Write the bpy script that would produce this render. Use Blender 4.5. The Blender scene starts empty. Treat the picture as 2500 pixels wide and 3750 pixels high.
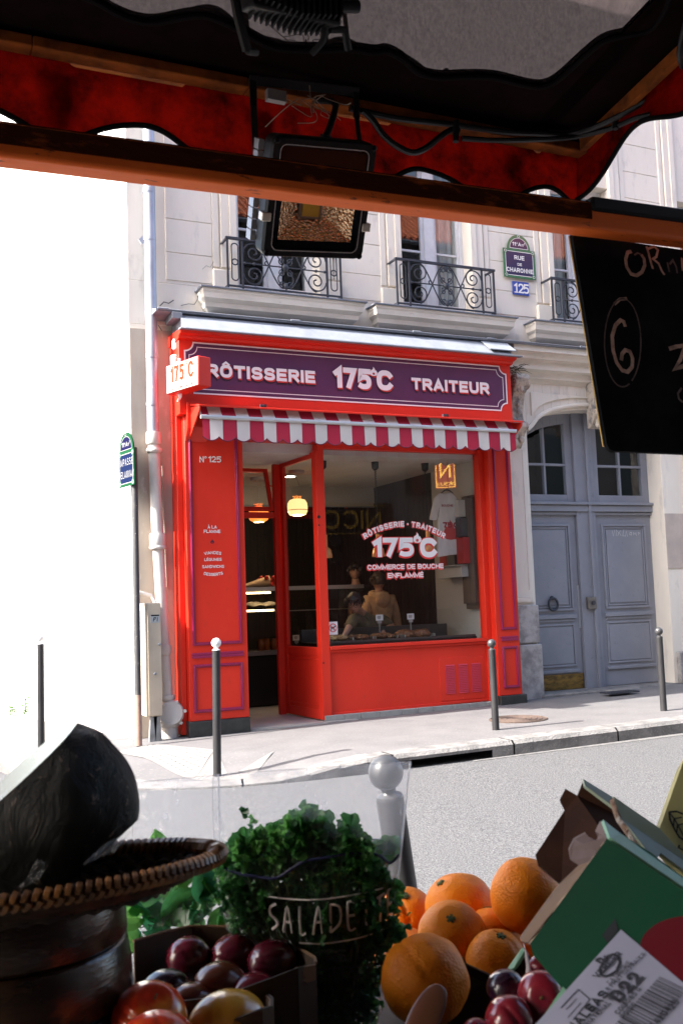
import bpy, bmesh, math, random
from mathutils import Vector, Matrix, noise as mnoise
random.seed(7)
SC = bpy.context.scene
COL = SC.collection
R = math.radians
V = Vector

# ------------------------------------------------------------------ camera
EYE = V((0.0, 0.0, 1.41))
YAW, PITCH, ROLL = R(24.52), R(5.26), R(-2.04)
FWD = V((math.sin(YAW)*math.cos(PITCH), math.cos(YAW)*math.cos(PITCH), math.sin(PITCH)))
_r = V((math.cos(YAW), -math.sin(YAW), 0)); _u = _r.cross(FWD)
RGT = _r*math.cos(ROLL) + _u*math.sin(ROLL)
UPV = -_r*math.sin(ROLL) + _u*math.cos(ROLL)
cam = bpy.data.cameras.new('camera')
cam.sensor_fit = 'HORIZONTAL'; cam.sensor_width = 24.0; cam.lens = 35.0
cam.clip_start = 0.05; cam.clip_end = 1000
cam.dof.use_dof = True; cam.dof.focus_distance = 11.5; cam.dof.aperture_fstop = 18
camo = bpy.data.objects.new('camera', cam); COL.objects.link(camo)
camo.matrix_world = Matrix((RGT, UPV, -FWD)).transposed().to_4x4()
camo.location = EYE
SC.camera = camo

# ------------------------------------------------------------------ light
SUN_EL, SUN_DIR = R(41), R(3.0)           # light travels towards +X and a little towards the street
L = V((math.cos(SUN_EL)*math.cos(SUN_DIR), -math.cos(SUN_EL)*math.sin(SUN_DIR), -math.sin(SUN_EL)))
world = bpy.data.worlds.new('World'); SC.world = world; world.use_nodes = True
wn = world.node_tree
sky = wn.nodes.new('ShaderNodeTexSky'); sky.sky_type = 'NISHITA'; sky.sun_disc = False
sky.sun_elevation = SUN_EL
sky.sun_rotation = math.atan2(-L.x, -L.y)
sky.air_density = 1.0; sky.dust_density = 3.5; sky.ozone_density = 1.0
wn.links.new(sky.outputs[0], wn.nodes['Background'].inputs[0])
wn.nodes['Background'].inputs[1].default_value = 0.15
sun = bpy.data.lights.new('sun', 'SUN'); sun.energy = 3.6; sun.angle = R(0.53); sun.color = (1.0, 0.955, 0.89)
suno = bpy.data.objects.new('sun', sun); COL.objects.link(suno)
suno.rotation_euler = L.to_track_quat('-Z', 'Y').to_euler(); suno.location = (-6, 8, 9)
SC.view_settings.view_transform = 'Standard'; SC.view_settings.look = 'None'
SC.view_settings.gamma = 1; SC.view_settings.exposure = 2.3
SC.cycles.transparent_max_bounces = 32
SC.cycles.max_bounces = 10; SC.cycles.glossy_bounces = 5
SC.cycles.sample_clamp_indirect = 6
SC.cycles.caustics_reflective = False; SC.cycles.caustics_refractive = False

# ------------------------------------------------------------------ measuring helpers (photo pixel on a known plane -> metres)
FPX = 3646.0
def ray(px, py): return FWD + RGT*((px-1250)/FPX) - UPV*((py-1875)/FPX)
def Pt(px, py, Y): d = ray(px, py); return EYE + d*(Y/d.y)
def Pf(px, py, dist): return EYE + ray(px, py)*dist
def Pz(px, py, z): d = ray(px, py); return EYE + d*((z-EYE.z)/d.z)
def Ppl(px, py, p0, n): d = ray(px, py); return EYE + d*((p0-EYE).dot(n)/d.dot(n))
def gz(x): return 0.0135*(x-3.0)
def sm(a, b, x):
    t = max(0, min(1, (x-a)/(b-a))); return t*t*(3-2*t)

# ------------------------------------------------------------------ materials
def nd(t, typ, **kw):
    n = t.nodes.new(typ)
    for k, v in kw.items():
        if k in n.inputs: n.inputs[k].default_value = v
        else: setattr(n, k, v)
    return n
def c4(c): return (c[0], c[1], c[2], 1)
def mat(name, col, rough=.55, col2=None, vs=6.0, lo=.4, hi=.65, bump=0, bs=60, bd=.01, metal=0, coat=0, spec=.5,
        stretch=(1,1,1), col3=None, v3=40, lo3=.55, hi3=.62, emit=None, es=0, trans=0, sheen=0):
    m = bpy.data.materials.new(name); m.use_nodes = True; t = m.node_tree; b = t.nodes['Principled BSDF']
    b.inputs['Base Color'].default_value = c4(col); b.inputs['Roughness'].default_value = rough
    b.inputs['Metallic'].default_value = metal; b.inputs['Coat Weight'].default_value = coat
    b.inputs['Coat Roughness'].default_value = .08
    b.inputs['Specular IOR Level'].default_value = spec
    if sheen: b.inputs['Sheen Weight'].default_value = sheen
    co = None
    def coord():
        nonlocal co
        if co is None:
            tc = nd(t, 'ShaderNodeTexCoord'); mp = nd(t, 'ShaderNodeMapping'); mp.inputs['Scale'].default_value = stretch
            t.links.new(tc.outputs['Object'], mp.inputs[0]); co = mp.outputs[0]
        return co
    src = None
    def layer(prev, c, scale, lo, hi, det=6):
        n = nd(t, 'ShaderNodeTexNoise', Scale=scale, Detail=det, Roughness=.62); t.links.new(coord(), n.inputs['Vector'])
        r = nd(t, 'ShaderNodeMapRange'); r.inputs[1].default_value = lo; r.inputs[2].default_value = hi
        t.links.new(n.outputs[0], r.inputs[0])
        x = nd(t, 'ShaderNodeMix', data_type='RGBA'); t.links.new(r.outputs[0], x.inputs[0])
        if isinstance(prev, tuple): x.inputs[6].default_value = c4(prev)
        else: t.links.new(prev, x.inputs[6])
        x.inputs[7].default_value = c4(c); return x.outputs[2]
    if col2: src = layer(tuple(col), col2, vs, lo, hi)
    if col3: src = layer(src or tuple(col), col3, v3, lo3, hi3)
    if src: t.links.new(src, b.inputs['Base Color'])
    if bump:
        n = nd(t, 'ShaderNodeTexNoise', Scale=bs, Detail=5); t.links.new(coord(), n.inputs['Vector'])
        bp = nd(t, 'ShaderNodeBump', Strength=bump, Distance=bd); t.links.new(n.outputs[0], bp.inputs['Height'])
        t.links.new(bp.outputs[0], b.inputs['Normal'])
    if emit: b.inputs['Emission Color'].default_value = c4(emit); b.inputs['Emission Strength'].default_value = es
    return m
def glass_mat(name, tint=(1,1,1), ior=1.6, haze=0, rough=0.0, mul=1.0, hazecol=(.8,.8,.8), bump=0, bs=8, streak=0):
    m = bpy.data.materials.new(name); m.use_nodes = True; t = m.node_tree; t.nodes.clear()
    out = nd(t, 'ShaderNodeOutputMaterial'); tr = nd(t, 'ShaderNodeBsdfTransparent'); tr.inputs[0].default_value = c4(tint)
    gl = nd(t, 'ShaderNodeBsdfGlossy'); gl.inputs['Roughness'].default_value = rough
    fr = nd(t, 'ShaderNodeFresnel'); fr.inputs[0].default_value = ior
    ml = nd(t, 'ShaderNodeMath', operation='MULTIPLY'); ml.inputs[1].default_value = mul; ml.use_clamp = True
    geo = nd(t, 'ShaderNodeNewGeometry')
    bf = nd(t, 'ShaderNodeMix', data_type='FLOAT'); bf.inputs[2].default_value = ior; bf.inputs[3].default_value = 1/ior
    t.links.new(geo.outputs['Backfacing'], bf.inputs[0]); t.links.new(bf.outputs[0], fr.inputs[0])     # a thin sheet looks the same from both sides
    t.links.new(fr.outputs[0], ml.inputs[0])
    mx = nd(t, 'ShaderNodeMixShader'); t.links.new(ml.outputs[0], mx.inputs[0])
    base = tr.outputs[0]
    if haze:
        df = nd(t, 'ShaderNodeBsdfDiffuse'); df.inputs[0].default_value = c4(hazecol)
        tl = nd(t, 'ShaderNodeBsdfTranslucent'); tl.inputs[0].default_value = c4(hazecol)
        a = nd(t, 'ShaderNodeMixShader'); a.inputs[0].default_value = .95
        t.links.new(df.outputs[0], a.inputs[1]); t.links.new(tl.outputs[0], a.inputs[2])
        tc = nd(t, 'ShaderNodeTexCoord'); mp = nd(t, 'ShaderNodeMapping'); mp.inputs['Scale'].default_value = (1, 1, .25)
        n = nd(t, 'ShaderNodeTexNoise', Scale=18, Detail=6)
        t.links.new(tc.outputs['Object'], mp.inputs[0]); t.links.new(mp.outputs[0], n.inputs['Vector'])
        r = nd(t, 'ShaderNodeMapRange'); r.inputs[1].default_value = .3; r.inputs[2].default_value = .75
        r.inputs[3].default_value = haze*.6; r.inputs[4].default_value = haze*1.7
        t.links.new(n.outputs[0], r.inputs[0])
        hz = r.outputs[0]
        if streak:                       # pale highlight streaks along creases, put into the film's haze
            mp2 = nd(t, 'ShaderNodeMapping'); mp2.inputs['Scale'].default_value = (1, 1, .13); mp2.inputs['Rotation'].default_value = (0, .12, 0); n3 = nd(t, 'ShaderNodeTexNoise', Scale=75, Detail=5, Roughness=.6, Distortion=.6)
            t.links.new(tc.outputs['Object'], mp2.inputs[0]); t.links.new(mp2.outputs[0], n3.inputs['Vector'])
            r3 = nd(t, 'ShaderNodeMapRange'); r3.inputs[1].default_value = .60; r3.inputs[2].default_value = .74; r3.inputs[3].default_value = 0; r3.inputs[4].default_value = streak
            ad = nd(t, 'ShaderNodeMath', operation='ADD'); ad.use_clamp = True; t.links.new(n3.outputs[0], r3.inputs[0]); t.links.new(hz, ad.inputs[0]); t.links.new(r3.outputs[0], ad.inputs[1]); hz = ad.outputs[0]
        h = nd(t, 'ShaderNodeMixShader'); t.links.new(hz, h.inputs[0])
        t.links.new(tr.outputs[0], h.inputs[1]); t.links.new(a.outputs[0], h.inputs[2]); base = h.outputs[0]
    if bump:
        tc2 = nd(t, 'ShaderNodeTexCoord'); n2 = nd(t, 'ShaderNodeTexNoise', Scale=bs, Detail=4)
        t.links.new(tc2.outputs['Object'], n2.inputs['Vector'])
        bp = nd(t, 'ShaderNodeBump', Strength=bump, Distance=.02); t.links.new(n2.outputs[0], bp.inputs['Height'])
        t.links.new(bp.outputs[0], gl.inputs['Normal'])
    t.links.new(base, mx.inputs[1]); t.links.new(gl.outputs[0], mx.inputs[2]); t.links.new(mx.outputs[0], out.inputs[0])
    return m
def translucent_mat(name, col, col2, scale=14, fac=.6, col3=None):
    m = bpy.data.materials.new(name); m.use_nodes = True; t = m.node_tree; t.nodes.clear()
    out = nd(t, 'ShaderNodeOutputMaterial')
    tc = nd(t, 'ShaderNodeTexCoord'); n = nd(t, 'ShaderNodeTexNoise', Scale=scale, Detail=8, Roughness=.7)
    t.links.new(tc.outputs['Object'], n.inputs['Vector'])
    r = nd(t, 'ShaderNodeMapRange'); r.inputs[1].default_value = .38; r.inputs[2].default_value = .66
    t.links.new(n.outputs[0], r.inputs[0])
    x = nd(t, 'ShaderNodeMix', data_type='RGBA'); x.inputs[6].default_value = c4(col); x.inputs[7].default_value = c4(col2)
    t.links.new(r.outputs[0], x.inputs[0])
    df = nd(t, 'ShaderNodeBsdfDiffuse'); tl = nd(t, 'ShaderNodeBsdfTranslucent')
    t.links.new(x.outputs[2], df.inputs[0]); t.links.new(x.outputs[2], tl.inputs[0])
    mx = nd(t, 'ShaderNodeMixShader'); mx.inputs[0].default_value = fac
    t.links.new(df.outputs[0], mx.inputs[1]); t.links.new(tl.outputs[0], mx.inputs[2]); t.links.new(mx.outputs[0], out.inputs[0])
    return m

# ------------------------------------------------------------------ mesh builder
class MB:
    def __init__(s): s.v = []; s.f = []; s.m = []; s.cur = 0
    def face(s, pts):
        i = len(s.v); s.v += [V(p) for p in pts]; s.f.append(list(range(i, i+len(pts)))); s.m.append(s.cur)
    def add(s, vs, fs):
        i = len(s.v); s.v += [V(p) for p in vs]
        for f in fs: s.f.append([i+k for k in f]); s.m.append(s.cur)
    def box(s, x0, x1, y0, y1, z0, z1): s.obox(V(((x0+x1)/2, (y0+y1)/2, (z0+z1)/2)), V((abs(x1-x0)/2,0,0)), V((0,abs(y1-y0)/2,0)), V((0,0,abs(z1-z0)/2)))
    def obox(s, c, a, b, d):
        vs = [c+a*i+b*j+d*k for i in (-1,1) for j in (-1,1) for k in (-1,1)]
        s.add(vs, [(0,1,3,2),(4,6,7,5),(0,4,5,1),(2,3,7,6),(0,2,6,4),(1,5,7,3)])
    def prism(s, poly, ext):
        n = len(poly); poly = [V(p) for p in poly]; ext = V(ext); i = len(s.v)
        s.v += poly + [p+ext for p in poly]
        fs = [list(range(n))[::-1], list(range(n, 2*n))] + [[k, (k+1) % n, n+(k+1) % n, n+k] for k in range(n)]
        for f in fs: s.f.append([i+k for k in f]); s.m.append(s.cur)
    def grid(s, fn, nu, nv, closeu=False, closev=False):
        i = len(s.v)
        cu = nu if closeu else nu+1; cv = nv if closev else nv+1
        for a in range(cu):
            for b in range(cv): s.v.append(V(fn(a/nu, b/nv)))
        for a in range(nu):
            for b in range(nv):
                a2 = (a+1) % cu; b2 = (b+1) % cv
                s.f.append([i+a*cv+b, i+a2*cv+b, i+a2*cv+b2, i+a*cv+b2]); s.m.append(s.cur)
    def tube(s, pts, r, n=8, closed=False, caps=True, flat=1.0):
        pts = [V(p) for p in pts]; N = len(pts); i = len(s.v)
        rr = r if isinstance(r, (list, tuple)) else [r]*N
        up = None
        for k in range(N):
            if closed: t = pts[(k+1) % N]-pts[k-1]
            else: t = pts[min(k+1, N-1)]-pts[max(k-1, 0)]
            t = t.normalized() if t.length > 1e-9 else V((0,0,1))
            if up is None:
                up = V((0,0,1)) if abs(t.z) < .9 else V((1,0,0))
            a = (up - t*up.dot(t)); a = a.normalized() if a.length > 1e-6 else t.orthogonal().normalized()
            up = a; b = t.cross(a)
            for j in range(n):
                q = 2*math.pi*j/n; s.v.append(pts[k] + a*math.cos(q)*rr[k] + b*math.sin(q)*rr[k]*flat)
        segs = N if closed else N-1
        for k in range(segs):
            k2 = (k+1) % N
            for j in range(n):
                j2 = (j+1) % n; s.f.append([i+k*n+j, i+k*n+j2, i+k2*n+j2, i+k2*n+j]); s.m.append(s.cur)
        if caps and not closed:
            s.f.append([i+j for j in range(n)][::-1]); s.m.append(s.cur)
            s.f.append([i+(N-1)*n+j for j in range(n)]); s.m.append(s.cur)
    def lathe(s, prof, c, n=24, ax=None, caps=True):
        c = V(c); ax = (V(ax) if ax else V((0,0,1))).normalized(); a = ax.orthogonal().normalized(); b = ax.cross(a); i = len(s.v); N = len(prof)
        for (r, z) in prof:
            for j in range(n):
                q = 2*math.pi*j/n; s.v.append(c + ax*z + (a*math.cos(q)+b*math.sin(q))*r)
        for k in range(N-1):
            for j in range(n):
                j2 = (j+1) % n; s.f.append([i+k*n+j, i+k*n+j2, i+(k+1)*n+j2, i+(k+1)*n+j]); s.m.append(s.cur)
        if caps:
            for k in (0, N-1):
                if prof[k][0] > 1e-5: s.f.append([i+k*n+j for j in range(n)]); s.m.append(s.cur)
    def ball(s, c, r, nu=16, nv=10, sc=(1,1,1), fn=None):
        c = V(c)
        def g(u, v):
            a = u*2*math.pi; b = (v-.5)*math.pi
            d = V((math.cos(a)*math.cos(b), math.sin(a)*math.cos(b), math.sin(b)))
            k = fn(d) if fn else 1.0
            return c + V((d.x*sc[0], d.y*sc[1], d.z*sc[2]))*r*k
        s.grid(g, nu, nv, closeu=True)
    def build(s, name, mats, parent=None, smooth=40, bev=0, recalc=True, local=False, weld=False, sub=0):
        me = bpy.data.meshes.new(name); me.from_pydata([tuple(p) for p in s.v], [], s.f)
        if not isinstance(mats, (list, tuple)): mats = [mats]
        for m in mats: me.materials.append(m)
        me.polygons.foreach_set('material_index', s.m)
        if recalc or weld:
            bm = bmesh.new(); bm.from_mesh(me)
            if weld: bmesh.ops.remove_doubles(bm, verts=bm.verts, dist=1e-5)
            bmesh.ops.recalc_face_normals(bm, faces=bm.faces); bm.to_mesh(me); bm.free()
        if smooth:
            me.shade_smooth()
            if smooth < 180: me.set_sharp_from_angle(angle=R(smooth))
        me.update()
        o = bpy.data.objects.new(name, me); COL.objects.link(o)
        if parent:
            o.parent = parent
            if not local: o.matrix_parent_inverse = WM[parent.name].inverted()
        if bev:
            b = o.modifiers.new('bevel', 'BEVEL'); b.width = bev; b.segments = 2; b.limit_method = 'ANGLE'; b.angle_limit = R(40)
        if sub:
            b = o.modifiers.new('sub', 'SUBSURF'); b.levels = sub; b.render_levels = sub
        WM[o.name] = Matrix.Identity(4) if not local else None
        return o
WM = {}
def tag(o, label=None, cat=None, group=None, kind=None):
    if label: o['label'] = label
    if cat: o['category'] = cat
    if group: o['group'] = group
    if kind: o['kind'] = kind
    return o
def thing(name, label, cat, loc=(0,0,0), group=None):
    o = bpy.data.objects.new(name, None); COL.objects.link(o); o.location = loc; o.empty_display_size = .1
    WM[o.name] = Matrix.Translation(V(loc)); return tag(o, label, cat, group)
def struct(o): o['kind'] = 'structure'; return o
def copy_tree(o, loc, label=None, rotz=None, scale=None):
    r = o.copy(); COL.objects.link(r); r.location = loc
    if rotz is not None: r.rotation_euler[2] = rotz
    if scale: r.scale = (scale,)*3
    if label: r['label'] = label
    for ch in list(o.children):
        c = ch.copy(); COL.objects.link(c); c.parent = r; c.matrix_parent_inverse = ch.matrix_parent_inverse
        for g in list(ch.children):
            d = g.copy(); COL.objects.link(d); d.parent = c; d.matrix_parent_inverse = g.matrix_parent_inverse
    return r

# ------------------------------------------------------------------ lettering (drawn strokes)
def arc(cx, cy, rx, ry, a0, a1, n=14, e=2.5):
    out = []
    for k in range(n+1):
        a = R(a0+(a1-a0)*k/n); c, s = math.cos(a), math.sin(a)
        out.append((cx+rx*math.copysign(abs(c)**(2/e), c), cy+ry*math.copysign(abs(s)**(2/e), s)))
    return out
GL = {
 'A': (1.1, [[(0,0),(.5,1),(1,0)], [(.2,.27),(.8,.27)]]),
 'B': (1.0, [[(0,0),(0,1),(.6,1)]+arc(.6,.76,.33,.24,90,-90,8)+[(0,.52)], [(0,.52),(.65,.52)]+arc(.65,.26,.35,.26,90,-90,8)+[(0,0)]]),
 'C': (1.05, [arc(.5,.5,.5,.5,38,322,26)]),
 'D': (1.08, [[(0,0),(0,1),(.45,1)]+arc(.45,.5,.55,.5,90,-90,16)+[(0,0),(0,.02)]]),
 'E': (.92, [[(1,1),(0,1),(0,0),(1,0)], [(0,.5),(.9,.5)]]),
 'F': (.88, [[(1,1),(0,1),(0,0)], [(0,.5),(.9,.5)]]),
 'G': (1.1, [arc(.5,.5,.5,.5,38,318,26)+[(.98,.42),(.6,.42)]]),
 'H': (1.05, [[(0,0),(0,1)], [(1,0),(1,1)], [(0,.5),(1,.5)]]),
 'I': (.0, [[(0,0),(0,1)]]),
 'J': (.8, [[(1,1),(1,.35)]+arc(.5,.32,.5,.32,0,-180,12)]),
 'K': (1.0, [[(0,0),(0,1)], [(1,1),(.06,.42)], [(.3,.58),(1,0)]]),
 'L': (.85, [[(0,1),(0,0),(1,0)]]),
 'M': (1.3, [[(0,0),(0,1),(.5,.1),(1,1),(1,0)]]),
 'N': (1.05, [[(0,0),(0,1),(1,0),(1,1)]]),
 'O': (1.12, ['c'+'', arc(.5,.5,.5,.5,0,360,32)[:-1]]),
 'P': (.98, [[(0,0),(0,1),(.6,1)]+arc(.6,.71,.4,.29,90,-90,10)+[(0,.42)]]),
 'Q': (1.12, ['c', arc(.5,.5,.5,.5,0,360,32)[:-1], [(.6,.3),(1,0)]]),
 'R': (1.02, [[(0,0),(0,1),(.6,1)]+arc(.6,.73,.38,.27,90,-90,10)+[(0,.46)], [(.5,.46),(1,0)]]),
 'S': (1.0, [arc(.5,.755,.47,.245,25,270,16)[:-1]+[(.5,.505)]+arc(.5,.25,.5,.25,90,-155,16)[1:]]),
 'T': (1.0, [[(0,1),(1,1)], [(.5,1),(.5,0)]]),
 'U': (1.05, [[(0,1),(0,.42)]+arc(.5,.4,.5,.4,180,360,16)+[(1,1)]]),
 'V': (1.1, [[(0,1),(.5,0),(1,1)]]),
 'W': (1.5, [[(0,1),(.26,0),(.5,.9),(.74,0),(1,1)]]),
 'X': (1.05, [[(0,0),(1,1)], [(0,1),(1,0)]]),
 'Y': (1.05, [[(0,1),(.5,.48),(1,1)], [(.5,.48),(.5,0)]]),
 'Z': (1.0, [[(0,1),(1,1),(0,0),(1,0)]]),
 '0': (1.0, ['c', arc(.5,.5,.5,.5,0,360,32)[:-1]]),
 '1': (.42, [[(0,.8),(.95,1.0),(.95,0)]]),
 '2': (.95, [arc(.5,.7,.48,.3,165,-30,14)+[(0,0),(1,0)]]),
 '3': (.95, [arc(.48,.75,.46,.25,150,-90,14), arc(.48,.26,.52,.26,90,-150,14)]),
 '4': (1.0, [[(.75,0),(.75,1),(0,.3),(1,.3)]]),
 '5': (1.0, [[(.95,1),(.13,1),(.07,.55)]+arc(.47,.315,.53,.315,112,-128,18)]),
 '6': (.95, [arc(.5,.5,.5,.5,50,180,10)+arc(.5,.3,.5,.3,180,540,24)[1:]]),
 '7': (.92, [[(0,1),(1,1),(.38,0)]]),
 '8': (.95, ['c', arc(.5,.75,.44,.25,-90,270,20)[:-1], 'c', arc(.5,.26,.5,.26,90,450,20)[:-1]]),
 '9': (.95, [arc(.5,.5,.5,.5,230,360,10)+arc(.5,.7,.5,.3,0,360,24)[1:]]),
 '-': (.5, [[(0,.45),(1,.45)]]), '.': (0, [[(0,0),(0,.06)]]), '·': (0, [[(0,.46),(0,.54)]]), "'": (0, [[(0,.8),(0,1)]]),
}
ACC = {'Ô': ('O', [[(.2,1.2),(.5,1.42),(.8,1.2)]]), 'É': ('E', [[(.4,1.2),(.7,1.42)]]), 'À': ('A', [[(.3,1.42),(.6,1.2)]]), 'È': ('E', [[(.3,1.42),(.6,1.2)]])}
def ribbon(mb, pts, w, M, closed=False, depth=0):
    n = len(pts); pts = [V((p[0], p[1])) for p in pts]; Lf, Rt = [], []
    for k in range(n):
        if closed: a, b, c = pts[k-1], pts[k], pts[(k+1) % n]
        else: a, b, c = pts[max(k-1, 0)], pts[k], pts[min(k+1, n-1)]
        d1 = (b-a) if (b-a).length > 1e-9 else (c-b); d2 = (c-b) if (c-b).length > 1e-9 else (b-a)
        d1 = d1.normalized(); d2 = d2.normalized()
        n1 = V((-d1.y, d1.x)); n2 = V((-d2.y, d2.x)); m = n1+n2
        m = m.normalized() if m.length > 1e-4 else n1
        k2 = 1/max(.45, m.dot(n1)); e = V((0,0))
        off = m*(w/2*k2)
        if not closed and k == 0: e = -d2*0
        Lf.append(b+off+e); Rt.append(b-off+e)
    i = len(mb.v)
    segs = n if closed else n-1
    for k in range(segs):                # every step a hair above the last, so folds at sharp corners never coincide
        k2 = (k+1) % n; e = (k % 5)*w*.0012
        mb.face([M(Lf[k], e), M(Rt[k], e), M(Rt[k2], e), M(Lf[k2], e)])
    if depth:
        i = len(mb.v)
        for k in range(n): mb.v += [M(Lf[k], 0), M(Rt[k], 0)]
    if depth:
        j = len(mb.v)
        for k in range(n): mb.v += [M(Lf[k], -depth), M(Rt[k], -depth)]
        for k in range(segs):
            k2 = (k+1) % n
            mb.f.append([i+2*k, i+2*k2, j+2*k2, j+2*k]); mb.m.append(mb.cur)
            mb.f.append([i+2*k+1, j+2*k+1, j+2*k2+1, i+2*k2+1]); mb.m.append(mb.cur)
        if not closed:
            for k in (0, n-1): mb.f.append([i+2*k, i+2*k+1, j+2*k+1, j+2*k]); mb.m.append(mb.cur)
def text_width(s, h, w, sx, track):
    t = 0
    for ch in s:
        if ch == ' ': t += .55*sx; continue
        if ch == '°': t += .42+track; continue
        g = ACC[ch][0] if ch in ACC else ch; t += GL[g][0]*sx*(1-w)+w+track
    return (t-track)*h
def text(mb, s, o, ux, uy, h, w=.22, sx=1.0, track=.13, align='c', bow=None, depth=0, grow=0.0, lift=0.0, slant=0.0):
    """letters of height h along ux, starting at o; bow = radius of an arc (positive bows up)."""
    o = V(o); ux = V(ux).normalized(); uy = V(uy).normalized(); nz = ux.cross(uy).normalized()
    W = text_width(s, h, w, sx, track); x = {'c': -W/2, 'l': 0, 'r': -W}[align]; cnt = 0
    for ch in s:
        if ch == ' ': x += .55*sx*h; continue
        if ch == '°': x += (.42+track)*h; continue
        g = ACC[ch][0] if ch in ACC else ch
        gw, st = GL[g]; gw = gw*sx*(1-w); strokes = []; cl = False
        for e in st:
            if isinstance(e, str): cl = True; continue
            strokes.append((e, cl)); cl = False
        na = len(strokes)
        if ch in ACC: strokes += [(e, False) for e in ACC[ch][1]]
        cx = x+(gw+w)*h/2
        if bow:
            th = cx/bow; px = math.sin(th)*bow; py = (math.cos(th)-1)*bow; ca, sa = math.cos(-th), math.sin(-th)
        else: px, py, ca, sa = cx, 0, 1, 0
        for si, (e, closed) in enumerate(strokes):
            ws = w*.62 if si >= na else w
            eps = (cnt % 7)*0.00012*max(1, h*3); cnt += 1
            P = [(w/2*h+(p[0])*gw*h-(gw+w)*h/2+slant*p[1]*h, w/2*h+p[1]*(1-w)*h) for p in e]
            if not closed:      # square the ends out to the letter's edge
                def ext(a, b, sgn):
                    d = V(a)-V(b); d = d.normalized() if d.length > 1e-9 else V((0,0)); return tuple(V(a)+d*ws*h*.5)
                if not (ch in 'CGS3569269' ) or True: P[0] = ext(P[0], P[1], 1); P[-1] = ext(P[-1], P[-2], 1)
            def M(q, dz):
                qx = px+q[0]*ca-q[1]*sa; qy = py+q[0]*sa+q[1]*ca
                return o+ux*qx+uy*qy+nz*(dz+eps+lift)
            ribbon(mb, P, ws*h+grow*2, M, closed, depth)
        x += (gw+w+track)*h
    return W
def flame(mb, o, ux, uy, h, depth=0, hole=True, lift=0):
    o = V(o); ux = V(ux).normalized(); uy = V(uy).normalized(); nz = ux.cross(uy).normalized()
    out = [(0,0),(.28,.04),(.42,.2),(.42,.4),(.3,.62),(.2,.56),(.14,.8),(-.04,1.0),(-.05,.78),(-.2,.62),(-.26,.68),(-.4,.4),(-.42,.2),(-.28,.04)]
    inn = [(0.12*math.cos(a), .24+.14*math.sin(a)) for a in [R(-90+360*k/14) for k in range(14)]]
    n = len(out); i = len(mb.v)
    for p in out: mb.v.append(o+ux*p[0]*h+uy*p[1]*h+nz*lift)
    if hole:
        for p in inn: mb.v.append(o+ux*p[0]*h*1.2+uy*p[1]*h+nz*lift)
        for k in range(n): mb.f.append([i+k, i+(k+1) % n, i+n+(k+1) % n, i+n+k]); mb.m.append(mb.cur)
    else: mb.f.append([i+k for k in range(n)]); mb.m.append(mb.cur)
def stroke(mb, pts, w, o, ux, uy, lift=0.0, closed=False):
    o = V(o); ux = V(ux).normalized(); uy = V(uy).normalized(); nz = ux.cross(uy).normalized()
    ribbon(mb, pts, w, lambda q, dz: o+ux*q[0]+uy*q[1]+nz*(dz+lift), closed)
UX, UY, UZ = V((1,0,0)), V((0,1,0)), V((0,0,1))
# ------------------------------------------------------------------ shared materials
M_asph = mat('asphalt', (.11,.11,.113), .85, (.04,.04,.043), 75, .42, .60, bump=.7, bs=110, bd=.012, col3=(.34,.32,.30), v3=120, lo3=.61, hi3=.69)
M_pave = mat('pavement_asphalt', (.130,.125,.126), .85, (.098,.095,.097), 2.2, .35, .68, bump=.3, bs=90, bd=.006, col3=(.18,.175,.172), v3=40, lo3=.56, hi3=.7)
M_kerb = mat('granite', (.20,.192,.185), .8, (.11,.107,.104), 6, .4, .65, bump=.7, bs=50, bd=.015, col3=(.28,.265,.25), v3=70, lo3=.58, hi3=.7)
M_dark = mat('soot_black', (.006,.006,.006), .8)
M_stone = mat('painted_stone', (.78,.72,.63), .8, (.70,.65,.57), 2.2, .4, .7, bump=.12, bs=40, bd=.01, stretch=(1,1,.35), col3=(.47,.44,.405), v3=5, lo3=.57, hi3=.82)
M_trim = mat('stone_moulding', (.70,.65,.575), .8, (.58,.53,.465), 5, .42, .68, bump=.15, bs=60, bd=.01, stretch=(.5,1,1.4), col3=(.36,.33,.30), v3=9, lo3=.66, hi3=.8)
M_flank = mat('white_render', (.80,.79,.76), .85, (.74,.73,.70), 1.5, .4, .7, bump=.1, bs=25, bd=.01)
M_beige = mat('beige_render', (.48,.42,.35), .85, (.40,.345,.29), 2.5, .4, .7, bump=.15, bs=45, bd=.01, stretch=(1,1,.4), col3=(.66,.61,.56), v3=7, lo3=.6, hi3=.75)
M_lead = mat('lead_flashing', (.17,.19,.23), .55, (.25,.27,.31), 8, .4, .7, bump=.2, bs=20, bd=.01, metal=.2)
M_zinc = mat('white_zinc', (.215,.232,.265), .8, (.17,.185,.215), 5, .45, .75, stretch=(1,1,.4), spec=.1, col3=(.14,.145,.16), v3=14, lo3=.66, hi3=.75)
M_iron = mat('wrought_iron', (.022,.026,.038), .5, (.05,.05,.055), 30, .5, .7)
M_winw = mat('window_paint', (.68,.68,.70), .5, (.58,.58,.60), 6, .4, .7)
M_glass = glass_mat('window_glass', (.90,.93,.92), 1.5, mul=1.9)
M_curt = mat('curtain_linen', (.55,.55,.53), .9, stretch=(9,1,.2), col2=(.40,.40,.39), vs=3)
M_room = mat('dark_room', (.035,.034,.033), .9)

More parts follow.
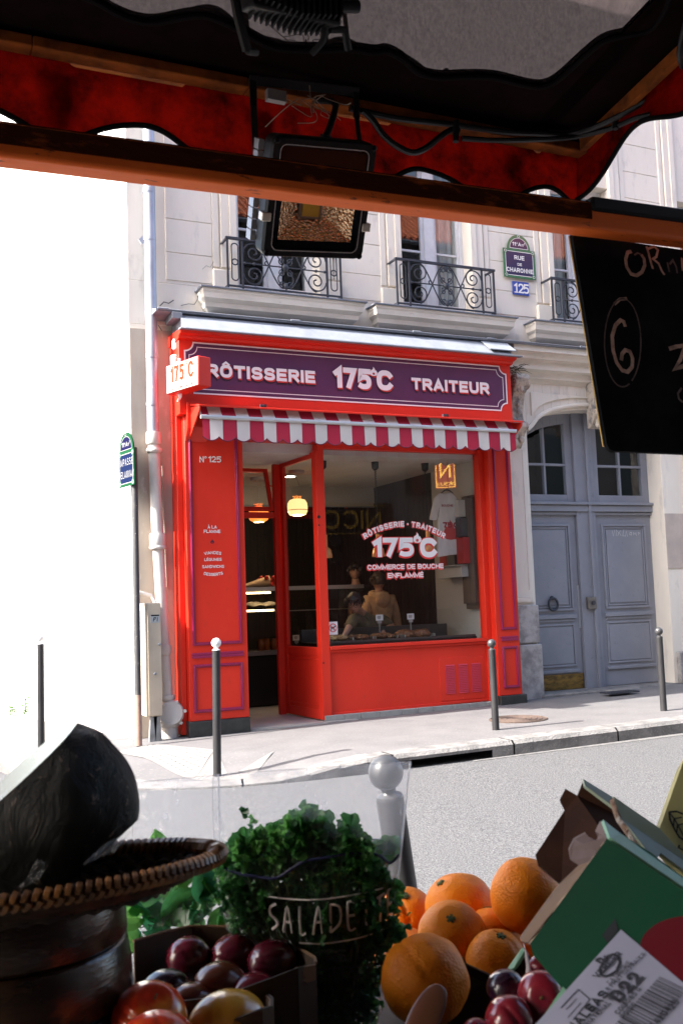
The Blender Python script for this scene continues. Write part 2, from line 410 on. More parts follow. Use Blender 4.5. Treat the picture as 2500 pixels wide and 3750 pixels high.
# ------------------------------------------------------------------ ground
KERB = [(0.1,19.0),(.75,12.6),(1.0,11.0),(1.12,10.2),(1.32,9.6),(1.7,9.0),(2.2,8.55),(2.8,8.3),(3.4,8.24),(4.2,8.22),(5.5,8.22),(7.0,8.22),(9.0,8.22),(12,8.22),(16,8.22),(24,8.22),(40,8.22)]
WALL = [(0.90,19.2),(1.74,15.0),(2.03,13.6),(2.23,12.6),(2.41,11.7),(2.50,11.25),(2.6,11.2),(2.9,11.2),(3.5,11.2),(4.4,12.4),(5.5,12.4),(7.0,12.4),(9.0,12.4),(12,12.4),(16,12.4),(24,12.4),(40,12.4)]
def resample(P, Q, step=.25):
    a, b = [], []
    for k in range(len(P)-1):
        n = max(1, int(math.hypot(P[k+1][0]-P[k][0], P[k+1][1]-P[k][1])/step))
        if P[k][0] > 12: n = 1
        for j in range(n):
            t = j/n
            a.append((P[k][0]+(P[k+1][0]-P[k][0])*t, P[k][1]+(P[k+1][1]-P[k][1])*t)); b.append((Q[k][0]+(Q[k+1][0]-Q[k][0])*t, Q[k][1]+(Q[k+1][1]-Q[k][1])*t))
    a.append(P[-1]); b.append(Q[-1]); 
    for _ in range(6):   # round the corner
        a = [a[0]]+[((a[k-1][0]+2*a[k][0]+a[k+1][0])/4, (a[k-1][1]+2*a[k][1]+a[k+1][1])/4) for k in range(1, len(a)-1)]+[a[-1]]
    return a, b
KP, WP = resample(KERB, WALL)
ROADD = -.135
def drop(x, y):
    return .115*(1-sm(.55, 1.35, math.hypot((x-2.25)*.75, y-8.45)))
def pz(x, y): return gz(x) - drop(x, y)
ins = []                                          # inner edge of the kerb stones
for k in range(len(KP)):
    a = V(KP[max(k-1,0)]); b = V(KP[min(k+1,len(KP)-1)]); t = (b-a).normalized(); n = V((-t.y, t.x))
    if n.dot(V(WP[k])-V(KP[k])) < 0: n = -n
    ins.append(V(KP[k])+n*.28)
mb = MB()
NR = 10
for k in range(len(KP)-1):
    for j in range(NR):
        q = []
        for kk, jj in ((k,j),(k+1,j),(k+1,j+1),(k,j+1)):
            p = ins[kk].lerp(V(WP[kk]), jj/NR); q.append((p.x, p.y, pz(p.x, p.y)))
        mb.face(q)
struct(mb.build('pavement', M_pave, smooth=60, weld=True))
mb = MB(); acc = 0; nxt = .9
inlet = (4.15, 5.15)
for k in range(len(KP)-1):
    a, b = V(KP[k]), V(KP[k+1]); ia, ib = ins[k], ins[k+1]; acc += (b-a).length
    if acc > nxt:
        nxt = acc+1.15; b = b.lerp(a, .0); t = (b-a).normalized(); a0 = a; b = b-t*.018; ib = ib-t*.018
    za, zb = pz(*a)+.004, pz(*b)+.004
    zia, zib = pz(*ia)+.004, pz(*ib)+.004
    n = (ia-a).normalized()
    ra, rb = gz(a.x)+ROADD-.02, gz(b.x)+ROADD-.02
    c = min(.035, max(.002, (za-ra-.02)*.3))
    def pt(p, z): return (p.x, p.y, z)
    hi_in = inlet[0] < (a.x+b.x)/2 < inlet[1] and a.y < 8.6
    mb.cur = 0
    mb.face([pt(a+n*c, za), pt(b+n*c, zb), pt(ib, zib), pt(ia, zia)])
    mb.face([pt(a, za-c), pt(b, zb-c), pt(b+n*c, zb), pt(a+n*c, za)])
    lo = (lambda z: z-.055) if hi_in else None
    mb.face([pt(a, ra if not hi_in else za-.062), pt(b, rb if not hi_in else zb-.062), pt(b, zb-c), pt(a, za-c)])
    if hi_in:
        mb.cur = 1
        mb.face([pt(a+n*.25, ra), pt(b+n*.25, rb), pt(b+n*.25, zb-.07), pt(a+n*.25, za-.07)])
        mb.face([pt(a, za-.062), pt(b, zb-.062), pt(b+n*.25, zb-.062), pt(a+n*.25, za-.062)])
mb.cur = 1
for k in range(len(KP)-1):                        # dark bedding seen in the open joints
    a, b = V(KP[k]), V(KP[k+1]); ia, ib = ins[k], ins[k+1]; n = (ia-a).normalized()
    if inlet[0]-.3 < (a.x+b.x)/2 < inlet[1]+.3 and a.y < 8.6: continue
    za, zb = pz(*a)-.03, pz(*b)-.03
    mb.face([(a.x+n.x*.03, a.y+n.y*.03, za), (b.x+n.x*.03, b.y+n.y*.03, zb), (ib.x, ib.y, zb), (ia.x, ia.y, za)])
    mb.face([(a.x+n.x*.03, a.y+n.y*.03, za-.15), (b.x+n.x*.03, b.y+n.y*.03, zb-.15), (b.x+n.x*.03, b.y+n.y*.03, zb), (a.x+n.x*.03, a.y+n.y*.03, za)])
struct(mb.build('kerb', [M_kerb, M_dark], smooth=50, recalc=True))
mb = MB()
def slope_sheet(mb, x0, x1, y0, y1, dz): mb.face([(x0,y0,gz(x0)+dz),(x1,y0,gz(x1)+dz),(x1,y1,gz(x1)+dz),(x0,y1,gz(x0)+dz)])
slope_sheet(mb, -150, 200, -150, 200, ROADD)
struct(mb.build('road', M_asph))
# gutter line of smoother asphalt along the far kerb
mb = MB(); xs = [5.0+.5*k for k in range(30)]
for a, b in zip(xs, xs[1:]):
    wa, wb = .06+.05*sm(5,8,a), .06+.05*sm(5,8,b)
    mb.face([(a,8.22-wa,gz(a)+ROADD+.004),(b,8.22-wb,gz(b)+ROADD+.004),(b,8.225,gz(b)+ROADD+.004),(a,8.225,gz(a)+ROADD+.004)])
struct(mb.build('road_edge', mat('gutter_mortar', (.16,.155,.15), .85, (.11,.107,.105), 20)))
# pavement on the market side
M_near = mat('near_pavement_asphalt', (.20,.185,.19), .85, (.16,.15,.155), 4, .35, .65, bump=.3, bs=140, bd=.004, col3=(.33,.31,.31), v3=60, lo3=.62, hi3=.7)
NK = 3.35
mb = MB(); mb.prism([(-40,-3,gz(-40)-.2),(60,-3,gz(60)-.2),(60,NK-.28,gz(60)-.2),(-40,NK-.28,gz(-40)-.2)], (0,0,.2)); struct(mb.build('near_pavement', M_near))
mb = MB()
for k in range(46):
    x0 = -14+k*1.0; x1 = x0+.985
    mb.prism([(x0,NK-.28,gz(x0)-.25),(x1,NK-.28,gz(x1)-.25),(x1,NK,gz(x1)-.25),(x0,NK,gz(x0)-.25)], (0,0,.252))
struct(mb.build('near_kerb', M_kerb, bev=.02))

# ------------------------------------------------------------------ tactile paving, covers
M_tact = mat('white_tactile', (.22,.21,.195), .7, (.18,.172,.16), 9, .4, .7)
t = thing('tactile_paving', 'white studded tactile paving laid on the pavement at the dropped kerb', 'paving', (2.6,9.4,0))
mb = MB(); md = MB()
for (c0, c1, c2, c3) in (((430,2757),(600,2722),(640,2735),(800,2752)),):
    pass
def tact(pts):
    P = [Pz(px, py, -.01) for px, py in pts]
    P = [V((p.x, p.y, pz(p.x, p.y)+.006)) for p in P]
    a, b, c, d = P
    def qq(u, v):
        q = a.lerp(b, u).lerp(d.lerp(c, u), v); return V((q.x, q.y, pz(q.x, q.y)+.006))
    mb.grid(qq, 14, 10)
    n1, n2 = max(3, int((b-a).length/.07)), max(3, int((d-a).length/.07))
    for i in range(1, n1):
        for j in range(1, n2):
            q = a.lerp(b, i/n1).lerp(d.lerp(c, i/n1), j/n2)
            md.lathe([(.014,0),(.010,.005),(0,.006)], (q.x, q.y, pz(q.x, q.y)+.006), 6, caps=False)
tact([(420,2757),(560,2728),(790,2752),(705,2810)])
tact([(705,2811),(792,2753),(835,2800),(740,2815)])
tact([(745,2815),(838,2800),(1003,2756),(905,2811)])
mb.add(md.v, md.f); bpy.data.objects.remove(t); tag(mb.build('tactile_paving', M_tact, None, smooth=0), 'white studded tactile paving laid on the pavement at the dropped kerb', 'paving')
c = Pz(1898, 2636, gz(6.3))
t = thing('manhole_cover', 'round rusty brown manhole cover set in the pavement', 'manhole cover', (c.x, c.y, gz(c.x)))
M_rust = mat('rusty_iron', (.085,.055,.042), .8, (.06,.042,.035), 30, .4, .6, bump=.3, bs=120)
mb = MB(); zc = gz(c.x)+.006
mb.lathe([(.0,0),(.33,0),(.33,-.02)], (c.x,c.y,zc), 40, caps=False); mb.build('cover', M_rust, t)
mb = MB()
for r in (.08,.14,.20,.26,.315): mb.tube([(c.x+r*math.cos(a), c.y+r*math.sin(a), zc) for a in [2*math.pi*k/32 for k in range(32)]], .009, 5, closed=True)
mb.build('rib', M_rust, t)
# iron floor grate and worn step stone in front of the carriage door
c = Pz(2268, 2538, gz(9.9))
# ------------------------------------------------------------------ the corner building
YW = 11.2                                   # face of the street wall
BL = thing('corner_building', 'pale grey painted stone building on the street corner with a white rendered flank', 'building', (2.5, YW, 0))
XE, ZT = 24.0, 12.0
SILLZ = 5.16
WINS = [(4.36, 1.07), (6.62, 1.07), (9.05, 1.07)]         # centre, opening width
WIN0, WIN1 = 5.24, 7.35
xdoor0, xdoor1 = Pt(1945,1900,YW).x, Pt(2432,1900,YW).x
DSP, DTOP = 3.62, 4.02                      # spring and crown of the carriage arch
# street wall with holes, as strips
mb = MB()
def wbox(x0, x1, z0, z1): mb.box(x0, x1, YW, YW+.45, z0, z1)
wbox(2.50, 2.98, -.3, 4.72)                               # strip left of the shop
wbox(2.50, XE, 4.72, WIN0)
xs = 2.50
for cx, w in WINS:
    wbox(xs, cx-w/2, WIN0, WIN1); xs = cx+w/2
for cx in (11.4, 13.8, 16.2): wbox(xs, cx-.535, WIN0, WIN1); xs = cx+.535
wbox(xs, XE, WIN0, WIN1)
wbox(2.50, XE, WIN1, ZT)
wbox(7.45, xdoor0, -.3, 4.72)
wbox(xdoor1, XE, -.3, 4.72)
wbox(2.98, 7.45, 4.3, 4.72)
# arch over the carriage door
n = 16; xc = (xdoor0+xdoor1)/2; hw = (xdoor1-xdoor0)/2
def archz(x): q = (x-xc)/hw; return DSP+(DTOP-DSP)*math.sqrt(max(0, 1-q*q*.92)) - (DTOP-DSP)*math.sqrt(.08)*0
for k in range(n):
    a, b = xdoor0+2*hw*k/n, xdoor0+2*hw*(k+1)/n
    mb.prism([(a,YW,archz(a)),(b,YW,archz(b)),(b,YW,4.72),(a,YW,4.72)], (0,.45,0))
# raised blocks between the windows and flat pilaster strips beside them
def blocks(x0, x1, zs, y=.011):
    for z0, z1 in zip(zs, zs[1:]): mb.box(x0, x1, YW-y, YW+.01, z0+.003, z1-.003)
ZS = [5.28,5.62,6.03,6.44,6.85,7.26,7.67,8.1,8.6]
edges = [(2.95,3.52),(5.19,5.80),(7.46,8.22),(9.88,10.6)]
for a, b in edges: blocks(a, b, ZS)
for cx, w in WINS+[(11.4,1.07)]:
    for s in (-1, 1):
        for o0, o1, pr in ((0,.09,.055),(.09,.20,.04),(.22,.30,.022)):
            a, b = cx+s*(w/2+o0), cx+s*(w/2+o1)
            mb.box(min(a,b), max(a,b), YW-pr, YW+.01, 5.50 if o1 > .1 else 5.46, 9)
        a, b = cx+s*(w/2), cx+s*(w/2+.31)
        mb.box(min(a,b), max(a,b), YW-.06, YW+.01, 5.22, 5.46)
wall = mb.build('wall', M_stone, BL, bev=.006)
mb = MB(); mb.box(2.6, XE, YW+.40, 20, ZT-.2, ZT); mb.build('roof', M_lead, BL)
mb = MB(); mb.box(2.4, XE, 19.8, 20, 0, ZT-.2); mb.box(XE-.2, XE, YW+.45, 19.8, 0, ZT-.2); mb.build('rear_wall', M_beige, BL)
# cracks and grime lines on the wall
M_crack = mat('crack_dark', (.10,.095,.09), .9)
mb = MB()
def crack(pts, w=.006):
    P = [Pt(px, py, YW-.0215) for px, py in pts]; stroke(mb, [(p.x, p.z) for p in P], w, (0,YW-.0215,0), UX, UZ)
crack([(585,1120),(600,1105),(618,1110),(636,1098)],.012); crack([(662,1118),(690,1112),(712,1114),(722,1098),(728,1070)],.008); crack([(741,985),(755,972),(770,978),(786,950)],.004)
crack([(1792,1152),(1790,1175),(1776,1195),(1772,1215),(1756,1228)],.006); crack([(580,1190),(592,1210)],.01)
mb.build('crack', M_crack, BL, smooth=0)
# flank wall along the dead-end street, running back from the corner
d = V((1.72-2.50, 14.9-YW, 0)).normalized(); nrm = V((d.y, -d.x, 0)); p0 = V((2.50, YW, 0)); Lf = 7.5
mb = MB()
mb.prism([p0+V((0,0,-.3)), p0+d*Lf+V((0,0,-.3)), p0+d*Lf+nrm*.4+V((0,0,-.3)), p0+nrm*.4+V((0,.05,-.3))], (0,0,ZT+.3))
mb.build('flank_wall', M_flank, BL)
mb = MB()                                               # rendered return beside the shop, a little proud of the wall
mb.box(2.505, 2.99, YW-.02, YW+.005, 0, 4.66); mb.build('corner_render', M_beige, BL)
mb = MB(); M_stain = mat('grey_scratch', (.42,.40,.38), .9, (.75,.74,.72), 60, .4, .6)
def flank(px, py): return Ppl(px, py, p0-nrm*.004, nrm)
for pts, w in (([(463,2328),(467,2420),(470,2508)],.022), ([(424,2507),(470,2509)],.014)):
    P = [flank(*q) for q in pts]
    stroke(mb, [((p-p0).dot(d), p.z) for p in P], w, p0-nrm*.004, d, UZ)
mb.build('scratch', M_stain, BL, smooth=0)
# lead covered string course, running the whole front
mb = MB()
mb.prism([(2.72,YW+.0,4.90),(2.72,YW-.10,4.885),(2.72,YW-.40,4.80),(2.72,YW-.40,4.775),(2.72,YW+.0,4.775)], (XE-2.72,0,0))
for x in (3.4,4.9,6.3,7.7,9.2): mb.box(x, x+.012, YW-.41, YW-.09, 4.80, 4.89) if False else None
mb.build('string_course', M_lead, BL)
mb = MB(); mb.tube([(2.74,YW-.405,4.797),(XE,YW-.405,4.797)], .009, 6); 
for x in (2.74,4.35,6.0,7.1,8.6): mb.tube([(x,YW-.408,4.80),(x+.12,YW-.408,4.80)], .016, 6)
mb.build('drip_edge', M_zinc, BL)
# stone cornice right of the shop, over the carriage door
prof = [(0,4.775),(-.36,4.775),(-.36,4.70),(-.31,4.69),(-.28,4.62),(-.20,4.60),(-.19,4.50),(-.11,4.48),(-.09,4.40),(-.03,4.38),(0,4.34)]
mb = MB(); mb.prism([(7.55,YW+y,z) for y, z in prof], (XE-7.55,0,0)); mb.build('cornice', M_trim, BL)
# sills: moulded stone under each window
def sill(cx, hw):
    m = MB(); pr = [(0,SILLZ),(-.25,SILLZ),(-.25,SILLZ-.03),(-.235,SILLZ-.05),(-.225,SILLZ-.11),(-.17,SILLZ-.15),(-.155,SILLZ-.20),(-.08,SILLZ-.245),(-.05,SILLZ-.27),(0,SILLZ-.29)]
    rows = []
    for y, z in pr:
        k = (.25+y)*.62; rows.append([V((cx-hw+k,YW,z)), V((cx-hw+k,YW+y,z)), V((cx+hw-k,YW+y,z)), V((cx+hw-k,YW,z))])
    for a, b in zip(rows, rows[1:]):
        for j in range(3): m.face([a[j],a[j+1],b[j+1],b[j]])
    s = m.build('window_sill', M_trim, BL, smooth=0, bev=0)
    k = MB(); k.box(cx-hw-.03, cx+hw+.03, YW-.275, YW, SILLZ+.002, SILLZ+.016); k.build('sill_flashing', M_lead, s)
for cx, hw in ((4.37,1.05),(6.63,1.05),(9.05,1.05),(11.4,1.05)): sill(cx, hw)
# windows
def window(cx, w, ajar):
    y = YW+.16; x0, x1 = cx-w/2, cx+w/2; m = MB()
    m.box(x0, x0+.05, y, y+.08, WIN0, WIN1); m.box(x1-.05, x1, y, y+.08, WIN0, WIN1); m.box(x0+.05, x1-.05, y+.003, y+.08, WIN0, WIN0+.06); m.box(x0+.05, x1-.05, y+.003, y+.08, WIN1-.06, WIN1)
    m.box(cx-.075, cx+.075, y-.02, y+.06, WIN0+.06, WIN1-.06)
    for a, b in ((x0+.05, cx-.075), (cx+.075, x1-.05)):
        m.box(a, a+.045, y+.01, y+.06, WIN0+.06, WIN1-.06); m.box(b-.045, b, y+.01, y+.06, WIN0+.06, WIN1-.06)
        m.box(a+.045, b-.045, y+.012, y+.06, WIN0+.06, WIN0+.14); m.box(a+.045, b-.045, y+.012, y+.06, WIN1-.12, WIN1-.06)
        m.box(a+.045, b-.045, y+.02, y+.05, 6.08, 6.11)
    fr = m.build('window', M_winw, BL, bev=.004)
    g = MB()
    for a, b in ((x0+.08, cx-.1), (cx+.1, x1-.08)): g.face([(a,y+.035,WIN0+.1),(b,y+.035,WIN0+.1),(b,y+.035,WIN1-.08),(a,y+.035,WIN1-.08)])
    g.build('pane', M_glass, fr, smooth=0)
    cu = MB()
    def sheet(a, b):
        cu.grid(lambda u, v: (a+(b-a)*u, y+.16+.02*math.sin(u*26+a*9), WIN0+.02+(WIN1-WIN0-.04)*v), 40, 1)
    for a, b in ajar: sheet(cx+a*w/2, cx+b*w/2)
    cu.build('curtain', M_curt, fr, smooth=180)
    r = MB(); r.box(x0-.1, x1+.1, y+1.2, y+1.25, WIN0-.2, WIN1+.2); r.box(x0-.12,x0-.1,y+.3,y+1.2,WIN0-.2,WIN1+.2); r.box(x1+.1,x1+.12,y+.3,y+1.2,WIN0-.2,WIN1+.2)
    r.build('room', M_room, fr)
window(4.36, 1.07, [(-.98,-.86),(.86,.98)]); window(6.62, 1.07, [(-.98,-.7),(.3,.98)]); window(9.05, 1.07, [(-.98,-.1),(.5,.98)])
window(11.4, 1.07, [(-.98,-.3)])
# panel over the arch, keystone and scroll console
mb = MB(); xa, xb = Pt(1936,1400,YW).x, Pt(2146,1410,YW).x
top = 4.22
poly = [(xa,YW-.03,3.55)]+[(xa+(xb-xa)*k/10, YW-.03, archz(xa+(xb-xa)*k/10)+.16+.05*(1-k/10)) for k in range(11)]+[(xb,YW-.03,top-.02),(xa,YW-.03,top)]
poly = poly[1:]
mb.prism(poly, (0,.04,0)); mb.build('panel', M_stone, BL, bev=.008)
mb = MB(); rim = [V((xdoor0+2*hw*k/24, YW-.02, archz(xdoor0+2*hw*k/24)+.02)) for k in range(25)]
mb.tube([p+V((0,0,.05)) for p in rim], .03, 8); mb.build('arch_moulding', M_stone, BL)
def ornament(name, x, z0, z1, wd, mt):
    m = MB(); H = z1-z0
    side = [(.02,1),(.30,1),(.34,.93),(.30,.84),(.20,.74),(.15,.60),(.12,.45),(.13,.38),(.20,.34),(.22,.28),(.16,.20),(.10,.12),(.06,.04),(.02,0)]
    m.prism([(x-wd/2, YW-.02-a*.9, z0+b*H) for a, b in side]+[(x-wd/2,YW+.02,z0),(x-wd/2,YW+.02,z1)], (wd,0,0))
    o = m.build(name, mt, BL, bev=.012)
    k = MB()
    for sx in (-1, 1):
        for (r, cy, cz) in ((.085,.24,.86),(.055,.17,.29)):
            P = []
            for q in range(26):
                a = q/25*4.2*math.pi; rr = r*(1-q/29); P.append((x+sx*(wd/2+.004), YW-.02-cy*.9+rr*math.cos(a), z0+cz*H+rr*math.sin(a)))
            k.tube(P, .014, 5)
    for q in range(7):          # leaf relief down the front
        zz = z0+H*(.36-.05*q); k.ball((x+(q % 2-.5)*wd*.5, YW-.13, zz), .042, 10, 6, (1,.8,1.3))
    for q in range(5): k.ball((x+(q-2)*wd*.2, YW-.26+.02*abs(q-2), z0+H*.80), .035, 8, 6, (.8,.7,1.5))
    for q in range(3): k.ball((x, YW-.17, z0+H*(.70-.1*q)), .03, 8, 6, (1,.7,1.5))
    k.build('relief', mt, o)
M_worn = mat('weathered_stone', (.50,.44,.37), .85, (.20,.19,.18), 9, .45, .62, bump=.5, bs=40, bd=.02)
ornament('console', Pt(1893,1450,YW-.15).x, 3.42, 4.40, .20, M_worn)
ornament('keystone', Pt(2200,1450,YW-.15).x, 3.75, 4.40, .28, M_worn)
# rusticated jamb between the shop and the door: pilaster panel and plinth block
xj0, xj1 = Pt(1880,2000,YW).x, Pt(1975,2000,YW).x
mb = MB(); mb.box(7.47, xdoor0-.005, YW-.10, YW+.005, 0, .78); mb.box(7.47, xdoor0-.005, YW-.065, YW+.005, .80, 1.30)
mb.build('plinth', mat('bare_stone', (.45,.43,.41), .85, (.25,.24,.235), 6, .42, .62, bump=.35, bs=50), BL, bev=.012)
mb = MB(); mb.box(7.47, xdoor0-.05, YW-.03, YW+.005, 1.34, 3.45); mb.build('jamb_panel', M_stone, BL, bev=.006)
mb = MB(); mb.box(xdoor1+.05, XE, YW-.08, YW+.005, 0.1, .55); mb.build('plinth', mat('bare_stone_dark', (.35,.335,.32), .85, (.18,.175,.17), 6, .42, .62, bump=.35, bs=50), BL, bev=.012)
mb = MB(); mb.box(xdoor1+.42, xdoor1+1.2, YW-.06, YW+.005, .56, 4.35); mb.build('pier', M_stone, BL, bev=.01)
mb = MB(); mb.box(xdoor1+.005, xdoor1+.40, YW-.012, YW+.005, 1.75, 2.55); mb.build('repair_patch', mat('pinkish_repair', (.50,.42,.37), .85, (.42,.36,.32), 4), BL)
mb = MB(); mb.tube([(7.62+.17,YW-.075,3.4),(7.62+.17,YW-.075,1.5)], .008, 6); mb.tube([(7.55,YW-.075,1.42),(7.80,YW-.075,1.40)], .008, 6); mb.build('cable', M_trim, BL)

# low house added out of view to screen the bright low sky
LH = thing('sky_screen_house', 'low grey house added out of view across the dead-end street to screen the low sky', 'building', (-9,14,0))
mb = MB(); mb.box(-14, -6.5, 8.8, 24, -.3, 4.4); mb.build('wall', mat('grey_render', (.30,.29,.27), .9, (.25,.24,.225), 3), LH)
mb = MB(); mb.prism([(-14.2,8.6,4.4),(-6.3,8.6,4.4),(-10.2,8.6,6.0)], (0,15.6,0)); mb.build('roof', M_lead, LH)
for k in range(4): m = MB(); m.box(-6.52, -6.46, 10+3.2*k, 11.1+3.2*k, 1.2, 3.2); m.build('window', mat('screen_house_window_%d' % k, (.04,.045,.05), .1), LH)
# weeds at the foot of the flank wall
M_weed = mat('weed_green', (.10,.20,.05), .8, (.06,.13,.03), 30)
for px, py, hh, lb in ((110,2622,.26,'taller green weed growing at the foot of the white wall'),(57,2618,.13,'small green weed growing at the foot of the white wall')):
    c = flank(px, py)-nrm*.07; m = MB(); rw = random.Random(px)
    for k in range(46):
        a = rw.uniform(0,6.28); q = c+V((math.cos(a)*rw.uniform(0,.07), math.sin(a)*.04, rw.uniform(.02,hh))); u_ = V((rw.uniform(-1,1),rw.uniform(-1,1),rw.uniform(-.2,1))).normalized()*rw.uniform(.02,.045); w_ = u_.cross(V((rw.uniform(-1,1),1,.3))).normalized()*.012
        m.face([q, q+u_*.5+w_, q+u_, q+u_*.5-w_])
    for k in range(5): m.tube([c, c+V((rw.uniform(-.05,.05), rw.uniform(-.03,.03), hh*rw.uniform(.6,1.1)))], .004, 4)
    tag(m.build('weed', M_weed, None, smooth=0), lb, 'plant')
# ------------------------------------------------------------------ carriage door
YD = YW+.30
M_door = mat('grey_door_paint', (.215,.225,.262), .45, (.25,.26,.295), 2.5, .4, .7, bump=.05, bs=30, col3=(.145,.152,.18), v3=12, lo3=.62, hi3=.8)
DR = thing('carriage_door', 'tall blue grey double carriage door with glazed arched transom lights', 'door', (xc, YD, gz(xc)))
zb = gz(xc)
pxl = xdoor0; pxr = xdoor1; ps0, ps1 = Pt(2110,2000,YD).x, Pt(2178,2000,YD).x
ZTR = 2.64
mb = MB()
# frame: centre post, transom rail and arched head
mb.box(ps0, ps1, YD-.05, YD+.07, zb+.02, DTOP+.02)
mb.box((ps0+ps1)/2+.03, (ps0+ps1)/2+.075, YD-.085, YD-.045, zb+.02, DTOP)
mb.box(pxl, pxr, YD-.07, YD-.001, ZTR-.045, ZTR+.045); mb.box(pxl, pxr, YD-.10, YD-.002, ZTR+.05, ZTR+.09); mb.box(pxl, pxr, YD-.04, YD-.003, ZTR-.09, ZTR-.05)
mb.box(pxl, pxr, YD+.0, YD+.09, ZTR-.09, ZTR+.09)
mb.build('frame', M_door, DR, bev=.006)
def transom(x0, x1):
    m = MB(); y = YD-.01; fw = .12
    def top(x): return min(archz(max(xdoor0+.001, min(xdoor1-.001, x)))+.03, DTOP+.1)
    N = 8
    for k in range(N):
        a, b = x0+(x1-x0)*k/N, x0+(x1-x0)*(k+1)/N
        m.prism([(a,y,top(a)-.17),(b,y,top(b)-.17),(b,y,top(b)),(a,y,top(a))], (0,.07,0))
    m.box(x0, x0+fw, y+.002, y+.07, ZTR+.09, top(x0)-.17); m.box(x1-fw, x1, y+.002, y+.07, ZTR+.09, top(x1)-.17)
    m.box(x0+fw, x1-fw, y+.002, y+.07, ZTR+.09, ZTR+.20)
    xm = (x0+x1)/2
    m.box(xm-.017, xm+.017, y+.004, y+.06, ZTR+.20, top(xm)-.17); m.box(x0+fw, x1-fw, y+.006, y+.055, 3.25, 3.285)
    o = m.build('transom_light', M_door, DR, bev=.004)
    g = MB(); g.face([(x0+.1,y+.035,ZTR+.15),(x1-.1,y+.035,ZTR+.15),(x1-.1,y+.035,top(x1)-.1),(x0+.1,y+.035,top(x0)-.1)])
    g.build('pane', M_glass, o, smooth=0)
transom(pxl, ps0); transom(ps1, pxr)
mb = MB(); mb.box(pxl-.3, pxr+2.6, YD+2.0, YD+2.05, 0, 4.4); mb.box(pxl-.2,pxr+2.6,YD+.16,YD+2,4.3,4.35); mb.box(pxl-.2,pxr+.2,YD+.15,YD+2,-.05,.0); mb.box(ps1+.2,ps1+.5,YD+1.4,YD+1.6,2.6,4); mb.build('passage', mat('dim_passage', (.05,.055,.055), .9), DR)
def leaf(x0, x1, kick):
    m = MB(); y = YD
    m.box(x0, x1, y, y+.05, zb+.03, ZTR-.085)
    def frame(a, b, z0, z1, w, pr):
        m.box(a, a+w, y-pr, y+.002, z0, z1); m.box(b-w, b, y-pr, y+.002, z0, z1); m.box(a+w, b-w, y-pr+.001, y+.002, z0, z0+w); m.box(a+w, b-w, y-pr+.001, y+.002, z1-w, z1)
    a, b = x0+.11, x1-.11
    frame(a, b, 1.20, ZTR-.22, .032, .028); frame(a+.045, b-.045, 1.245, ZTR-.265, .02, .016)
    m.box(a+.085, b-.085, y-.014, y+.002, 1.285, ZTR-.305)
    m.box(a-.02, b+.02, y-.04, y+.002, 1.09, 1.15); m.box(a, b, y-.02, y+.002, 1.05, 1.085)
    frame(a, b, zb+.34, 1.02, .028, .02); m.box(a+.04, b-.04, y-.010, y+.002, zb+.38, .98)
    m.box(a-.03, b+.03, y-.03, y+.002, zb+.26, zb+.30)
    o = m.build('leaf', M_door, DR, bev=.004)
    if kick:
        k = MB(); k.box(x0+.004, x1-.004, y-.012, y+.001, zb+.03, zb+.24)
        k.build('kick_plate', mat('worn_brass', (.28,.18,.055), .38, (.12,.085,.04), 9, .4, .62, metal=.8, stretch=(1,1,3)), o)
        k = MB(); c = Pt(2023,2213,YD-.03)
        k.tube([(c.x+.075*math.cos(q), YD-.045, c.z+.085*math.sin(q)) for q in [2*math.pi*j/24 for j in range(24)]], .017, 8, closed=True)
        k.lathe([(.035,0),(.03,.03),(0,.035)], (c.x, YD, c.z+.085), 12, (0,-1,0)); k.build('ring_handle', M_iron, o)
    else:
        k = MB(); c = Pt(2285,1950,YD-.02)
        P = [(-.22,.03),(-.20,-.05),(-.17,.04)],[(-.15,-.05),(-.14,.04),(-.10,-.01),(-.12,-.05)],[(-.06,.03),(-.09,0),(-.06,-.05)],[(0,.05),(-.03,-.05),(.01,-.05)],[(.02,-.06),(.04,.02),(.06,-.06)],[(.11,0),(.10,-.03),(.13,-.04),(.14,0),(.11,0)],[(.17,-.04),(.175,.0),(.20,-.03),(.22,0),(.225,-.05)],[(.26,-.04),(.26,0),(.29,-.01),(.27,-.02)]
        for p in P: stroke(k, p, .006, (c.x, YD-.0165, c.z), UX, UZ)
        k.build('graffiti', mat('chalk_scrawl', (.55,.55,.58), .9), o, smooth=0)
leaf(pxl+.005, ps0-.006, True); leaf(ps1+.006, pxr-.005, False)
mb = MB(); c = Pt(2166,2208,YD-.08); mb.box(c.x-.075, c.x+.075, YD-.10, YD-.045, c.z-.085, c.z+.085)
lk = mb.build('lock_box', mat('grey_metal', (.22,.20,.18), .45, (.15,.14,.13), 12, metal=.6), DR, bev=.008)
mb = MB(); mb.lathe([(.032,0),(.032,.012),(0,.014)], (c.x+.012, YD-.10, c.z), 14, (0,-1,0)); mb.build('knob', M_iron, lk)
mb = MB(); mb.box(ps0-.035, ps0-.004, YD-.012, YD, .95, 1.55); mb.build('strike_plate', mat('pale_steel', (.4,.42,.45), .4, metal=.5), DR)
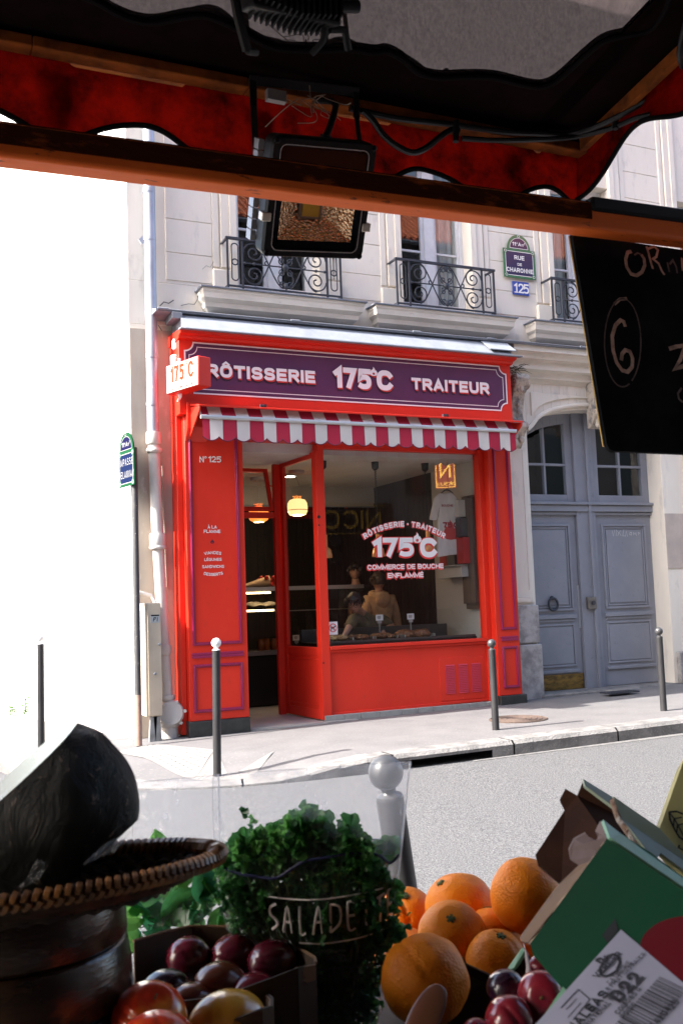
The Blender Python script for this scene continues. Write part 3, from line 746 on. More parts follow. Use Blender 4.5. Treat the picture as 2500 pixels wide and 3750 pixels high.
# doorstep slab, stone and grating
t = thing('doorstep', 'worn grey stone doorstep slab at the foot of the carriage door', 'step', (xc,YD,zb))
mb = MB(); mb.prism([(pxl-.1,YD+.1,zb-.1),(pxl-.05,YW-.12,zb-.1),(xc-.15,YW-.1,zb-.1),(xc-.1,YW-.25,zb-.1),(xc+.35,YW-.22,zb-.1),(xc+.45,YW-.02,zb-.1),(pxr+.1,YW-.05,zb-.1),(pxr+.1,YD+.1,zb-.1)], (0,0,.125)); bpy.data.objects.remove(t); tag(mb.build('doorstep', M_kerb, None, bev=.02), 'worn grey stone doorstep slab at the foot of the carriage door', 'step')
gx = Pz(2268,2536,zb+.03)
t = thing('floor_grate', 'small black iron grating in the doorstep stone', 'grate', (gx.x,gx.y,zb))
mb = MB()
for k in range(12): mb.box(gx.x-.22+.04*k-.008, gx.x-.22+.04*k+.008, gx.y-.10, gx.y+.10, zb+.027, zb+.045)
for yy in (-.1,0,.1): mb.box(gx.x-.24, gx.x+.24, gx.y+yy-.01, gx.y+yy+.01, zb+.026, zb+.043)
mb.build('bar', M_iron, t)
mb = MB(); mb.box(gx.x-.24, gx.x+.24, gx.y-.11, gx.y+.11, zb+.0252, zb+.0262); mb.build('pit', M_dark, t)

# ------------------------------------------------------------------ balcony railings
def railing_mesh():
    m = MB(); hw, H, r = .735, .62, .011
    def C(x, z): return (x, 0, z)
    m.box(-hw-.02, hw+.02, -.02, .02, H-.012, H+.016); m.box(-hw, hw, -.012, .012, .03, .05)
    for s in (-1, 1):
        for x in (hw, hw-.185): m.box(s*x-.011, s*x+.011, -.011, .011, .0, H-.012)
        m.box(s*hw-.012, s*hw+.012, 0, .24, H-.01, H+.014); m.box(s*hw-.01, s*hw+.01, 0, .24, .03, .05)
        a = s*(hw-.092); P = []
        for k in range(28):
            q = 2*math.pi*k/28; x = .042*math.cos(q); z = .042*math.sin(q); z += .185 if z > 0 else -.185; P.append(C(a+x, .335+z))
        m.tube(P, .008, 6, closed=True)
        m.tube([C(a+.036*math.cos(2*math.pi*k/14), .335+.036*math.sin(2*math.pi*k/14)) for k in range(14)], .008, 6, closed=True)
        x1 = hw-.196
        def spiral(cx, cz, r0, a0, turns, dirn, r1=.012, n=34):
            return [C(cx+(r0+(r1-r0)*k/n)*math.cos(a0+dirn*2*math.pi*turns*k/n), cz+(r0+(r1-r0)*k/n)*math.sin(a0+dirn*2*math.pi*turns*k/n)) for k in range(n+1)]
        def mir(P): return [(s*p[0], p[1], p[2]) for p in P]
        for up in (1, -1):
            cz = .335+up*.135
            # big C ring tapering into a spiral near the edge
            P = spiral(x1-.135, cz, .132, 0 if up > 0 else 0, 1.75, up, .018, 44)
            m.tube(mir(P), .0095, 6)
            # S bar from the ring top to the middle on the other side
            Q = []
            for k in range(17):
                t = k/16; x = (x1-.135)*(1-t)+.05*t; z = .335+up*(.267*math.cos(t*math.pi*.93)+.0); Q.append(C(x, z))
            m.tube(mir(Q), .0095, 6)
            # lyre loop at the centre
            P = [C(.0+.10*math.sin(math.pi*k/14)*(1 if k < 15 else 1), .335+up*(.03+.24*k/14)) for k in range(15)]
            m.tube(mir(P), .0085, 6)
            m.tube(mir(spiral(.045, .335+up*.215, .042, math.pi/2*up, 1.4, -up, .010, 20)), .008, 5)
            m.tube(mir(spiral(.05, .335+up*.075, .042, -math.pi/2*up, 1.3, up, .010, 20)), .008, 5)
        m.tube(mir([C(.04,.335),(x1-.27,0,.335),C(x1-.02,.335)]), .009, 6)
        m.ball((s*(x1-.135), 0, .335), .02, 8, 6); m.ball((s*(x1-.02), 0, .335), .018, 8, 6)
        m.tube(mir(spiral(x1-.30, .365, .03, -math.pi/2, .8, 1, .012, 12)), .009, 5)
    m.ball((0,0,.335), .045, 12, 8, (1,.6,1.0)); m.ball((0,0,.57), .028, 8, 6, (1,.6,1.6)); m.ball((0,0,.10), .028, 8, 6, (1,.6,1.6))
    return m
YR = YW-.235
rail = railing_mesh().build('balcony_railing', M_iron, None, smooth=60, bev=0)
rail.location = (4.37, YR, SILLZ+.012)
tag(rail, 'black wrought iron window railing partly hidden behind the hanging floodlight', 'railing', 'scrolled iron railings at the first floor windows')
for x, lb in ((6.63, 'black wrought iron window railing in plain view beside the blue street name plate'), (9.05, 'black wrought iron window railing cut off by the edge of the blackboard')):
    c = copy_tree(rail, (x, YR, SILLZ+.012), lb)

# ------------------------------------------------------------------ street name plates and house number
M_navy = mat('enamel_navy', (.022,.026,.085), .2, coat=.4); M_green = mat('enamel_green', (.035,.16,.075), .2, coat=.4)
M_wht = mat('enamel_white', (.80,.80,.80), .3); M_navy2 = mat('sunlit_enamel_navy', (.010,.016,.050), .9, spec=.0); M_green2 = mat('sunlit_enamel_green', (.014,.065,.030), .9, spec=.0); M_plum2 = mat('sunlit_enamel_plum', (.012,.011,.042), .9, spec=.0); M_plum = mat('enamel_dark_plum', (.035,.02,.07), .2, coat=.4)  # second set is darkened to offset the strong sun on the pole plate
def plate(name, label, o, ux, top, lines, wd=.52, ht=.44, th=.012, post=0):
    o = V(o); ux = V(ux).normalized(); nz = ux.cross(UZ)
    t = thing(name, label, 'street sign', o)
    def P(x, z, k=0): return o+ux*x+UZ*z+nz*k
    def outline(g):
        w, h = wd/2+g, ht/2+g; pts = [(-w,-h),(w,-h),(w,h),(.19+g,h)]
        pts += [((.19+g)*math.cos(R(a)), h+(.21+g*.4)*math.sin(R(a))) for a in range(10, 180, 10)]
        return pts+[(-.19-g,h),(-w,h)]
    m = MB(); m.prism([P(x,z,0) for x,z in outline(0)], nz*th); pl = m.build('plate', M_green2 if post else M_green, t)
    m = MB(); q = .035
    m.face([P(x,z,th+.001) for x,z in [(-wd/2+q,-ht/2+q),(wd/2-q,-ht/2+q),(wd/2-q,ht/2-q),(-wd/2+q,ht/2-q)]]); m.build('field', M_navy2 if post else M_navy, t, smooth=0)
    m = MB(); m.face([P(x,z,th+.0012) for x,z in [(-.15,ht/2+.012),(.15,ht/2+.012)]+[(.15*math.cos(R(a)), ht/2+.012+.15*math.sin(R(a))) for a in range(15,180,15)]]); m.build('crest_field', M_plum2 if post else M_plum, t, smooth=0)
    m = MB(); w2, h2 = wd/2-q, ht/2-q
    stroke(m, [(-w2,-h2),(w2,-h2),(w2,h2),(-w2,h2)], .008, o+nz*(th+.002), ux, UZ, closed=True)
    stroke(m, [(-.15,ht/2+.012)]+[(-.15*math.cos(R(a)), ht/2+.012+.15*math.sin(R(a))) for a in range(15,180,15)]+[(.15,ht/2+.012)], .006, o+nz*(th+.002), ux, UZ, closed=True)
    for sx in (-1,1):
        for sz in (-1,1): stroke(m, [(sx*(wd/2-.035)+.018*math.cos(a), sz*(ht/2-.035)+.018*math.sin(a)) for a in [2*math.pi*k/10 for k in range(10)]], .006, o+nz*(th+.005), ux, UZ, closed=True)
    stroke(m, [(.018*math.cos(a), ht/2+.185+.018*math.sin(a)) for a in [2*math.pi*k/10 for k in range(10)]], .006, o+nz*(th+.005), ux, UZ, closed=True)
    wht = mat('sunlit_enamel_white', (.30,.30,.30), .8, spec=0) if post else M_wht  # white darkened to offset the strong sun on this plate
    m.build('white_line', wht, t, smooth=0)
    m = MB()
    for sx in (-1,1):
        for sz in (-1,1): m.face([P(sx*(wd/2-.035)+.032*math.cos(a), sz*(ht/2-.035)+.032*math.sin(a), th+.0035) for a in [2*math.pi*k/14 for k in range(14)]])
    m.build('corner_boss', M_green, t, smooth=0)
    m = MB()
    text(m, '11', o+UZ*(ht/2+.05)-ux*.075+nz*(th+.002), ux, UZ, .05, .22, .9); text(m, 'A', o+UZ*(ht/2+.05)+ux*.015+nz*(th+.002), ux, UZ, .05, .2, .8)
    stroke(m, [(-.032,.085),(-.022,.085),(-.024,.096),(-.034,.092),(-.032,.078),(-.022,.078)], .004, o+UZ*(ht/2)+nz*(th+.002), ux, UZ)
    for k, x in enumerate((.052,.072)): stroke(m, [(x,.05),(x,.078),(x+.012,.080)], .007, o+UZ*(ht/2)+nz*(th+.002), ux, UZ)
    stroke(m, [(.100,.105),(.100,.07)], .006, o+UZ*(ht/2)+nz*(th+.002), ux, UZ); stroke(m, [(.092,.095),(.110,.095)], .005, o+UZ*(ht/2)+nz*(th+.0022), ux, UZ)
    for s, z, h, sx in lines: text(m, s, o+UZ*z+nz*(th+.002), ux, UZ, h, .2 if not post else .10, sx, .13 if not post else .22)
    m.build('lettering', wht, t, smooth=0)
    return t, P
c = Pt(1899, 967, YW-.03)
plate('street_name_plate', 'blue and green enamel plate reading RUE DE CHARONNE on the upper wall', (c.x, YW-.035, c.z), UX, 0,
      [('RUE', .055, .06, .8), ('DE', -.03, .04, .8), ('CHARONNE', -.125, .062, .68)], wd=.52, ht=.41)
c = Pt(1906, 1056, YW-.03)
t = thing('house_number_plate', 'small blue enamel house number plate reading 125', 'number plate', (c.x,YW-.03,c.z))
mb = MB(); mb.box(c.x-.135, c.x+.135, YW-.036, YW-.019, c.z-.095, c.z+.095); mb.build('plate', mat('enamel_blue', (.03,.075,.36), .25, coat=.3), t, bev=.004)
mb = MB()
o = V((c.x, YW-.0375, c.z-.068))
for k, (ch, x) in enumerate((('1',-.085),('2',0),('5',.085))):
    text(mb, ch, o+UX*x, UX, UZ, .136, .17, .62)
stroke(mb, [(-.112,.008),(-.058,.008)], .014, o+UX*0, UX, UZ)
mb.build('lettering', M_wht, t, smooth=0)
# dead-end street plate on its pole, facing the camera's left
cc = Pf(467, 1716, 11.15)
ux = -d
t, P = plate('street_name_plate', 'sunlit IMPASSE DELAUNAY plate on top of the grey pole', cc, ux, 1,
      [('IMPASSE', .035, .078, .44), ('DELAUNAY', -.105, .078, .37)], wd=.41, ht=.40, th=.014, post=1)
pb = V((Pz(508,2732,0).x, Pz(508,2732,0).y, 0)); 
M_post = mat('grey_post_paint', (.035,.035,.038), .6, (.06,.057,.057), 25, .5, .68, col3=(.5,.48,.46), v3=45, lo3=.66, hi3=.7, stretch=(1,1,.4))
pt_ = Pf(491,1640,11.2)
t = thing('sign_pole', 'slim grey steel pole standing at the white corner wall', 'pole', pb)
mb = MB(); mb.tube([pb, V((pt_.x, pt_.y, pt_.z))], .036, 14); mb.build('pole', M_post, t)
mb = MB(); mb.tube([pb, pb.lerp(pt_, .16)], .0375, 14, caps=False); mb.build('rusty_foot', mat('rust_paint', (.33,.20,.15), .7, (.22,.15,.12), 20), t)
q = P(0,.1,-.02)
mb = MB(); mb.tube([V((pt_.x,pt_.y,cc.z+.12)), P(.12,.12,-.002)], .012, 6); mb.tube([V((pt_.x,pt_.y,cc.z-.12)), P(.12,-.12,-.002)], .012, 6); mb.build('clamp', M_post, t)
# ------------------------------------------------------------------ the red shopfront
M_red = mat('red_paint', (.64,.029,.013), .42, (.57,.024,.011), 1.6, .4, .7, bump=.05, bs=35, spec=.35, col3=(.53,.034,.014), v3=11, lo3=.60, hi3=.75, stretch=(1,1,.5))
M_prp = mat('magenta_moulding', (.25,.010,.065), .38); M_louv = mat('pink_louvre', (.46,.020,.040), .4)
M_sign = mat('aubergine_panel', (.085,.018,.072), .45, (.075,.016,.064), 3)
M_let = mat('pale_lettering', (.74,.71,.72), .5); M_letr = mat('coral_edge', (.60,.055,.05), .5); M_lets = mat('deep_aubergine', (.022,.006,.026), .6)
M_black = mat('black_plinth_stone', (.018,.022,.022), .35, (.03,.034,.034), 20)
M_tile = mat('pale_floor_tile', (.36,.34,.32), .5, (.30,.285,.27), 3)
M_grey = mat('grey_stone_strip', (.30,.30,.29), .8, (.23,.23,.225), 8, .4, .65)
YP = 10.85; YF = 10.78; YG = 11.05; YDR = 12.0
SH = thing('shopfront', 'red painted wooden shopfront with an aubergine sign board reading ROTISSERIE 175 C TRAITEUR', 'shopfront', (5.2, YP, 0))
XL, XR = 3.03, 7.41
def panel_frame(m, a, b, z0, z1, y, w=.035, pr=.022):
    for (ww, pp, g) in ((w, pr*.55, 0), (w*.45, pr, w*.2)):
        m.box(a+g, a+g+ww, y-pp, y+.001, z0+g, z1-g); m.box(b-g-ww, b-g, y-pp, y+.001, z0+g, z1-g)
        m.box(a+g+ww, b-g-ww, y-pp+.0007, y+.001, z0+g, z0+g+ww); m.box(a+g+ww, b-g-ww, y-pp+.0007, y+.001, z1-g-ww, z1-g)
# left pilaster
def pilaster(x0, x1, xa, xb, side):
    m = MB(); m.box(x0, x1, YP, YW, .17, 3.72)
    o = m.build('pilaster', M_red, SH, bev=.008)
    m = MB(); panel_frame(m, xa, xb, 1.0, 3.41, YP); panel_frame(m, xa, xb, .26, .79, YP)
    for z, p in ((.875,.020),(.905,.012)): m.box(xa-.01, xb+.01, YP-p, YP+.001, z-.014, z+.014)
    m.build('moulding', M_prp, o, bev=.003)
    m = MB(); m.box(x0-(.02 if side < 0 else 0), x1+(.05 if side > 0 else 0.0), YP-.03, YW+.0, gz(x0)-.05, .17); m.build('plinth', M_black, o, bev=.006)
    return o
pl = pilaster(XL, 3.72, 3.075, 3.655, -1)
pr = pilaster(7.06, XR, 7.13, 7.37, 1)
mb = MB(); mb.box(2.965, XL-.001, YP+.10, YW, .02, 4.40); mb.build('side_board', M_red, SH, bev=.006)
# painted words on the left pilaster
mb = MB(); yl = YP-.0015
def fitx(s, w, want, h, tr):
    q = .5
    for _ in range(40): q *= 1+(want/text_width(s, h, w, q, tr)-1)*.8
    return q
def ptext(s, px0, px1, pyc, hpx, w=.17, bow=None, tr=.12):
    a, b = Pt(px0, pyc, YP), Pt(px1, pyc, YP); h = hpx*.00331; c = (a+b)/2
    m = MB(); text(m, s, V((c.x, YP-.003, c.z-h/2)), UX, UZ, h, w, fitx(s, w, b.x-a.x, h, tr), tr, bow=bow); return m
for m in (ptext('N',730,746,1682,21), ptext('125',763,809,1682,21,tr=.1)): m.build('lettering', M_let, pl, smooth=0)
mb = MB(); c = Pt(752.5,1675,YP); stroke(mb, [(.010*math.cos(a),.010*math.sin(a)) for a in [2*math.pi*k/10 for k in range(10)]], .007, c+V((0,-.003,0)), UX, UZ, closed=True); mb.build('lettering', M_let, pl, smooth=0)
for s_, px0, px1, pyc, hp, bow in (('À LA',760,793,1930,11,None),('FLAMME',746,807,1946,11,None),('VIANDES',748,809,2024,10,.42),('LÉGUMES',748,811,2049,10,None),('SANDWICHS',740,820,2075,10,None),('DESSERTS',745,817,2104,10,-.42)):
    ptext(s_, px0, px1, pyc, hp, bow=bow).build('lettering', M_let, pl, smooth=0)
mb = MB(); c = Pt(777,1984,YP); flame(mb, c+V((0,-.002,-.02)), UX, UZ, .05, lift=.0); mb.build('flame_mark', M_lets, pl, smooth=0)
# fascia with the sign board
ztop, zbot = 4.455, 3.845
mb = MB(); mb.box(2.965, 7.43, YF, YW, 3.60, 4.46)
fa = mb.build('fascia', M_red, SH, bev=.006)
mb = MB()
pr_ = [(YF,4.455),(YF-.05,4.465),(YF-.06,4.49),(YF-.14,4.505),(YF-.15,4.54),(YW,4.60),(YW,4.455)]
mb.prism([(2.955,y,z) for y, z in pr_], (7.44-2.955,0,0)); mb.build('cornice', M_red, SH)
mb = MB(); mb.prism([(3.0,YF-.175,4.535),(3.0,YF-.175,4.555),(3.0,YW-.36,4.765),(3.0,YW-.02,4.772),(3.0,YW-.02,4.60)], (7.36-3.0,0,0))
mb.prism([(2.94,YF-.20,4.527),(2.94,YF-.20,4.545),(2.94,YF-.10,4.556),(2.94,YF-.10,4.535)], (7.50-2.94,0,0))
mb.box(2.90, 3.02, YW-.42, YW-.1, 4.70, 4.774)
zk = mb.build('zinc_capping', M_zinc, SH, bev=.004)
mb = MB(); mb.prism([(7.02,YF-.176,4.60),(7.02,YF-.176,4.612),(7.02,YW-.38,4.772),(7.02,YW-.38,4.76)], (.40,0,0)); mb.build('zinc_patch', M_zinc, zk)
# sign board: notched corners, double line
def notched(x0, x1, z0, z1, r):
    P = []
    for cx, cz, a0 in ((x0,z0,90),(x1,z0,180),(x1,z1,270),(x0,z1,0)):
        arcp = [(cx+r*math.cos(R(a0-90*k/6)), cz+r*math.sin(R(a0-90*k/6))) for k in range(7)]
        P += arcp
    return P
def cc_notch(x0, x1, z0, z1, r):
    P = []
    P += [(x0+r*math.cos(R(90-90*k/6)), z0+r*math.sin(R(90-90*k/6))) for k in range(7)]
    P += [(x1+r*math.cos(R(180-90*k/6)), z0+r*math.sin(R(180-90*k/6))) for k in range(7)]
    P += [(x1+r*math.cos(R(270-90*k/6)), z1+r*math.sin(R(270-90*k/6))) for k in range(7)]
    P += [(x0+r*math.cos(R(360-90*k/6)), z1+r*math.sin(R(360-90*k/6))) for k in range(7)]
    return P
sx0, sx1 = 3.035, 7.35
mb = MB(); mb.prism([(x, YF-.006, z) for x, z in cc_notch(sx0, sx1, zbot, ztop-.025, .10)], (0,.005,0)); sb = mb.build('sign_board', M_sign, fa, smooth=0)
mb = MB(); stroke(mb, cc_notch(sx0, sx1, zbot, ztop-.025, .10), .017, (0,YF-.0075,0), UX, UZ, closed=True); stroke(mb, cc_notch(sx0+.05, sx1-.05, zbot+.05, ztop-.075, .095), .009, (0,YF-.0075,0), UX, UZ, closed=True)
mb.build('border_line', M_let, fa, smooth=0)
def dep(s, x0, x1, z, h, w, track):
    sxf = 1.0
    for _ in range(30): sxf *= 1+((x1-x0)/text_width(s, h, w, sxf, track)-1)*.9
    ml, mr, ms = MB(), MB(), MB()
    for m, dx, dz, dy in ((ml,0,0,-.024),(mr,.007,-.008,-.020),(mr,.014,-.016,-.016),(ms,.004,-.036,-.009)):
        text(m, s, (x0+dx, YF+dy, z+dz), UX, UZ, h, w, sxf, track, align='l')
    ml.build('lettering', M_let, fa, smooth=0); mr.build('letter_edge', M_letr, fa, smooth=0); ms.build('letter_shade', M_lets, fa, smooth=0)
def xz(px, py): p = Pt(px, py, YF-.024); return p.x, p.z
xa, za = xz(757,1378); xb, _ = xz(1154,1397); dep('RÔTISSERIE', xa, xb, za, .150, .25, .13)
xa, za = xz(1222,1418); xb, _ = xz(1360,1424); dep('175', xa, xb, za, .255, .255, .05)
xa, za2 = xz(1380,1430); xb, _ = xz(1441,1433); dep('C', xa, xb, za-.0, .255, .26, .04)
xa, za = xz(1507,1425); xb, _ = xz(1791,1440); dep('TRAITEUR', xa, xb, za+.0, .15, .25, .13)
xa, za = xz(1368,1376)
ml, mr = MB(), MB()
for m, dx, dz, dy in ((ml,0,0,-.024),(mr,.009,-.009,-.019),(mr,.018,-.018,-.016)): flame(m, (xa+dx, YF+dy, za+dz), UX, UZ, .115)
ml.build('flame_mark', M_let, fa, smooth=0); mr.build('flame_edge', M_letr, fa, smooth=0)
# capital blocks beside the awning
mb = MB(); mb.box(XL+.01, 3.30, YP-.11, YP+.0, 3.45, 3.74); mb.prism([(XL+.01,YP-.11,3.45),(XL+.01,YP,3.45),(XL+.01,YP,3.30)], (.25,0,0)); mb.build('capital', M_red, SH, bev=.004)
# window: frame, stall riser, glass
XM0, XM1 = Pt(1157,2200,YG-.1).x, Pt(1200,2200,YG-.08).x
mb = MB()
mb.box(XM1-.085, XM1, YG-.10, YG+.05, .02, 3.35)               # mullion
mb.box(6.985, 7.06, YG-.09, YG+.05, .06, 3.35)
mb.box(6.93, 6.985, YG-.045, YG+.05, .93, 3.35) if False else None
mb.box(XM1, 6.985, YG-.04, YG+.05, 3.30, 3.40); mb.box(3.72, 7.06, YG-.14, YG+.06, 3.36, 3.62)
mb.box(XM1, 6.985, YG-.12, YG+.05, .865, .905); mb.box(XM1, 6.985, YG-.09, YG+.04, .83, .864)
wf = mb.build('window_frame', M_red, SH, bev=.006)
mb = MB(); mb.box(XM1, 6.985, YG-.06, YG+.03, .10, .829); mb.prism([(XM1,YG-.07,.075),(6.985,YG-.07,.11),(6.985,YG-.07,.14),(XM1,YG-.07,.12)], (0,.02,0))
sr = mb.build('stall_riser', M_red, SH, bev=.005)
mb = MB(); va, vb = 6.28, 6.93; vz0, vz1 = .15, .69
mb.box(va, vb, YG-.066, YG-.058, vz0, vz1); 
vp = mb.build('vent_panel', M_red, sr, bev=.002)
mb = MB()
for cx in (6.43, 6.62, 6.81):
    for k in range(17):
        z = .235+k*.0215; mb.prism([(cx-.068,YG-.066,z),(cx-.068,YG-.076,z),(cx-.068,YG-.066,z+.016)], (.136,0,0))
mb.build('louvre', M_louv, sr)
mb = MB()
for xx in (va+.02, vb-.02, (va+vb)/2):
    for zz in (vz0+.02, vz1-.02): mb.lathe([(.006,0),(.005,.003),(0,.003)], (xx,YG-.066,zz), 8, (0,-1,0))
mb.build('screw', M_letr, sr)
mb = MB(); k = 0; x = XM1-.10
while x < 7.03:
    w = random.choice((.22,.25,.3)); x1 = min(7.03, x+w); mb.prism([(x+.003,YG-.115,gz(x)-.05),(x1-.003,YG-.115,gz(x1)-.05),(x1-.003,YG-.115,max(.098,gz(x1)+.05)),(x+.003,YG-.115,.098)], (0,.14,0)); x = x1
mb.build('stone_footing', M_grey, SH, bev=.004)
mb = MB(); mb.face([(XM1,YG,.90),(6.985,YG,.90),(6.985,YG,3.31),(XM1,YG,3.31)])
gp = mb.build('window_pane', glass_mat('shop_glass', (.93,.95,.94), 1.5, mul=1.35), SH, smooth=0)
# window lettering
M_rv = mat('red_vinyl', (.62,.03,.03), .5); yg = YG-.003
def gtext(s, px0, px1, py0, py1, pyt, w=.24, bow=None, track=.1, red=.011, dx=0, dz=0):
    a, b = Pt(px0, py0, YG), Pt(px1, py1, YG); t_ = Pt(px0, pyt, YG); h = t_.z-a.z; W = b.x-a.x; sxf = 1.0
    for _ in range(30): sxf *= 1+(W/text_width(s, h, w, sxf, track)-1)*.9
    z = (a.z+b.z)/2
    c = V(((a.x+b.x)/2, yg-.003, z))
    mb, mr2 = MB(), MB(); text(mb, s, c, UX, UZ, h, w, sxf, track, bow=bow)
    text(mr2, s, c+V((-.004,.0028,-.006)), UX, UZ, h, w, sxf, track, bow=bow, grow=red)
    mb.build('lettering', M_let, gp, smooth=0); mr2.build('letter_edge', M_rv, gp, smooth=0)
gtext('RÔTISSERIE · TRAITEUR', 1326, 1629, 1929, 1929, 1908, .25, bow=1.08, track=.14)
gtext('175', 1365, 1515, 2038, 2041, 1967, .255, track=.05, red=.016)
gtext('C', 1538, 1602, 2041, 2042, 1969, .28, red=.016)
gtext('COMMERCE DE BOUCHE', 1345, 1623, 2085, 2083, 2067, .21, track=.1)
gtext('ENFLAMMÉ', 1419, 1550, 2116, 2115, 2098, .21, track=.1)
mb, mr2 = MB(), MB(); c = Pt(1527,1988,YG); flame(mb, (c.x, yg-.0035, c.z), UX, UZ, .135); flame(mr2, (c.x-.003, yg-.0012, c.z-.012), UX, UZ, .155, hole=False)
mb.build('flame_mark', M_let, gp, smooth=0); mr2.build('flame_edge', M_rv, gp, smooth=0)
# no-dogs sticker
c = Pt(1218,2301,YG)
mb = MB(); mb.box(c.x-.062, c.x+.062, YG-.006, YG-.004, c.z-.078, c.z+.078); st = mb.build('sticker', M_wht, gp, bev=.001)
mb = MB(); stroke(mb, [(.047*math.cos(a),.047*math.sin(a)) for a in [2*math.pi*k/24 for k in range(24)]], .010, (c.x,YG-.0072,c.z+.004), UX, UZ, closed=True); stroke(mb, [(-.033,.033),(.033,-.033)], .009, (c.x,YG-.0080,c.z+.004), UX, UZ)
mb.build('red_ring', mat('signal_red', (.60,.02,.02), .5), st, smooth=0)
mb = MB(); o = (c.x,YG-.0068,c.z)
mb.face([V(o)+UX*x+UZ*z for x, z in [(-.026,-.028),(-.016,-.028),(-.014,-.006),(.008,-.006),(.009,-.028),(.018,-.028),(.019,.008),(.026,.014),(.034,.016),(.034,.024),(.02,.032),(.012,.016),(-.02,.012),(-.03,.024),(-.034,.02),(-.026,.006)]])
mb.build('dog_mark', M_dark, st, smooth=0)
# recessed entrance: frame with transom light, floor, soffit
xa, xj = 3.72, Pt(1032,2200,YDR).x
zh = Pt(950,1681,YDR).z; ztr = Pt(960,1888,YDR).z
mb = MB()
mb.box(xa, XM1+.1, YG+.06, YDR+.1, 3.40, 3.62)                     # soffit
mb.box(3.60, xj+.06, YDR, YDR+.07, zh, 3.40)
mb.box(xj-.065, xj+.02, YDR-.002, YDR+.07, .02, zh); mb.box(3.80, xj-.065, YDR+.001, YDR+.07, ztr-.03, ztr+.045)
xl = Pt(884,2200,YDR).x; mb.box(xl-.25, xl+.0, YDR+.0, YDR+.07, .02, ztr-.03); mb.box(xl, xl+.03, YDR+.01, YDR+.06, .02, ztr-.03)
mb.box(3.60, 3.719, YP+.36, YDR, .02, 3.40)
mb.build('entrance_frame', M_red, SH, bev=.005)
# pivoting light above the door, tilted open
th = R(20); ax = V((0, math.sin(th), math.cos(th)))
p0_ = V((0, YDR-.02, ztr+.06)); hh = Pt(950,1703,YDR).z-ztr-.05; xr_ = xj-.085
def tl(x, k, y=0): return V((x, p0_.y, p0_.z))+ax*k*1.0+V((0,math.cos(th),-math.sin(th)))*y
mb = MB()
for a, b, k0, k1 in ((3.62,xr_,0,.05),(3.62,xr_,hh-.05,hh),(xr_-.05,xr_,.05,hh-.05)):
    mb.obox((tl(a,k0)+tl(b,k1))/2, V(((b-a)/2,0,0)), ax*((k1-k0)/2), V((0,math.cos(th),-math.sin(th)))*.02)
hl = mb.build('hopper_light', M_red, SH, bev=.003)
mb = MB(); mb.face([tl(3.62,.04),tl(xr_-.03,.04),tl(xr_-.03,hh-.03),tl(3.62,hh-.03)]); mb.build('pane', M_glass, hl, smooth=0)
mb = MB(); mb.tube([tl(xr_-.01,hh*.62), V((xj-.04,YDR+.02,ztr+.05+hh*.52))], .009, 6); mb.build('stay', M_red, hl)
mb = MB(); mb.box(3.3, XM1+.3, YP+.02, YDR+4.0, -.10, .035); mb.build('floor', M_tile, SH)
mb = MB(); mb.prism([(3.73,YP-.02,-.05),(XM1-.1,YP-.02,-.05),(XM1-.1,YP+.02,-.05),(3.73,YP+.02,-.05)], (0,0,.075)); mb.build('door_sill', M_grey, SH)
# glazed door leaf standing open, edge on to the street
xn, xf = XM1-.09, xj+.03; yn, yf = YG-.10, YDR-.02
D0, D1 = V((xf,yf,0)), V((xn,yn,0)); dv = (D1-D0); dl = dv.length; du = dv.normalized(); dn = V((-du.y,du.x,0))
ztp = Pt(1172,1652,yn).z
def dbox(m, a, b, z0, z1, h=.022): m.obox(D0+du*((a+b)/2)+V((0,0,(z0+z1)/2)), du*((b-a)/2), dn*h, V((0,0,(z1-z0)/2)))
mb = MB()
dbox(mb,0,.09,.05,ztp); dbox(mb,dl-.11,dl,.05,ztp); dbox(mb,.09,dl-.11,ztp-.07,ztp,.0215); dbox(mb,.09,dl-.11,.80,.90,.0215); dbox(mb,.09,dl-.11,.05,.16,.0215); dbox(mb,.09,dl-.11,.16,.80,.012)
dbox(mb,.12,dl-.14,.20,.215,.018); dbox(mb,.12,dl-.14,.745,.76,.018)
dl_ = mb.build('door_leaf', M_red, SH, bev=.004); dl_['label'] = 'glazed red door leaf standing open'
mb = MB(); mb.face([D0+du*.08+V((0,0,.89)), D0+du*(dl-.1)+V((0,0,.89)), D0+du*(dl-.1)+V((0,0,ztp-.05)), D0+du*.08+V((0,0,ztp-.05))]); mb.build('pane', M_glass, dl_, smooth=0)
mb = MB()
for z in (Pt(1175,1923,yn).z, Pt(1191,2428,yn).z): mb.lathe([(.011,0),(.010,.003),(0,.003)], (xn-.002,yn-.001,z), 10, (0,-1,0))
mb.lathe([(.02,0),(.02,.004),(0,.004)], (xn+.0,yn-.001,Pt(1170,1893,yn).z), 10, (0,-1,0))
mb.build('bolt_hole', M_dark, dl_)

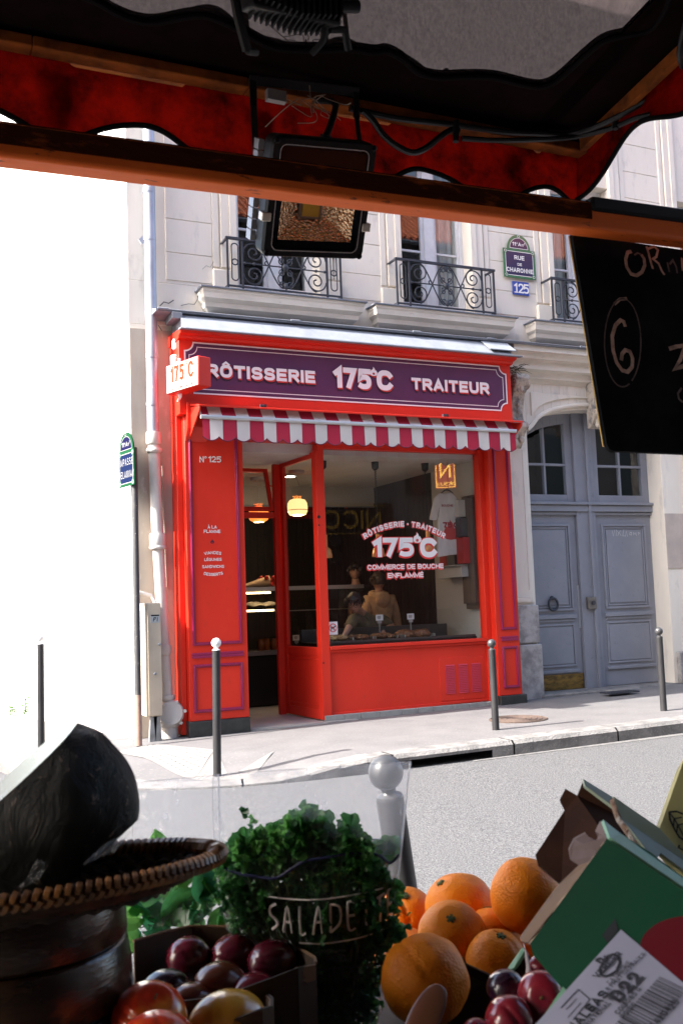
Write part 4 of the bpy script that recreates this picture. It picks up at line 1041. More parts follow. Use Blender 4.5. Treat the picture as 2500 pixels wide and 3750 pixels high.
# ------------------------------------------------------------------ awning
HY = 10.40
xh0, xh1 = Pt(728,1480,HY).x, Pt(1914,1541,HY).x; zhd = Pt(1914,1541,HY).z
AW = thing('shop_awning', 'short red and white striped awning with a scalloped valance above the shop window', 'awning', ((xh0+xh1)/2, HY, zhd))
mb = MB()
mb.prism([(xh0,HY,zhd),(xh0,HY,zhd-.022),(xh0,YF,zhd+.055),(xh0,YF,zhd+.08)], (xh1-xh0,0,0))
for x in (xh0+.004, xh1-.024): mb.prism([(x,HY+.005,zhd-.022),(x,HY+.01,zhd-.06),(x,YF+.05,zhd-.32),(x,YF+.05,zhd+.05)], (.02,0,0))
mb.build('hood', M_red, AW, bev=.003)
xb0, xb1 = Pt(741,1521,HY+.02).x, Pt(1886,1580,HY+.02).x; zb_ = Pt(1300,1552,HY+.02).z; BY = HY+.02
M_alu = mat('aluminium_bar', (.55,.56,.58), .4, (.45,.46,.47), 12, metal=.5, stretch=(.3,1,1))
mb = MB(); mb.tube([(xb0-.02,BY,zb_),(xb1+.01,BY,zb_)], .022, 12); mb.tube([(xb0-.02,BY-.012,zb_+.014),(xb1+.01,BY-.012,zb_+.014)], .009, 8); mb.build('front_bar', M_alu, AW)
def stripes_mat(name):
    m = mat(name, (.7,.69,.67), .85); t_ = m.node_tree; b = t_.nodes['Principled BSDF']
    tc = nd(t_, 'ShaderNodeTexCoord'); sp = nd(t_, 'ShaderNodeSeparateXYZ'); t_.links.new(tc.outputs['Object'], sp.inputs[0])
    W = (xb1-xb0)/26
    a = nd(t_, 'ShaderNodeMath', operation='ADD'); a.inputs[1].default_value = -xb0+W*.5; t_.links.new(sp.outputs[0], a.inputs[0])
    d = nd(t_, 'ShaderNodeMath', operation='DIVIDE'); d.inputs[1].default_value = 2*W; t_.links.new(a.outputs[0], d.inputs[0])
    f = nd(t_, 'ShaderNodeMath', operation='FRACT'); t_.links.new(d.outputs[0], f.inputs[0])
    r = nd(t_, 'ShaderNodeValToRGB'); r.color_ramp.interpolation = 'CONSTANT'; e = r.color_ramp.elements
    e[0].position = 0; e[0].color = (.42,.018,.055,1); e[1].position = .485; e[1].color = (.16,.01,.04,1)
    k = e.new(.505); k.color = (.68,.67,.65,1); k = e.new(.985); k.color = (.16,.01,.04,1)
    t_.links.new(f.outputs[0], r.inputs[0]); t_.links.new(r.outputs[0], b.inputs['Base Color'])
    # a little light through the cloth
    out = [n for n in t_.nodes if n.type == 'OUTPUT_MATERIAL'][0]
    tl_ = nd(t_, 'ShaderNodeBsdfTranslucent'); t_.links.new(r.outputs[0], tl_.inputs[0]); mx = nd(t_, 'ShaderNodeMixShader'); mx.inputs[0].default_value = .3
    t_.links.new(b.outputs[0], mx.inputs[1]); t_.links.new(tl_.outputs[0], mx.inputs[2]); t_.links.new(mx.outputs[0], out.inputs[0])
    return m
M_str = stripes_mat('striped_canvas')
zv = Pt(745,1612,BY).z
mb = MB(); NX = 528; NS = 22
def wav(u): return .010*math.sin(u*83)+.006*math.sin(u*29+1)
def val(u, v):
    x = xb0+(xb1-xb0)*u; sc = abs(math.sin(math.pi*(u*NS+.0)))**.75
    zbm = zv+.045-.045*sc
    z = (zb_-.02)*(1-v)+zbm*v
    return V((x, BY+.004-(v*.6)*wav(u)-.004*v, z))
mb.grid(val, NX, 6); mb.build('valance', M_str, AW, smooth=180)
mb = MB(); mb.grid(lambda u, v: V((xb0+(xb1-xb0)*u, BY+(.11)*v, zb_+.01+.135*v-.008*math.sin(v*3.14))), 60, 5); mb.build('canvas', M_str, AW, smooth=180)
mb = MB(); mb.tube([val(k/NX,1) for k in range(NX+1)], .0065, 6); mb.build('piping', mat('maroon_piping', (.12,.008,.03), .7), AW)
mb = MB(); mb.tube([(xh0+.05,YF-.1,zhd-.02),(xh1-.05,YF-.1,zhd-.02)], .045, 10); mb.build('roller', M_alu, AW)
for px, py in ((963,1488),(1630,1523)):
    m = MB(); c = Pt(px,py,HY+.06); m.box(c.x-.035, c.x+.035, c.y-.02, c.y+.02, zhd+.012, zhd+.045); m.lathe([(.012,0),(.012,.01),(0,.012)], (c.x,c.y-.02,zhd+.03), 8, (0,-1,0)); m.build('hood_clip', M_iron, AW)
# tuft of weeds growing by the cornice end

mb = MB()
for k in range(34):
    a = R(random.uniform(-70,40)); l = random.uniform(.10,.24); b0 = V((7.45+random.uniform(-.02,.1),10.85+random.uniform(-.12,.2),4.44+random.uniform(-.05,.03))); dd = V((math.cos(a)*.8,random.uniform(-.7,.3),math.sin(a)*.6))*l
    mb.tube([b0, b0+dd*.5+V((0,0,.02)), b0+dd], [.006,.005,.001], 4)
tag(mb.build('weed_tuft', mat('dry_weed', (.045,.045,.03), .9), None), 'dark dry tuft of weeds growing between the shop cornice and the stone console', 'plant')

# ------------------------------------------------------------------ projecting sign box, lamp and camera over it
YS = 10.78
pa, pb_, pc = (605,1362), (725,1296), (770,1302)
B = thing('projecting_sign', 'white lightbox sign with red sides reading 175 C, projecting from the shopfront by the drainpipe', 'sign', (3.0,10.7,3.9))
fx = V((math.cos(R(-38)), math.sin(R(-38)), 0))
o = Pf(668, 1378, 10.95); hw_, hh_ = .355, .215
bn = fx.cross(UZ)
fx = V((0.80,-.60,0)).normalized(); bn = fx.cross(UZ)
fl, fr_ = Pf(609,1400,11.15), Pf(727,1370,10.72)
fx = V((fr_.x-fl.x, fr_.y-fl.y, 0)); hw_ = fx.length/2; fx = fx.normalized(); bn = fx.cross(UZ); o = (fl+fr_)/2; zt_ = Pf(725,1298,10.72).z; zb2 = Pf(725,1411,10.72).z; o.z = (zt_+zb2)/2; hh_ = (zt_-zb2)/2
mb = MB(); mb.obox(o-bn*.085, fx*hw_, UZ*hh_, bn*.084); mb.build('box', M_red, B, bev=.012)
mb = MB(); mb.obox(o+bn*.001, fx*(hw_-.012), UZ*(hh_-.012), bn*.003); mb.build('face', mat('white_acrylic', (.45,.435,.41), .6), B)
mb = MB(); hs = hw_/.36
text(mb, '175', o+bn*.006-fx*hw_*.28-UZ*.05, fx, UZ, .18, .19, fitx('175', .19, hw_*.84, .18, .06), .06); text(mb, 'C', o+bn*.006+fx*hw_*.56-UZ*.05, fx, UZ, .18, .19, fitx('C', .19, hw_*.34, .18, .06))
stroke(mb, [(hw_*.29+.016*hs*math.cos(a),.125+.022*math.sin(a)) for a in [2*math.pi*k/10 for k in range(10)]], .012, o+bn*.006, fx, UZ, closed=True)
mb.build('lettering', mat('orange_vinyl', (.17,.032,.007), .7, spec=.1), B, smooth=0)
mb = MB(); text(mb, 'ROTISSERIE TRAITEUR', o+bn*.006-UZ*.145, fx, UZ, .036, .16, .60*hs, .1, slant=.15); mb.build('small_lettering', mat('brown_vinyl', (.10,.04,.03), .5), B, smooth=0)
mb = MB(); w0 = o-fx*hw_*.55-bn*.09; mb.tube([w0-UZ*(hh_+.0), w0-UZ*(hh_+.03), V((3.0,YW-.2,o.z-hh_-.04))], .018, 8); mb.tube([w0+UZ*hh_, w0+UZ*(hh_+.07)], .018, 8); mb.tube([w0+UZ*(hh_+.05), V((3.0,YW-.1,o.z+hh_+.05))], .018, 8)
mb.build('bracket', M_wht, B)
c = Pf(643,1262,11.42)
t = thing('security_camera', 'small white rounded camera fixed above the projecting sign', 'camera', c)
mb = MB(); mb.lathe([(0,0),(.03,0),(.042,.012),(.042,.10),(.03,.125),(0,.125)], c-UZ*.06, 16); mb.build('housing', M_wht, t)
mb = MB(); mb.lathe([(.045,0),(.05,.01),(.05,.12),(.03,.14),(0,.14)], c+V((-.015,.0,-.26)), 16); mb.build('junction_box', M_wht, t)
mb = MB(); mb.tube([c+V((-.06,-.02,-.16)), c+V((0,-.055,-.17)), c+V((.05,-.02,-.155))], .008, 6); mb.tube([c+V((0,.0,-.07)), c+V((0,.2,-.02))], .012, 6); mb.build('strap', M_wht, t)

# ------------------------------------------------------------------ drainpipe, meter box, stub pipe at the corner
M_zpipe = mat('zinc_pipe', (.42,.46,.54), .42, (.30,.33,.39), 6, .4, .65, metal=.35, stretch=(1,1,.3), col3=(.62,.62,.62), v3=20, lo3=.62, hi3=.7)
M_cast = mat('painted_cast_pipe', (.58,.55,.52), .6, (.48,.44,.40), 5, .4, .68, stretch=(1,1,.4), col3=(.33,.28,.24), v3=14, lo3=.68, hi3=.78)
YQ = 11.05
def pp(px, py): return Pt(px, py, YQ)
A_ = [pp(543,300), pp(546,700), pp(561,1600)]; Bq = [pp(562,1600), pp(577,1975)]; Cq = [pp(577,1975), pp(600,2360)]; Dq = [pp(600,2360), pp(614,2570)]
t = thing('drainpipe', 'tall drainpipe on the building corner, grey zinc above and cream cast iron below', 'drainpipe', (A_[0].x,YQ,0))
mb = MB(); mb.tube([A_[0]+V((-.01,0,3.5))]+A_, .068, 16); up_ = mb.build('zinc_pipe', M_zpipe, t)
for px, py in ((545,700),(548,875),(556,1305),(558,1480)):
    mb = MB(); c = pp(px,py); mb.tube([c-UZ*.02, c+UZ*.02], .074, 14); mb.tube([c, c+V((.05,.18,0))], .01, 6); mb.build('bracket', M_zpipe, t)
mb = MB(); c = pp(550,880); mb.prism([c+V((-.09,0,.05)),c+V((-.13,.0,0)),c+V((-.10,.0,-.05)),c+V((-.07,0,-.03))], (0,.03,0))
mb.build('wall_hook', M_zpipe, t)
mb = MB(); mb.tube(Bq, .066, 16); mb.tube(Cq, .064, 16); mb.tube(Dq, .064, 16); mb.build('cast_pipe', M_cast, t)
for (px, py, l, r) in ((562,1605,.14,.085),(565,1650,.05,.09),(577,1980,.16,.09),(578,2005,.04,.097),(601,2380,.11,.082),(613,2555,.06,.085)):
    m = MB(); c = pp(px,py); m.lathe([(r*.9,-l/2),(r,-l/2+.015),(r,l/2-.02),(r*.94,l/2)], c, 18); m.build('collar', M_cast, t)
mb = MB(); c = pp(624,2612); c.y -= .05
mb.lathe([(.0,-.05),(.13,-.05),(.14,-.03),(.14,.05),(.125,.07),(0,.07)], c, 22, (-.35,-1,.15))
for k in range(6): a = R(60*k+10); q = c+V((math.cos(a)*.135,-.05-.03*math.cos(a),math.sin(a)*.135)); mb.lathe([(.02,-.02),(.02,.02)], q, 6, (-.35,-1,.15))
mb.build('access_cover', M_cast, t)
mb = MB(); c = pp(618,2650); mb.lathe([(.10,-.14),(.098,0.0),(.115,.02),(.115,.06),(.09,.075)], V((c.x,c.y-.02,.11)), 18); mb.build('pipe_foot', M_cast, t)
for k in range(1):
    m = MB(); a = pp(593,1700); b = pp(610,2150); m.tube([a+V((.03,.12,0)), b+V((.03,.12,0))], .012, 8); m.build('thin_conduit', M_beige, t)
t = thing('meter_box', 'tall cream metal meter cabinet on short legs beside the drainpipe', 'cabinet', (2.72,10.85,0))
x0, x1 = Pt(532,2400,10.82).x, Pt(589,2400,10.82).x; z0, z1 = Pt(560,2625,10.82).z, Pt(560,2208,10.82).z
M_box = mat('cream_metal', (.50,.43,.34), .5, (.43,.365,.29), 3, .4, .7, col3=(.25,.19,.14), v3=30, lo3=.68, hi3=.74)
mb = MB(); mb.box(x0, x1, 10.82, 11.05, z0, z1); mb.build('cabinet', M_box, t, bev=.006)
mb = MB(); mb.box(x0+.03, x1+.004, 10.812, 10.821, z0+.01, z1-.01); mb.build('lid', M_box, t, bev=.002)
mb = MB(); c = Pt(568,2266,10.81); mb.box(c.x-.05, c.x+.05, 10.808, 10.813, c.z-.045, c.z+.045); pl2 = mb.build('label_plate', mat('steel_label', (.35,.38,.40), .4), t)
mb = MB(); o = V((c.x,10.8075,c.z)); stroke(mb, [(-.045,.035),(.045,.035)], .016, o, UX, UZ); stroke(mb, [(-.02,-.03),(-.015,.01),(.005,.012),(0,-.005),(-.015,-.008)], .008, o, UX, UZ); stroke(mb, [(.025,.015),(.022,-.03)], .008, o, UX, UZ); mb.build('mark', M_dark, pl2, smooth=0)
mb = MB(); 
for px, py in ((584,2360),(568,2468)): q = Pt(px,py,10.81); mb.lathe([(.016,0),(.014,.012),(0,.014)], (q.x,10.812,q.z), 10, (0,-1,0))
mb.build('lock', M_zinc, t)
mb = MB()
for xx, l in ((x0+.07,-.02),(x1-.03,.02)): mb.prism([(xx-.04,10.83,-.02),(xx+.03,10.83,-.02),(xx+.03-l,10.83,z0),(xx-.04-l,10.83,z0)], (0,.05,0))
mb.build('leg', mat('galvanised_leg', (.25,.26,.27), .6, (.18,.18,.18), 12), t)
mb = MB(); xx = (x0+x1)/2+.01; mb.tube([(xx,10.90,-.02),(xx-.01,10.90,z0+.03)], .035, 10); mb.build('conduit', M_box, t)
mb = MB(); mb.tube([(x1-.02,10.95,z1),(x1-.06,10.97,z1+.08),(x1-.22,10.98,z1+.13)], .022, 8); mb.build('cable_sleeve', M_cast, t)

# ------------------------------------------------------------------ bollards
M_bol = mat('bollard_grey', (.022,.022,.024), .5, (.034,.034,.036), 8, .4, .7, spec=.3, col3=(.22,.22,.23), v3=38, lo3=.69, hi3=.72, stretch=(1,1,.45))
M_ballg = mat('bollard_ball_grey', (.035,.036,.038), .35, (.055,.056,.06), 10, .4, .7)
def bollard(label, base, H, white, lean=(0,0), r=.0375, ball=.0455):
    t = thing('bollard', label, 'bollard', base, 'ball topped steel bollards along the pavement')
    b = V(base); top = b+V((lean[0],lean[1],H)); ax = (top-b).normalized()
    m = MB(); m.tube([b-ax*.1, top-ax*(2*ball+.022)], r, 18); m.build('post', M_bol, t)
    mt = M_wht if white else M_ballg
    m = MB(); m.lathe([(r*.98,0),(r*.94,.007),(r*.60,.013),(r*.52,.018),(r*.6,.034)], top-ax*(2*ball+.022), 18, ax); m.build('neck', mt, t)
    m = MB(); m.ball(top-ax*ball, ball, 24, 16); m.build('ball', mt, t, smooth=180)
    return t
def base(px, py, z=None):
    p = Pz(px, py, 0); 
    for _ in range(4): p = Pz(px, py, pz(p.x, p.y))
    return p
b = base(795,2815); bollard('white ball topped bollard standing in front of the red pilaster', b, 1.18, True, (.02,0))
b = V((1.51,11.34,0)); bollard('white ball topped bollard in front of the sunlit white wall', b, 1.20, True, (.0,0))
b = base(1815,2674); bollard('all grey bollard standing in front of the vent louvres of the shop', b, .945, False)
b = base(2430,2604); bollard('all grey bollard standing in front of the blue grey carriage door', b, .945, False)
cb = Pf(1405,2832,2.68); b = Pf(1610,4120,2.72); b.z = gz(b.x); bollard('leaning grey bollard close by, its ball showing above the clear herb bags', b, cb.z+.0475-b.z, False, (cb.x-b.x, cb.y-b.y), ball=.0475)
# ------------------------------------------------------------------ inside the shop
M_ceil = mat('shop_ceiling_paint', (.48,.465,.445), .8, (.43,.415,.40), 2)
M_wood = mat('dark_plank_wall', (.022,.014,.011), .55, (.012,.008,.007), 4, .4, .65, stretch=(9,1,.6))
M_wtile = mat('shop_white_wall', (.34,.33,.32), .6)
M_steel = mat('brushed_steel', (.45,.45,.45), .3, metal=.8)
M_counter = mat('dark_counter', (.014,.013,.013), .35)
RM = thing('shop_interior', 'dim shop room with dark plank walls and a pale ceiling behind the window', 'room', (5.2,13,0))
RX0, RX1, RY0, RY1, RZ = 3.2, 7.20, YG+.12, 15.6, 3.24
mb = MB(); mb.box(RX0, RX1+.3, YG+.052, RY1, RZ, 3.62) ; mb.build('ceiling', M_ceil, RM)
mb = MB(); mb.box(RX0, RX1+.3, RY1, RY1+.06, 0, RZ)
for k in range(34): mb.box(RX0+.118*k, RX0+.118*k+.108, RY1-.012, RY1+.001, .9, 2.98)
mb.build('back_wall', M_wood, RM)
mb = MB(); mb.box(RX0, RX1+.3, 14.2, 14.24, 2.93, RZ-.001); mb.build('bulkhead', mat('grey_bulkhead', (.30,.29,.28), .8), RM)
mb = MB(); mb.tube([(4.4,14.18,2.93),(RX1,14.18,2.93)], .012, 6); mb.build('trim_strip', M_zinc, RM)
mb = MB(); mb.box(RX0-.05, RX0, YDR+.1, RY1, 0, RZ); mb.build('left_wall', M_wood, RM)
mb = MB(); mb.box(7.06, 7.12, YG+.06, 12.35, .05, RZ); mb.build('right_wall', M_wtile, RM)
mb = MB(); mb.box(7.06, 7.12, 12.35, RY1, 0, RZ)
for k in range(28): mb.box(7.048, 7.061, 12.37+.115*k, 12.37+.115*k+.105, .9, RZ-.25)
mb.build('plank_wall', M_wood, RM)
def onX(px, X): d = ray(px, 1900); return X/d.x*d.y
mb = MB(); mb.box(XM1, 7.06, YG+.02, YG+.06, .05, .86); mb.build('riser_back', M_counter, RM)
mb = MB(); ya, yb_ = onX(1742,7.02), onX(1697,7.02); mb.box(7.0, 7.055, ya, yb_, 1.28, 2.78); mb.box(6.96,7.0,yb_-.3,yb_,1.35,2.74); mb.build('wood_cupboard', mat('walnut_panel', (.085,.055,.042), .5, (.055,.036,.028), 3, stretch=(8,8,.5)), RM)
t = thing('product_shelf', 'rack of red and grey boxes behind the hanging white t-shirt', 'shelf', (6.95,12.2,1.2))
ys0, ys1 = onX(1702,6.95), onX(1612,6.95)
def sz(py): return Pt(1650,py,(ys0+ys1)/2).z
mb = MB(); mb.box(6.80,7.045,ys0,ys1,sz(2075),sz(2072)); mb.box(6.86,7.045,ys0,ys1,sz(2115),sz(2076)); mb.build('board', M_wtile, t)
for k, (pa, pb, p0y, p1y, c) in enumerate(((1612,1636,2070,2022,(.30,.02,.02)),(1638,1666,2070,2020,(.06,.06,.065)),(1676,1700,2068,1975,(.33,.02,.02)),(1672,1694,1972,1905,(.05,.05,.055)),(1676,1690,1900,1840,(.45,.43,.40)))):
    m = MB(); m.box(6.86, 7.04, onX(pb,6.9), onX(pa,6.9), sz(p0y), sz(p1y)); m.build('box', mat('carton_%d' % k, c, .5), t)
def pendant(label, px, py, Y, w, h, kind, group=None):
    c = Pt(px, py, Y); t = thing('pendant_lamp', label, 'lamp', c)
    col = (1.0,.50,.16) if kind == 'cream' else (1.0,.16,.02)
    r = w/2
    prof = [(r*.42,-h*.5),(r*.78,-h*.46),(r*.93,-h*.28),(r*.97,0),(r*.93,h*.25),(r*.75,h*.44),(r*.45,h*.5)]
    if kind == 'orange': prof = [(r*.50,-h*.5),(r*.85,-h*.36),(r*1.0,-h*.14),(r*.98,0.02*h),(r*.97,h*.08),(r*.85,h*.33),(r*.5,h*.48),(r*.4,h*.5)]
    m = MB(); m.lathe(prof, c, 28, caps=False)
    m.build('shade', mat('lit_glass_'+kind, (.85,.62,.34) if kind == 'cream' else (.8,.2,.05), .35, emit=(1.0,.60,.24) if kind == 'cream' else (1.0,.20,.035), es=.42 if kind == 'cream' else .34), t)
    pl_ = bpy.data.lights.new('pendant_bulb', 'POINT'); pl_.energy = 4.5; pl_.color = (1,.72,.42); pl_.shadow_soft_size = .08; po = bpy.data.objects.new('pendant_bulb', pl_); COL.objects.link(po); po.location = c-UZ*(h*.62); po.parent = t; po.matrix_parent_inverse = WM[t.name].inverted()
    m = MB(); m.lathe([(0,-h*.505),(r*.45,-h*.505)], c, 20, caps=False); m.build('bulb_opening', mat('lamp_glow_'+kind, (1,.8,.5), emit=(1.0,.72,.36), es=3.0), t)
    m = MB(); m.lathe([(r*1.0,-h*.20),(r*1.02,-h*.18),(r*1.0,-h*.16)], c, 28, caps=False); m.build('rim_line', mat('amber_line', (.3,.14,.04), .4), t)
    m = MB(); m.lathe([(r*.36,h*.48),(r*.36,h*.62),(r*.46,h*.66),(r*.46,h*.72),(.0,h*.72)], c, 20); m.build('cap', mat('lamp_cap_'+kind, (.55,.34,.20), .5), t)
    m = MB(); top = V((c.x,Y,RZ)); L_ = top.z-c.z-h*.7
    m.tube([V((c.x+.04*math.sin(k/14*math.pi*1.5)*(1 if kind == 'cream' else .12)-.0, Y, c.z+h*.7+L_*k/14)) for k in range(15)], .006, 6); m.build('cord', M_wtile, t)
    m = MB(); m.lathe([(.0,-.045),(.10,-.045),(.11,-.03),(.11,0)], top, 20); m.build('ceiling_rose', M_wtile, t)
pendant('orange glass pendant lamp seen through the doorway', 947, 1884, 13.3, .30, .22, 'orange')
pendant('cream glowing glass pendant lamp seen through the open door leaf', 1089, 1858, 12.5, .285, .225, 'cream')
M_cop = mat('brushed_copper', (.55,.26,.12), .35, metal=.6, emit=(1,.4,.1), es=.015)
M_cord = mat('black_cord', (.012,.012,.012), .6)
def heat_lamp(label, px, py, Y, cord_px):
    c = Pt(px, py, Y); t = thing('heat_lamp', label, 'lamp', c, 'copper heat lamps on coiled cords over the counter')
    m = MB(); m.lathe([(.085,-.075),(.085,-.05),(.07,.03),(.035,.062),(.028,.07),(.028,.22),(0,.225)], c, 20, caps=False); m.build('shade', M_cop, t)
    m = MB(); zt = RZ; n = 420; z0 = c.z+.22
    m.tube([(c.x+.012*math.cos(k*.62), Y+.012*math.sin(k*.62), z0+(zt-z0)*k/n) for k in range(n+1)], .004, 4); m.build('coiled_cord', M_cord, t)
    m = MB(); m.lathe([(.02,-.11),(.045,-.085),(.05,0)], (c.x,Y,zt), 16); m.build('ceiling_cup', M_cord, t)
c = Pt(1064,1717,12.9); t = thing('ceiling_light', 'small lit white light fitting on the shop ceiling above the cream lamp', 'ceiling light', (c.x,12.9,RZ))
mb = MB(); mb.box(c.x-.08,c.x+.06,12.83,12.97,RZ-.03,RZ-.001); mb.build('frame', M_wtile, t)
mb = MB(); mb.box(c.x-.07,c.x+.05,12.84,12.96,RZ-.034,RZ-.0305); mb.build('diffuser', mat('lit_diffuser', (1,.95,.85), emit=(1,.9,.75), es=6), t)
heat_lamp('copper heat lamp behind the start of the window lettering', 1385, 2018, 11.55, 1367)
heat_lamp('copper heat lamp behind the round C of the window lettering', 1568, 2000, 11.55, 1555)
heat_lamp('copper heat lamp partly hidden by the window mullion', 1192, 2022, 11.6, 1192)
# shelf goods
t = thing('wall_shelf', 'long dark shelf high on the back wall crowded with bottles', 'shelf', (5.4,15.3,2.2))
YB = 15.3
zs_ = Pt(1300,1868,YB).z
mb = MB(); mb.box(4.3, 7.0, YB-.18, YB+.22, zs_-.03, zs_); mb.build('board', M_counter, t)
M_btl = mat('dark_bottle_glass', (.012,.014,.010), .15); M_foil = mat('bottle_label', (.30,.28,.25), .5)
goods = 'bottles crowded on the high shelf'
def shelf_item(name, label, cat, px, prof, m_, grp=None, n=14):
    c = Pt(px, 1868, YB); k = MB(); k.lathe(prof, (c.x, YB, zs_), n); o = k.build(name, m_, None); tag(o, label, cat, grp); return o, c
for i, px in enumerate((1195,1212,1228,1252,1290,1302,1316,1332,1344,1500,1512,1526)):
    hgt = .30+.05*((i*7) % 4)/3
    o, c = shelf_item('bottle', ('dark bottle with a pale label on the crowded high shelf' if i % 2 else 'plain dark bottle on the crowded high shelf'), 'bottle', px, [(0,0),(.042,0),(.044,.02),(.044,hgt*.6),(.016,hgt*.78),(.016,hgt),(0,hgt)], M_btl, goods)
    o['group'] = goods
    if i % 2: k = MB(); k.lathe([(.045,hgt*.2),(.045,hgt*.45)], (c.x,YB,zs_), 14, caps=False); k.build('label', M_foil, o)
shelf_item('thermos', 'orange red thermos flask on the high shelf', 'flask', 1275, [(0,0),(.075,0),(.075,.38),(.06,.41),(.06,.46),(0,.46)], mat('orange_enamel', (.50,.07,.02), .4))
shelf_item('storage_jar', 'small dark orange jar on the high shelf left of the bowl', 'jar', 1391, [(0,0),(.08,0),(.085,.2),(.06,.24),(0,.25)], mat('orange_jar', (.25,.06,.02), .4))
M_flor = mat('white_floral_enamel', (.62,.58,.54), .35, (.35,.04,.02), 22, .55, .6)
shelf_item('bowl', 'white enamel bowl with red flowers on the high shelf', 'bowl', 1441, [(0,0),(.09,0),(.15,.15),(.16,.16),(.15,.16),(0,.02)], M_flor, n=22)
o, c = shelf_item('pitcher', 'white coffee pitcher with red flowers on the high shelf', 'pitcher', 1483, [(0,0),(.10,0),(.10,.14),(.085,.17),(.10,.19),(.085,.36),(.08,.38),(0,.38)], M_flor, n=20)
k = MB(); k.tube([(c.x+.08,YB,zs_+.34),(c.x+.17,YB,zs_+.33),(c.x+.17,YB,zs_+.24),(c.x+.09,YB,zs_+.22)], .012, 6); k.build('handle', M_flor, o)
k = MB(); k.tube([(c.x-.07,YB,zs_+.28),(c.x-.13,YB,zs_+.37)], [.025,.015], 6); k.build('spout', M_flor, o)
for px, py, r in ((1223,1978,.10),(1226,2038,.11)):
    c = Pt(px, py, YB+.1); k = MB(); k.lathe([(0,0),(r,0),(r*1.05,.05),(r*1.0,.05)], c, 20, (0,-1,0)); k.tube([c+V((0,-.02,r)), c+V((0,-.02,r+.24))], .014, 6)
    tag(k.build('frying_pan', mat('black_pan_%d' % py, (.012,.012,.013), .35), None), 'black frying pan hanging on the planks, %s' % ('higher of the two' if py < 2000 else 'lower of the two'), 'pan')
# counter cases
t = thing('window_counter', 'dark refrigerated counter right behind the shop window', 'counter', (5.9,11.6,0))
mb = MB(); mb.box(XM1+.02, 6.95, YG+.10, 11.95, .1, .93); mb.build('body', M_counter, t)
mb = MB(); mb.box(XM1+.02, 6.95, 11.90, 11.97, .93, 1.09); mb.box(XM1+.02,6.95,YG+.12,YG+.15,.93,.955); mb.build('steel_edge', mat('dark_steel', (.10,.10,.10), .35, metal=.6), t)
mb = MB(); mb.face([(XM1+.02,11.5,1.02),(6.95,11.5,1.02),(6.95,11.75,1.29),(XM1+.02,11.75,1.29)]); mb.build('sneeze_glass', glass_mat('counter_glass', (.96,.97,.97), 1.4, mul=.8), t, smooth=0)
M_food = mat('roast_meat', (.20,.075,.025), .45, (.08,.03,.012), 30, .4, .6, bump=.6, bs=60, bd=.02, col3=(.42,.24,.08), v3=50, lo3=.58, hi3=.68)
M_pale = mat('gratin', (.42,.30,.14), .5, (.22,.12,.05), 40, .4, .6, bump=.6, bs=70, bd=.02)
for i, (px, wd, mm, nm, lb) in enumerate(((1235,.16,M_pale,'food_tray','tray of pale gratin under the reaching hand'),(1315,.14,M_food,'food_tray','tray of dark roast pieces in front of the olive shirt'),(1400,.16,M_food,'food_tray','tray of brown roast meat below the white price card'),(1522,.22,M_food,'food_tray','tray of golden roast chickens below the lone price card'))):
    c = Pt(px, 2362, 11.35); t = thing(nm, lb, 'food tray', (c.x,11.35,.935))
    m = MB(); m.box(c.x-wd, c.x+wd, 11.22, 11.52, .935, .95); m.box(c.x-wd, c.x-wd+.01, 11.22,11.52,.95,.99); m.box(c.x+wd-.01, c.x+wd, 11.22,11.52,.95,.99); m.build('tray', M_steel, t)
    m = MB(); rs = random.Random(i)
    for k in range(26 if i != 3 else 5):
        r = rs.uniform(.025,.045) if i != 3 else .085
        m.ball((c.x+rs.uniform(-wd+.05,wd-.05), 11.35+rs.uniform(-.07,.1), .975+rs.uniform(0,.02)), r, 10, 7, (1.2,1,.75), lambda d: 1+.25*mnoise.noise(d*2.5+V((k,0,0))))
    m.build('food', mm, t)
M_card = mat('price_card', (.72,.73,.76), .6)
for px, py, lb in ((1389,2262,'white price card in front of the olive sleeve'),(1503,2258,'white price card standing above the golden roast chickens'),(1257,2337,'white price card under the reaching forearm'),(1085,2336,'white price card behind the middle of the door glass'),(1151,2337,'white price card beside the door leaf edge')):
    Yc = 11.55 if px > 1200 else 13.0
    c = Pt(px, py, Yc); t = thing('price_card', lb, 'price card', c, 'white price cards along the counter')
    m = MB(); m.box(c.x-.052, c.x+.052, Yc, Yc+.004, c.z-.038, c.z+.038); m.build('card', M_card, t)
    m = MB()
    for q, ww in ((.016,.03),(.003,.034),(-.010,.028)): m.box(c.x-ww, c.x+ww*.6, Yc-.001, Yc-.0005, c.z+q-.003, c.z+q+.003)
    m.build('print', M_dark, t)
    m = MB(); m.tube([(c.x,Yc+.006,c.z-.03),(c.x,Yc+.006,min(c.z-.09,.97))], .008, 6); m.box(c.x-.025,c.x+.025,Yc-.01,Yc+.02,c.z-.075,c.z-.04); m.build('clip', M_wtile, t)
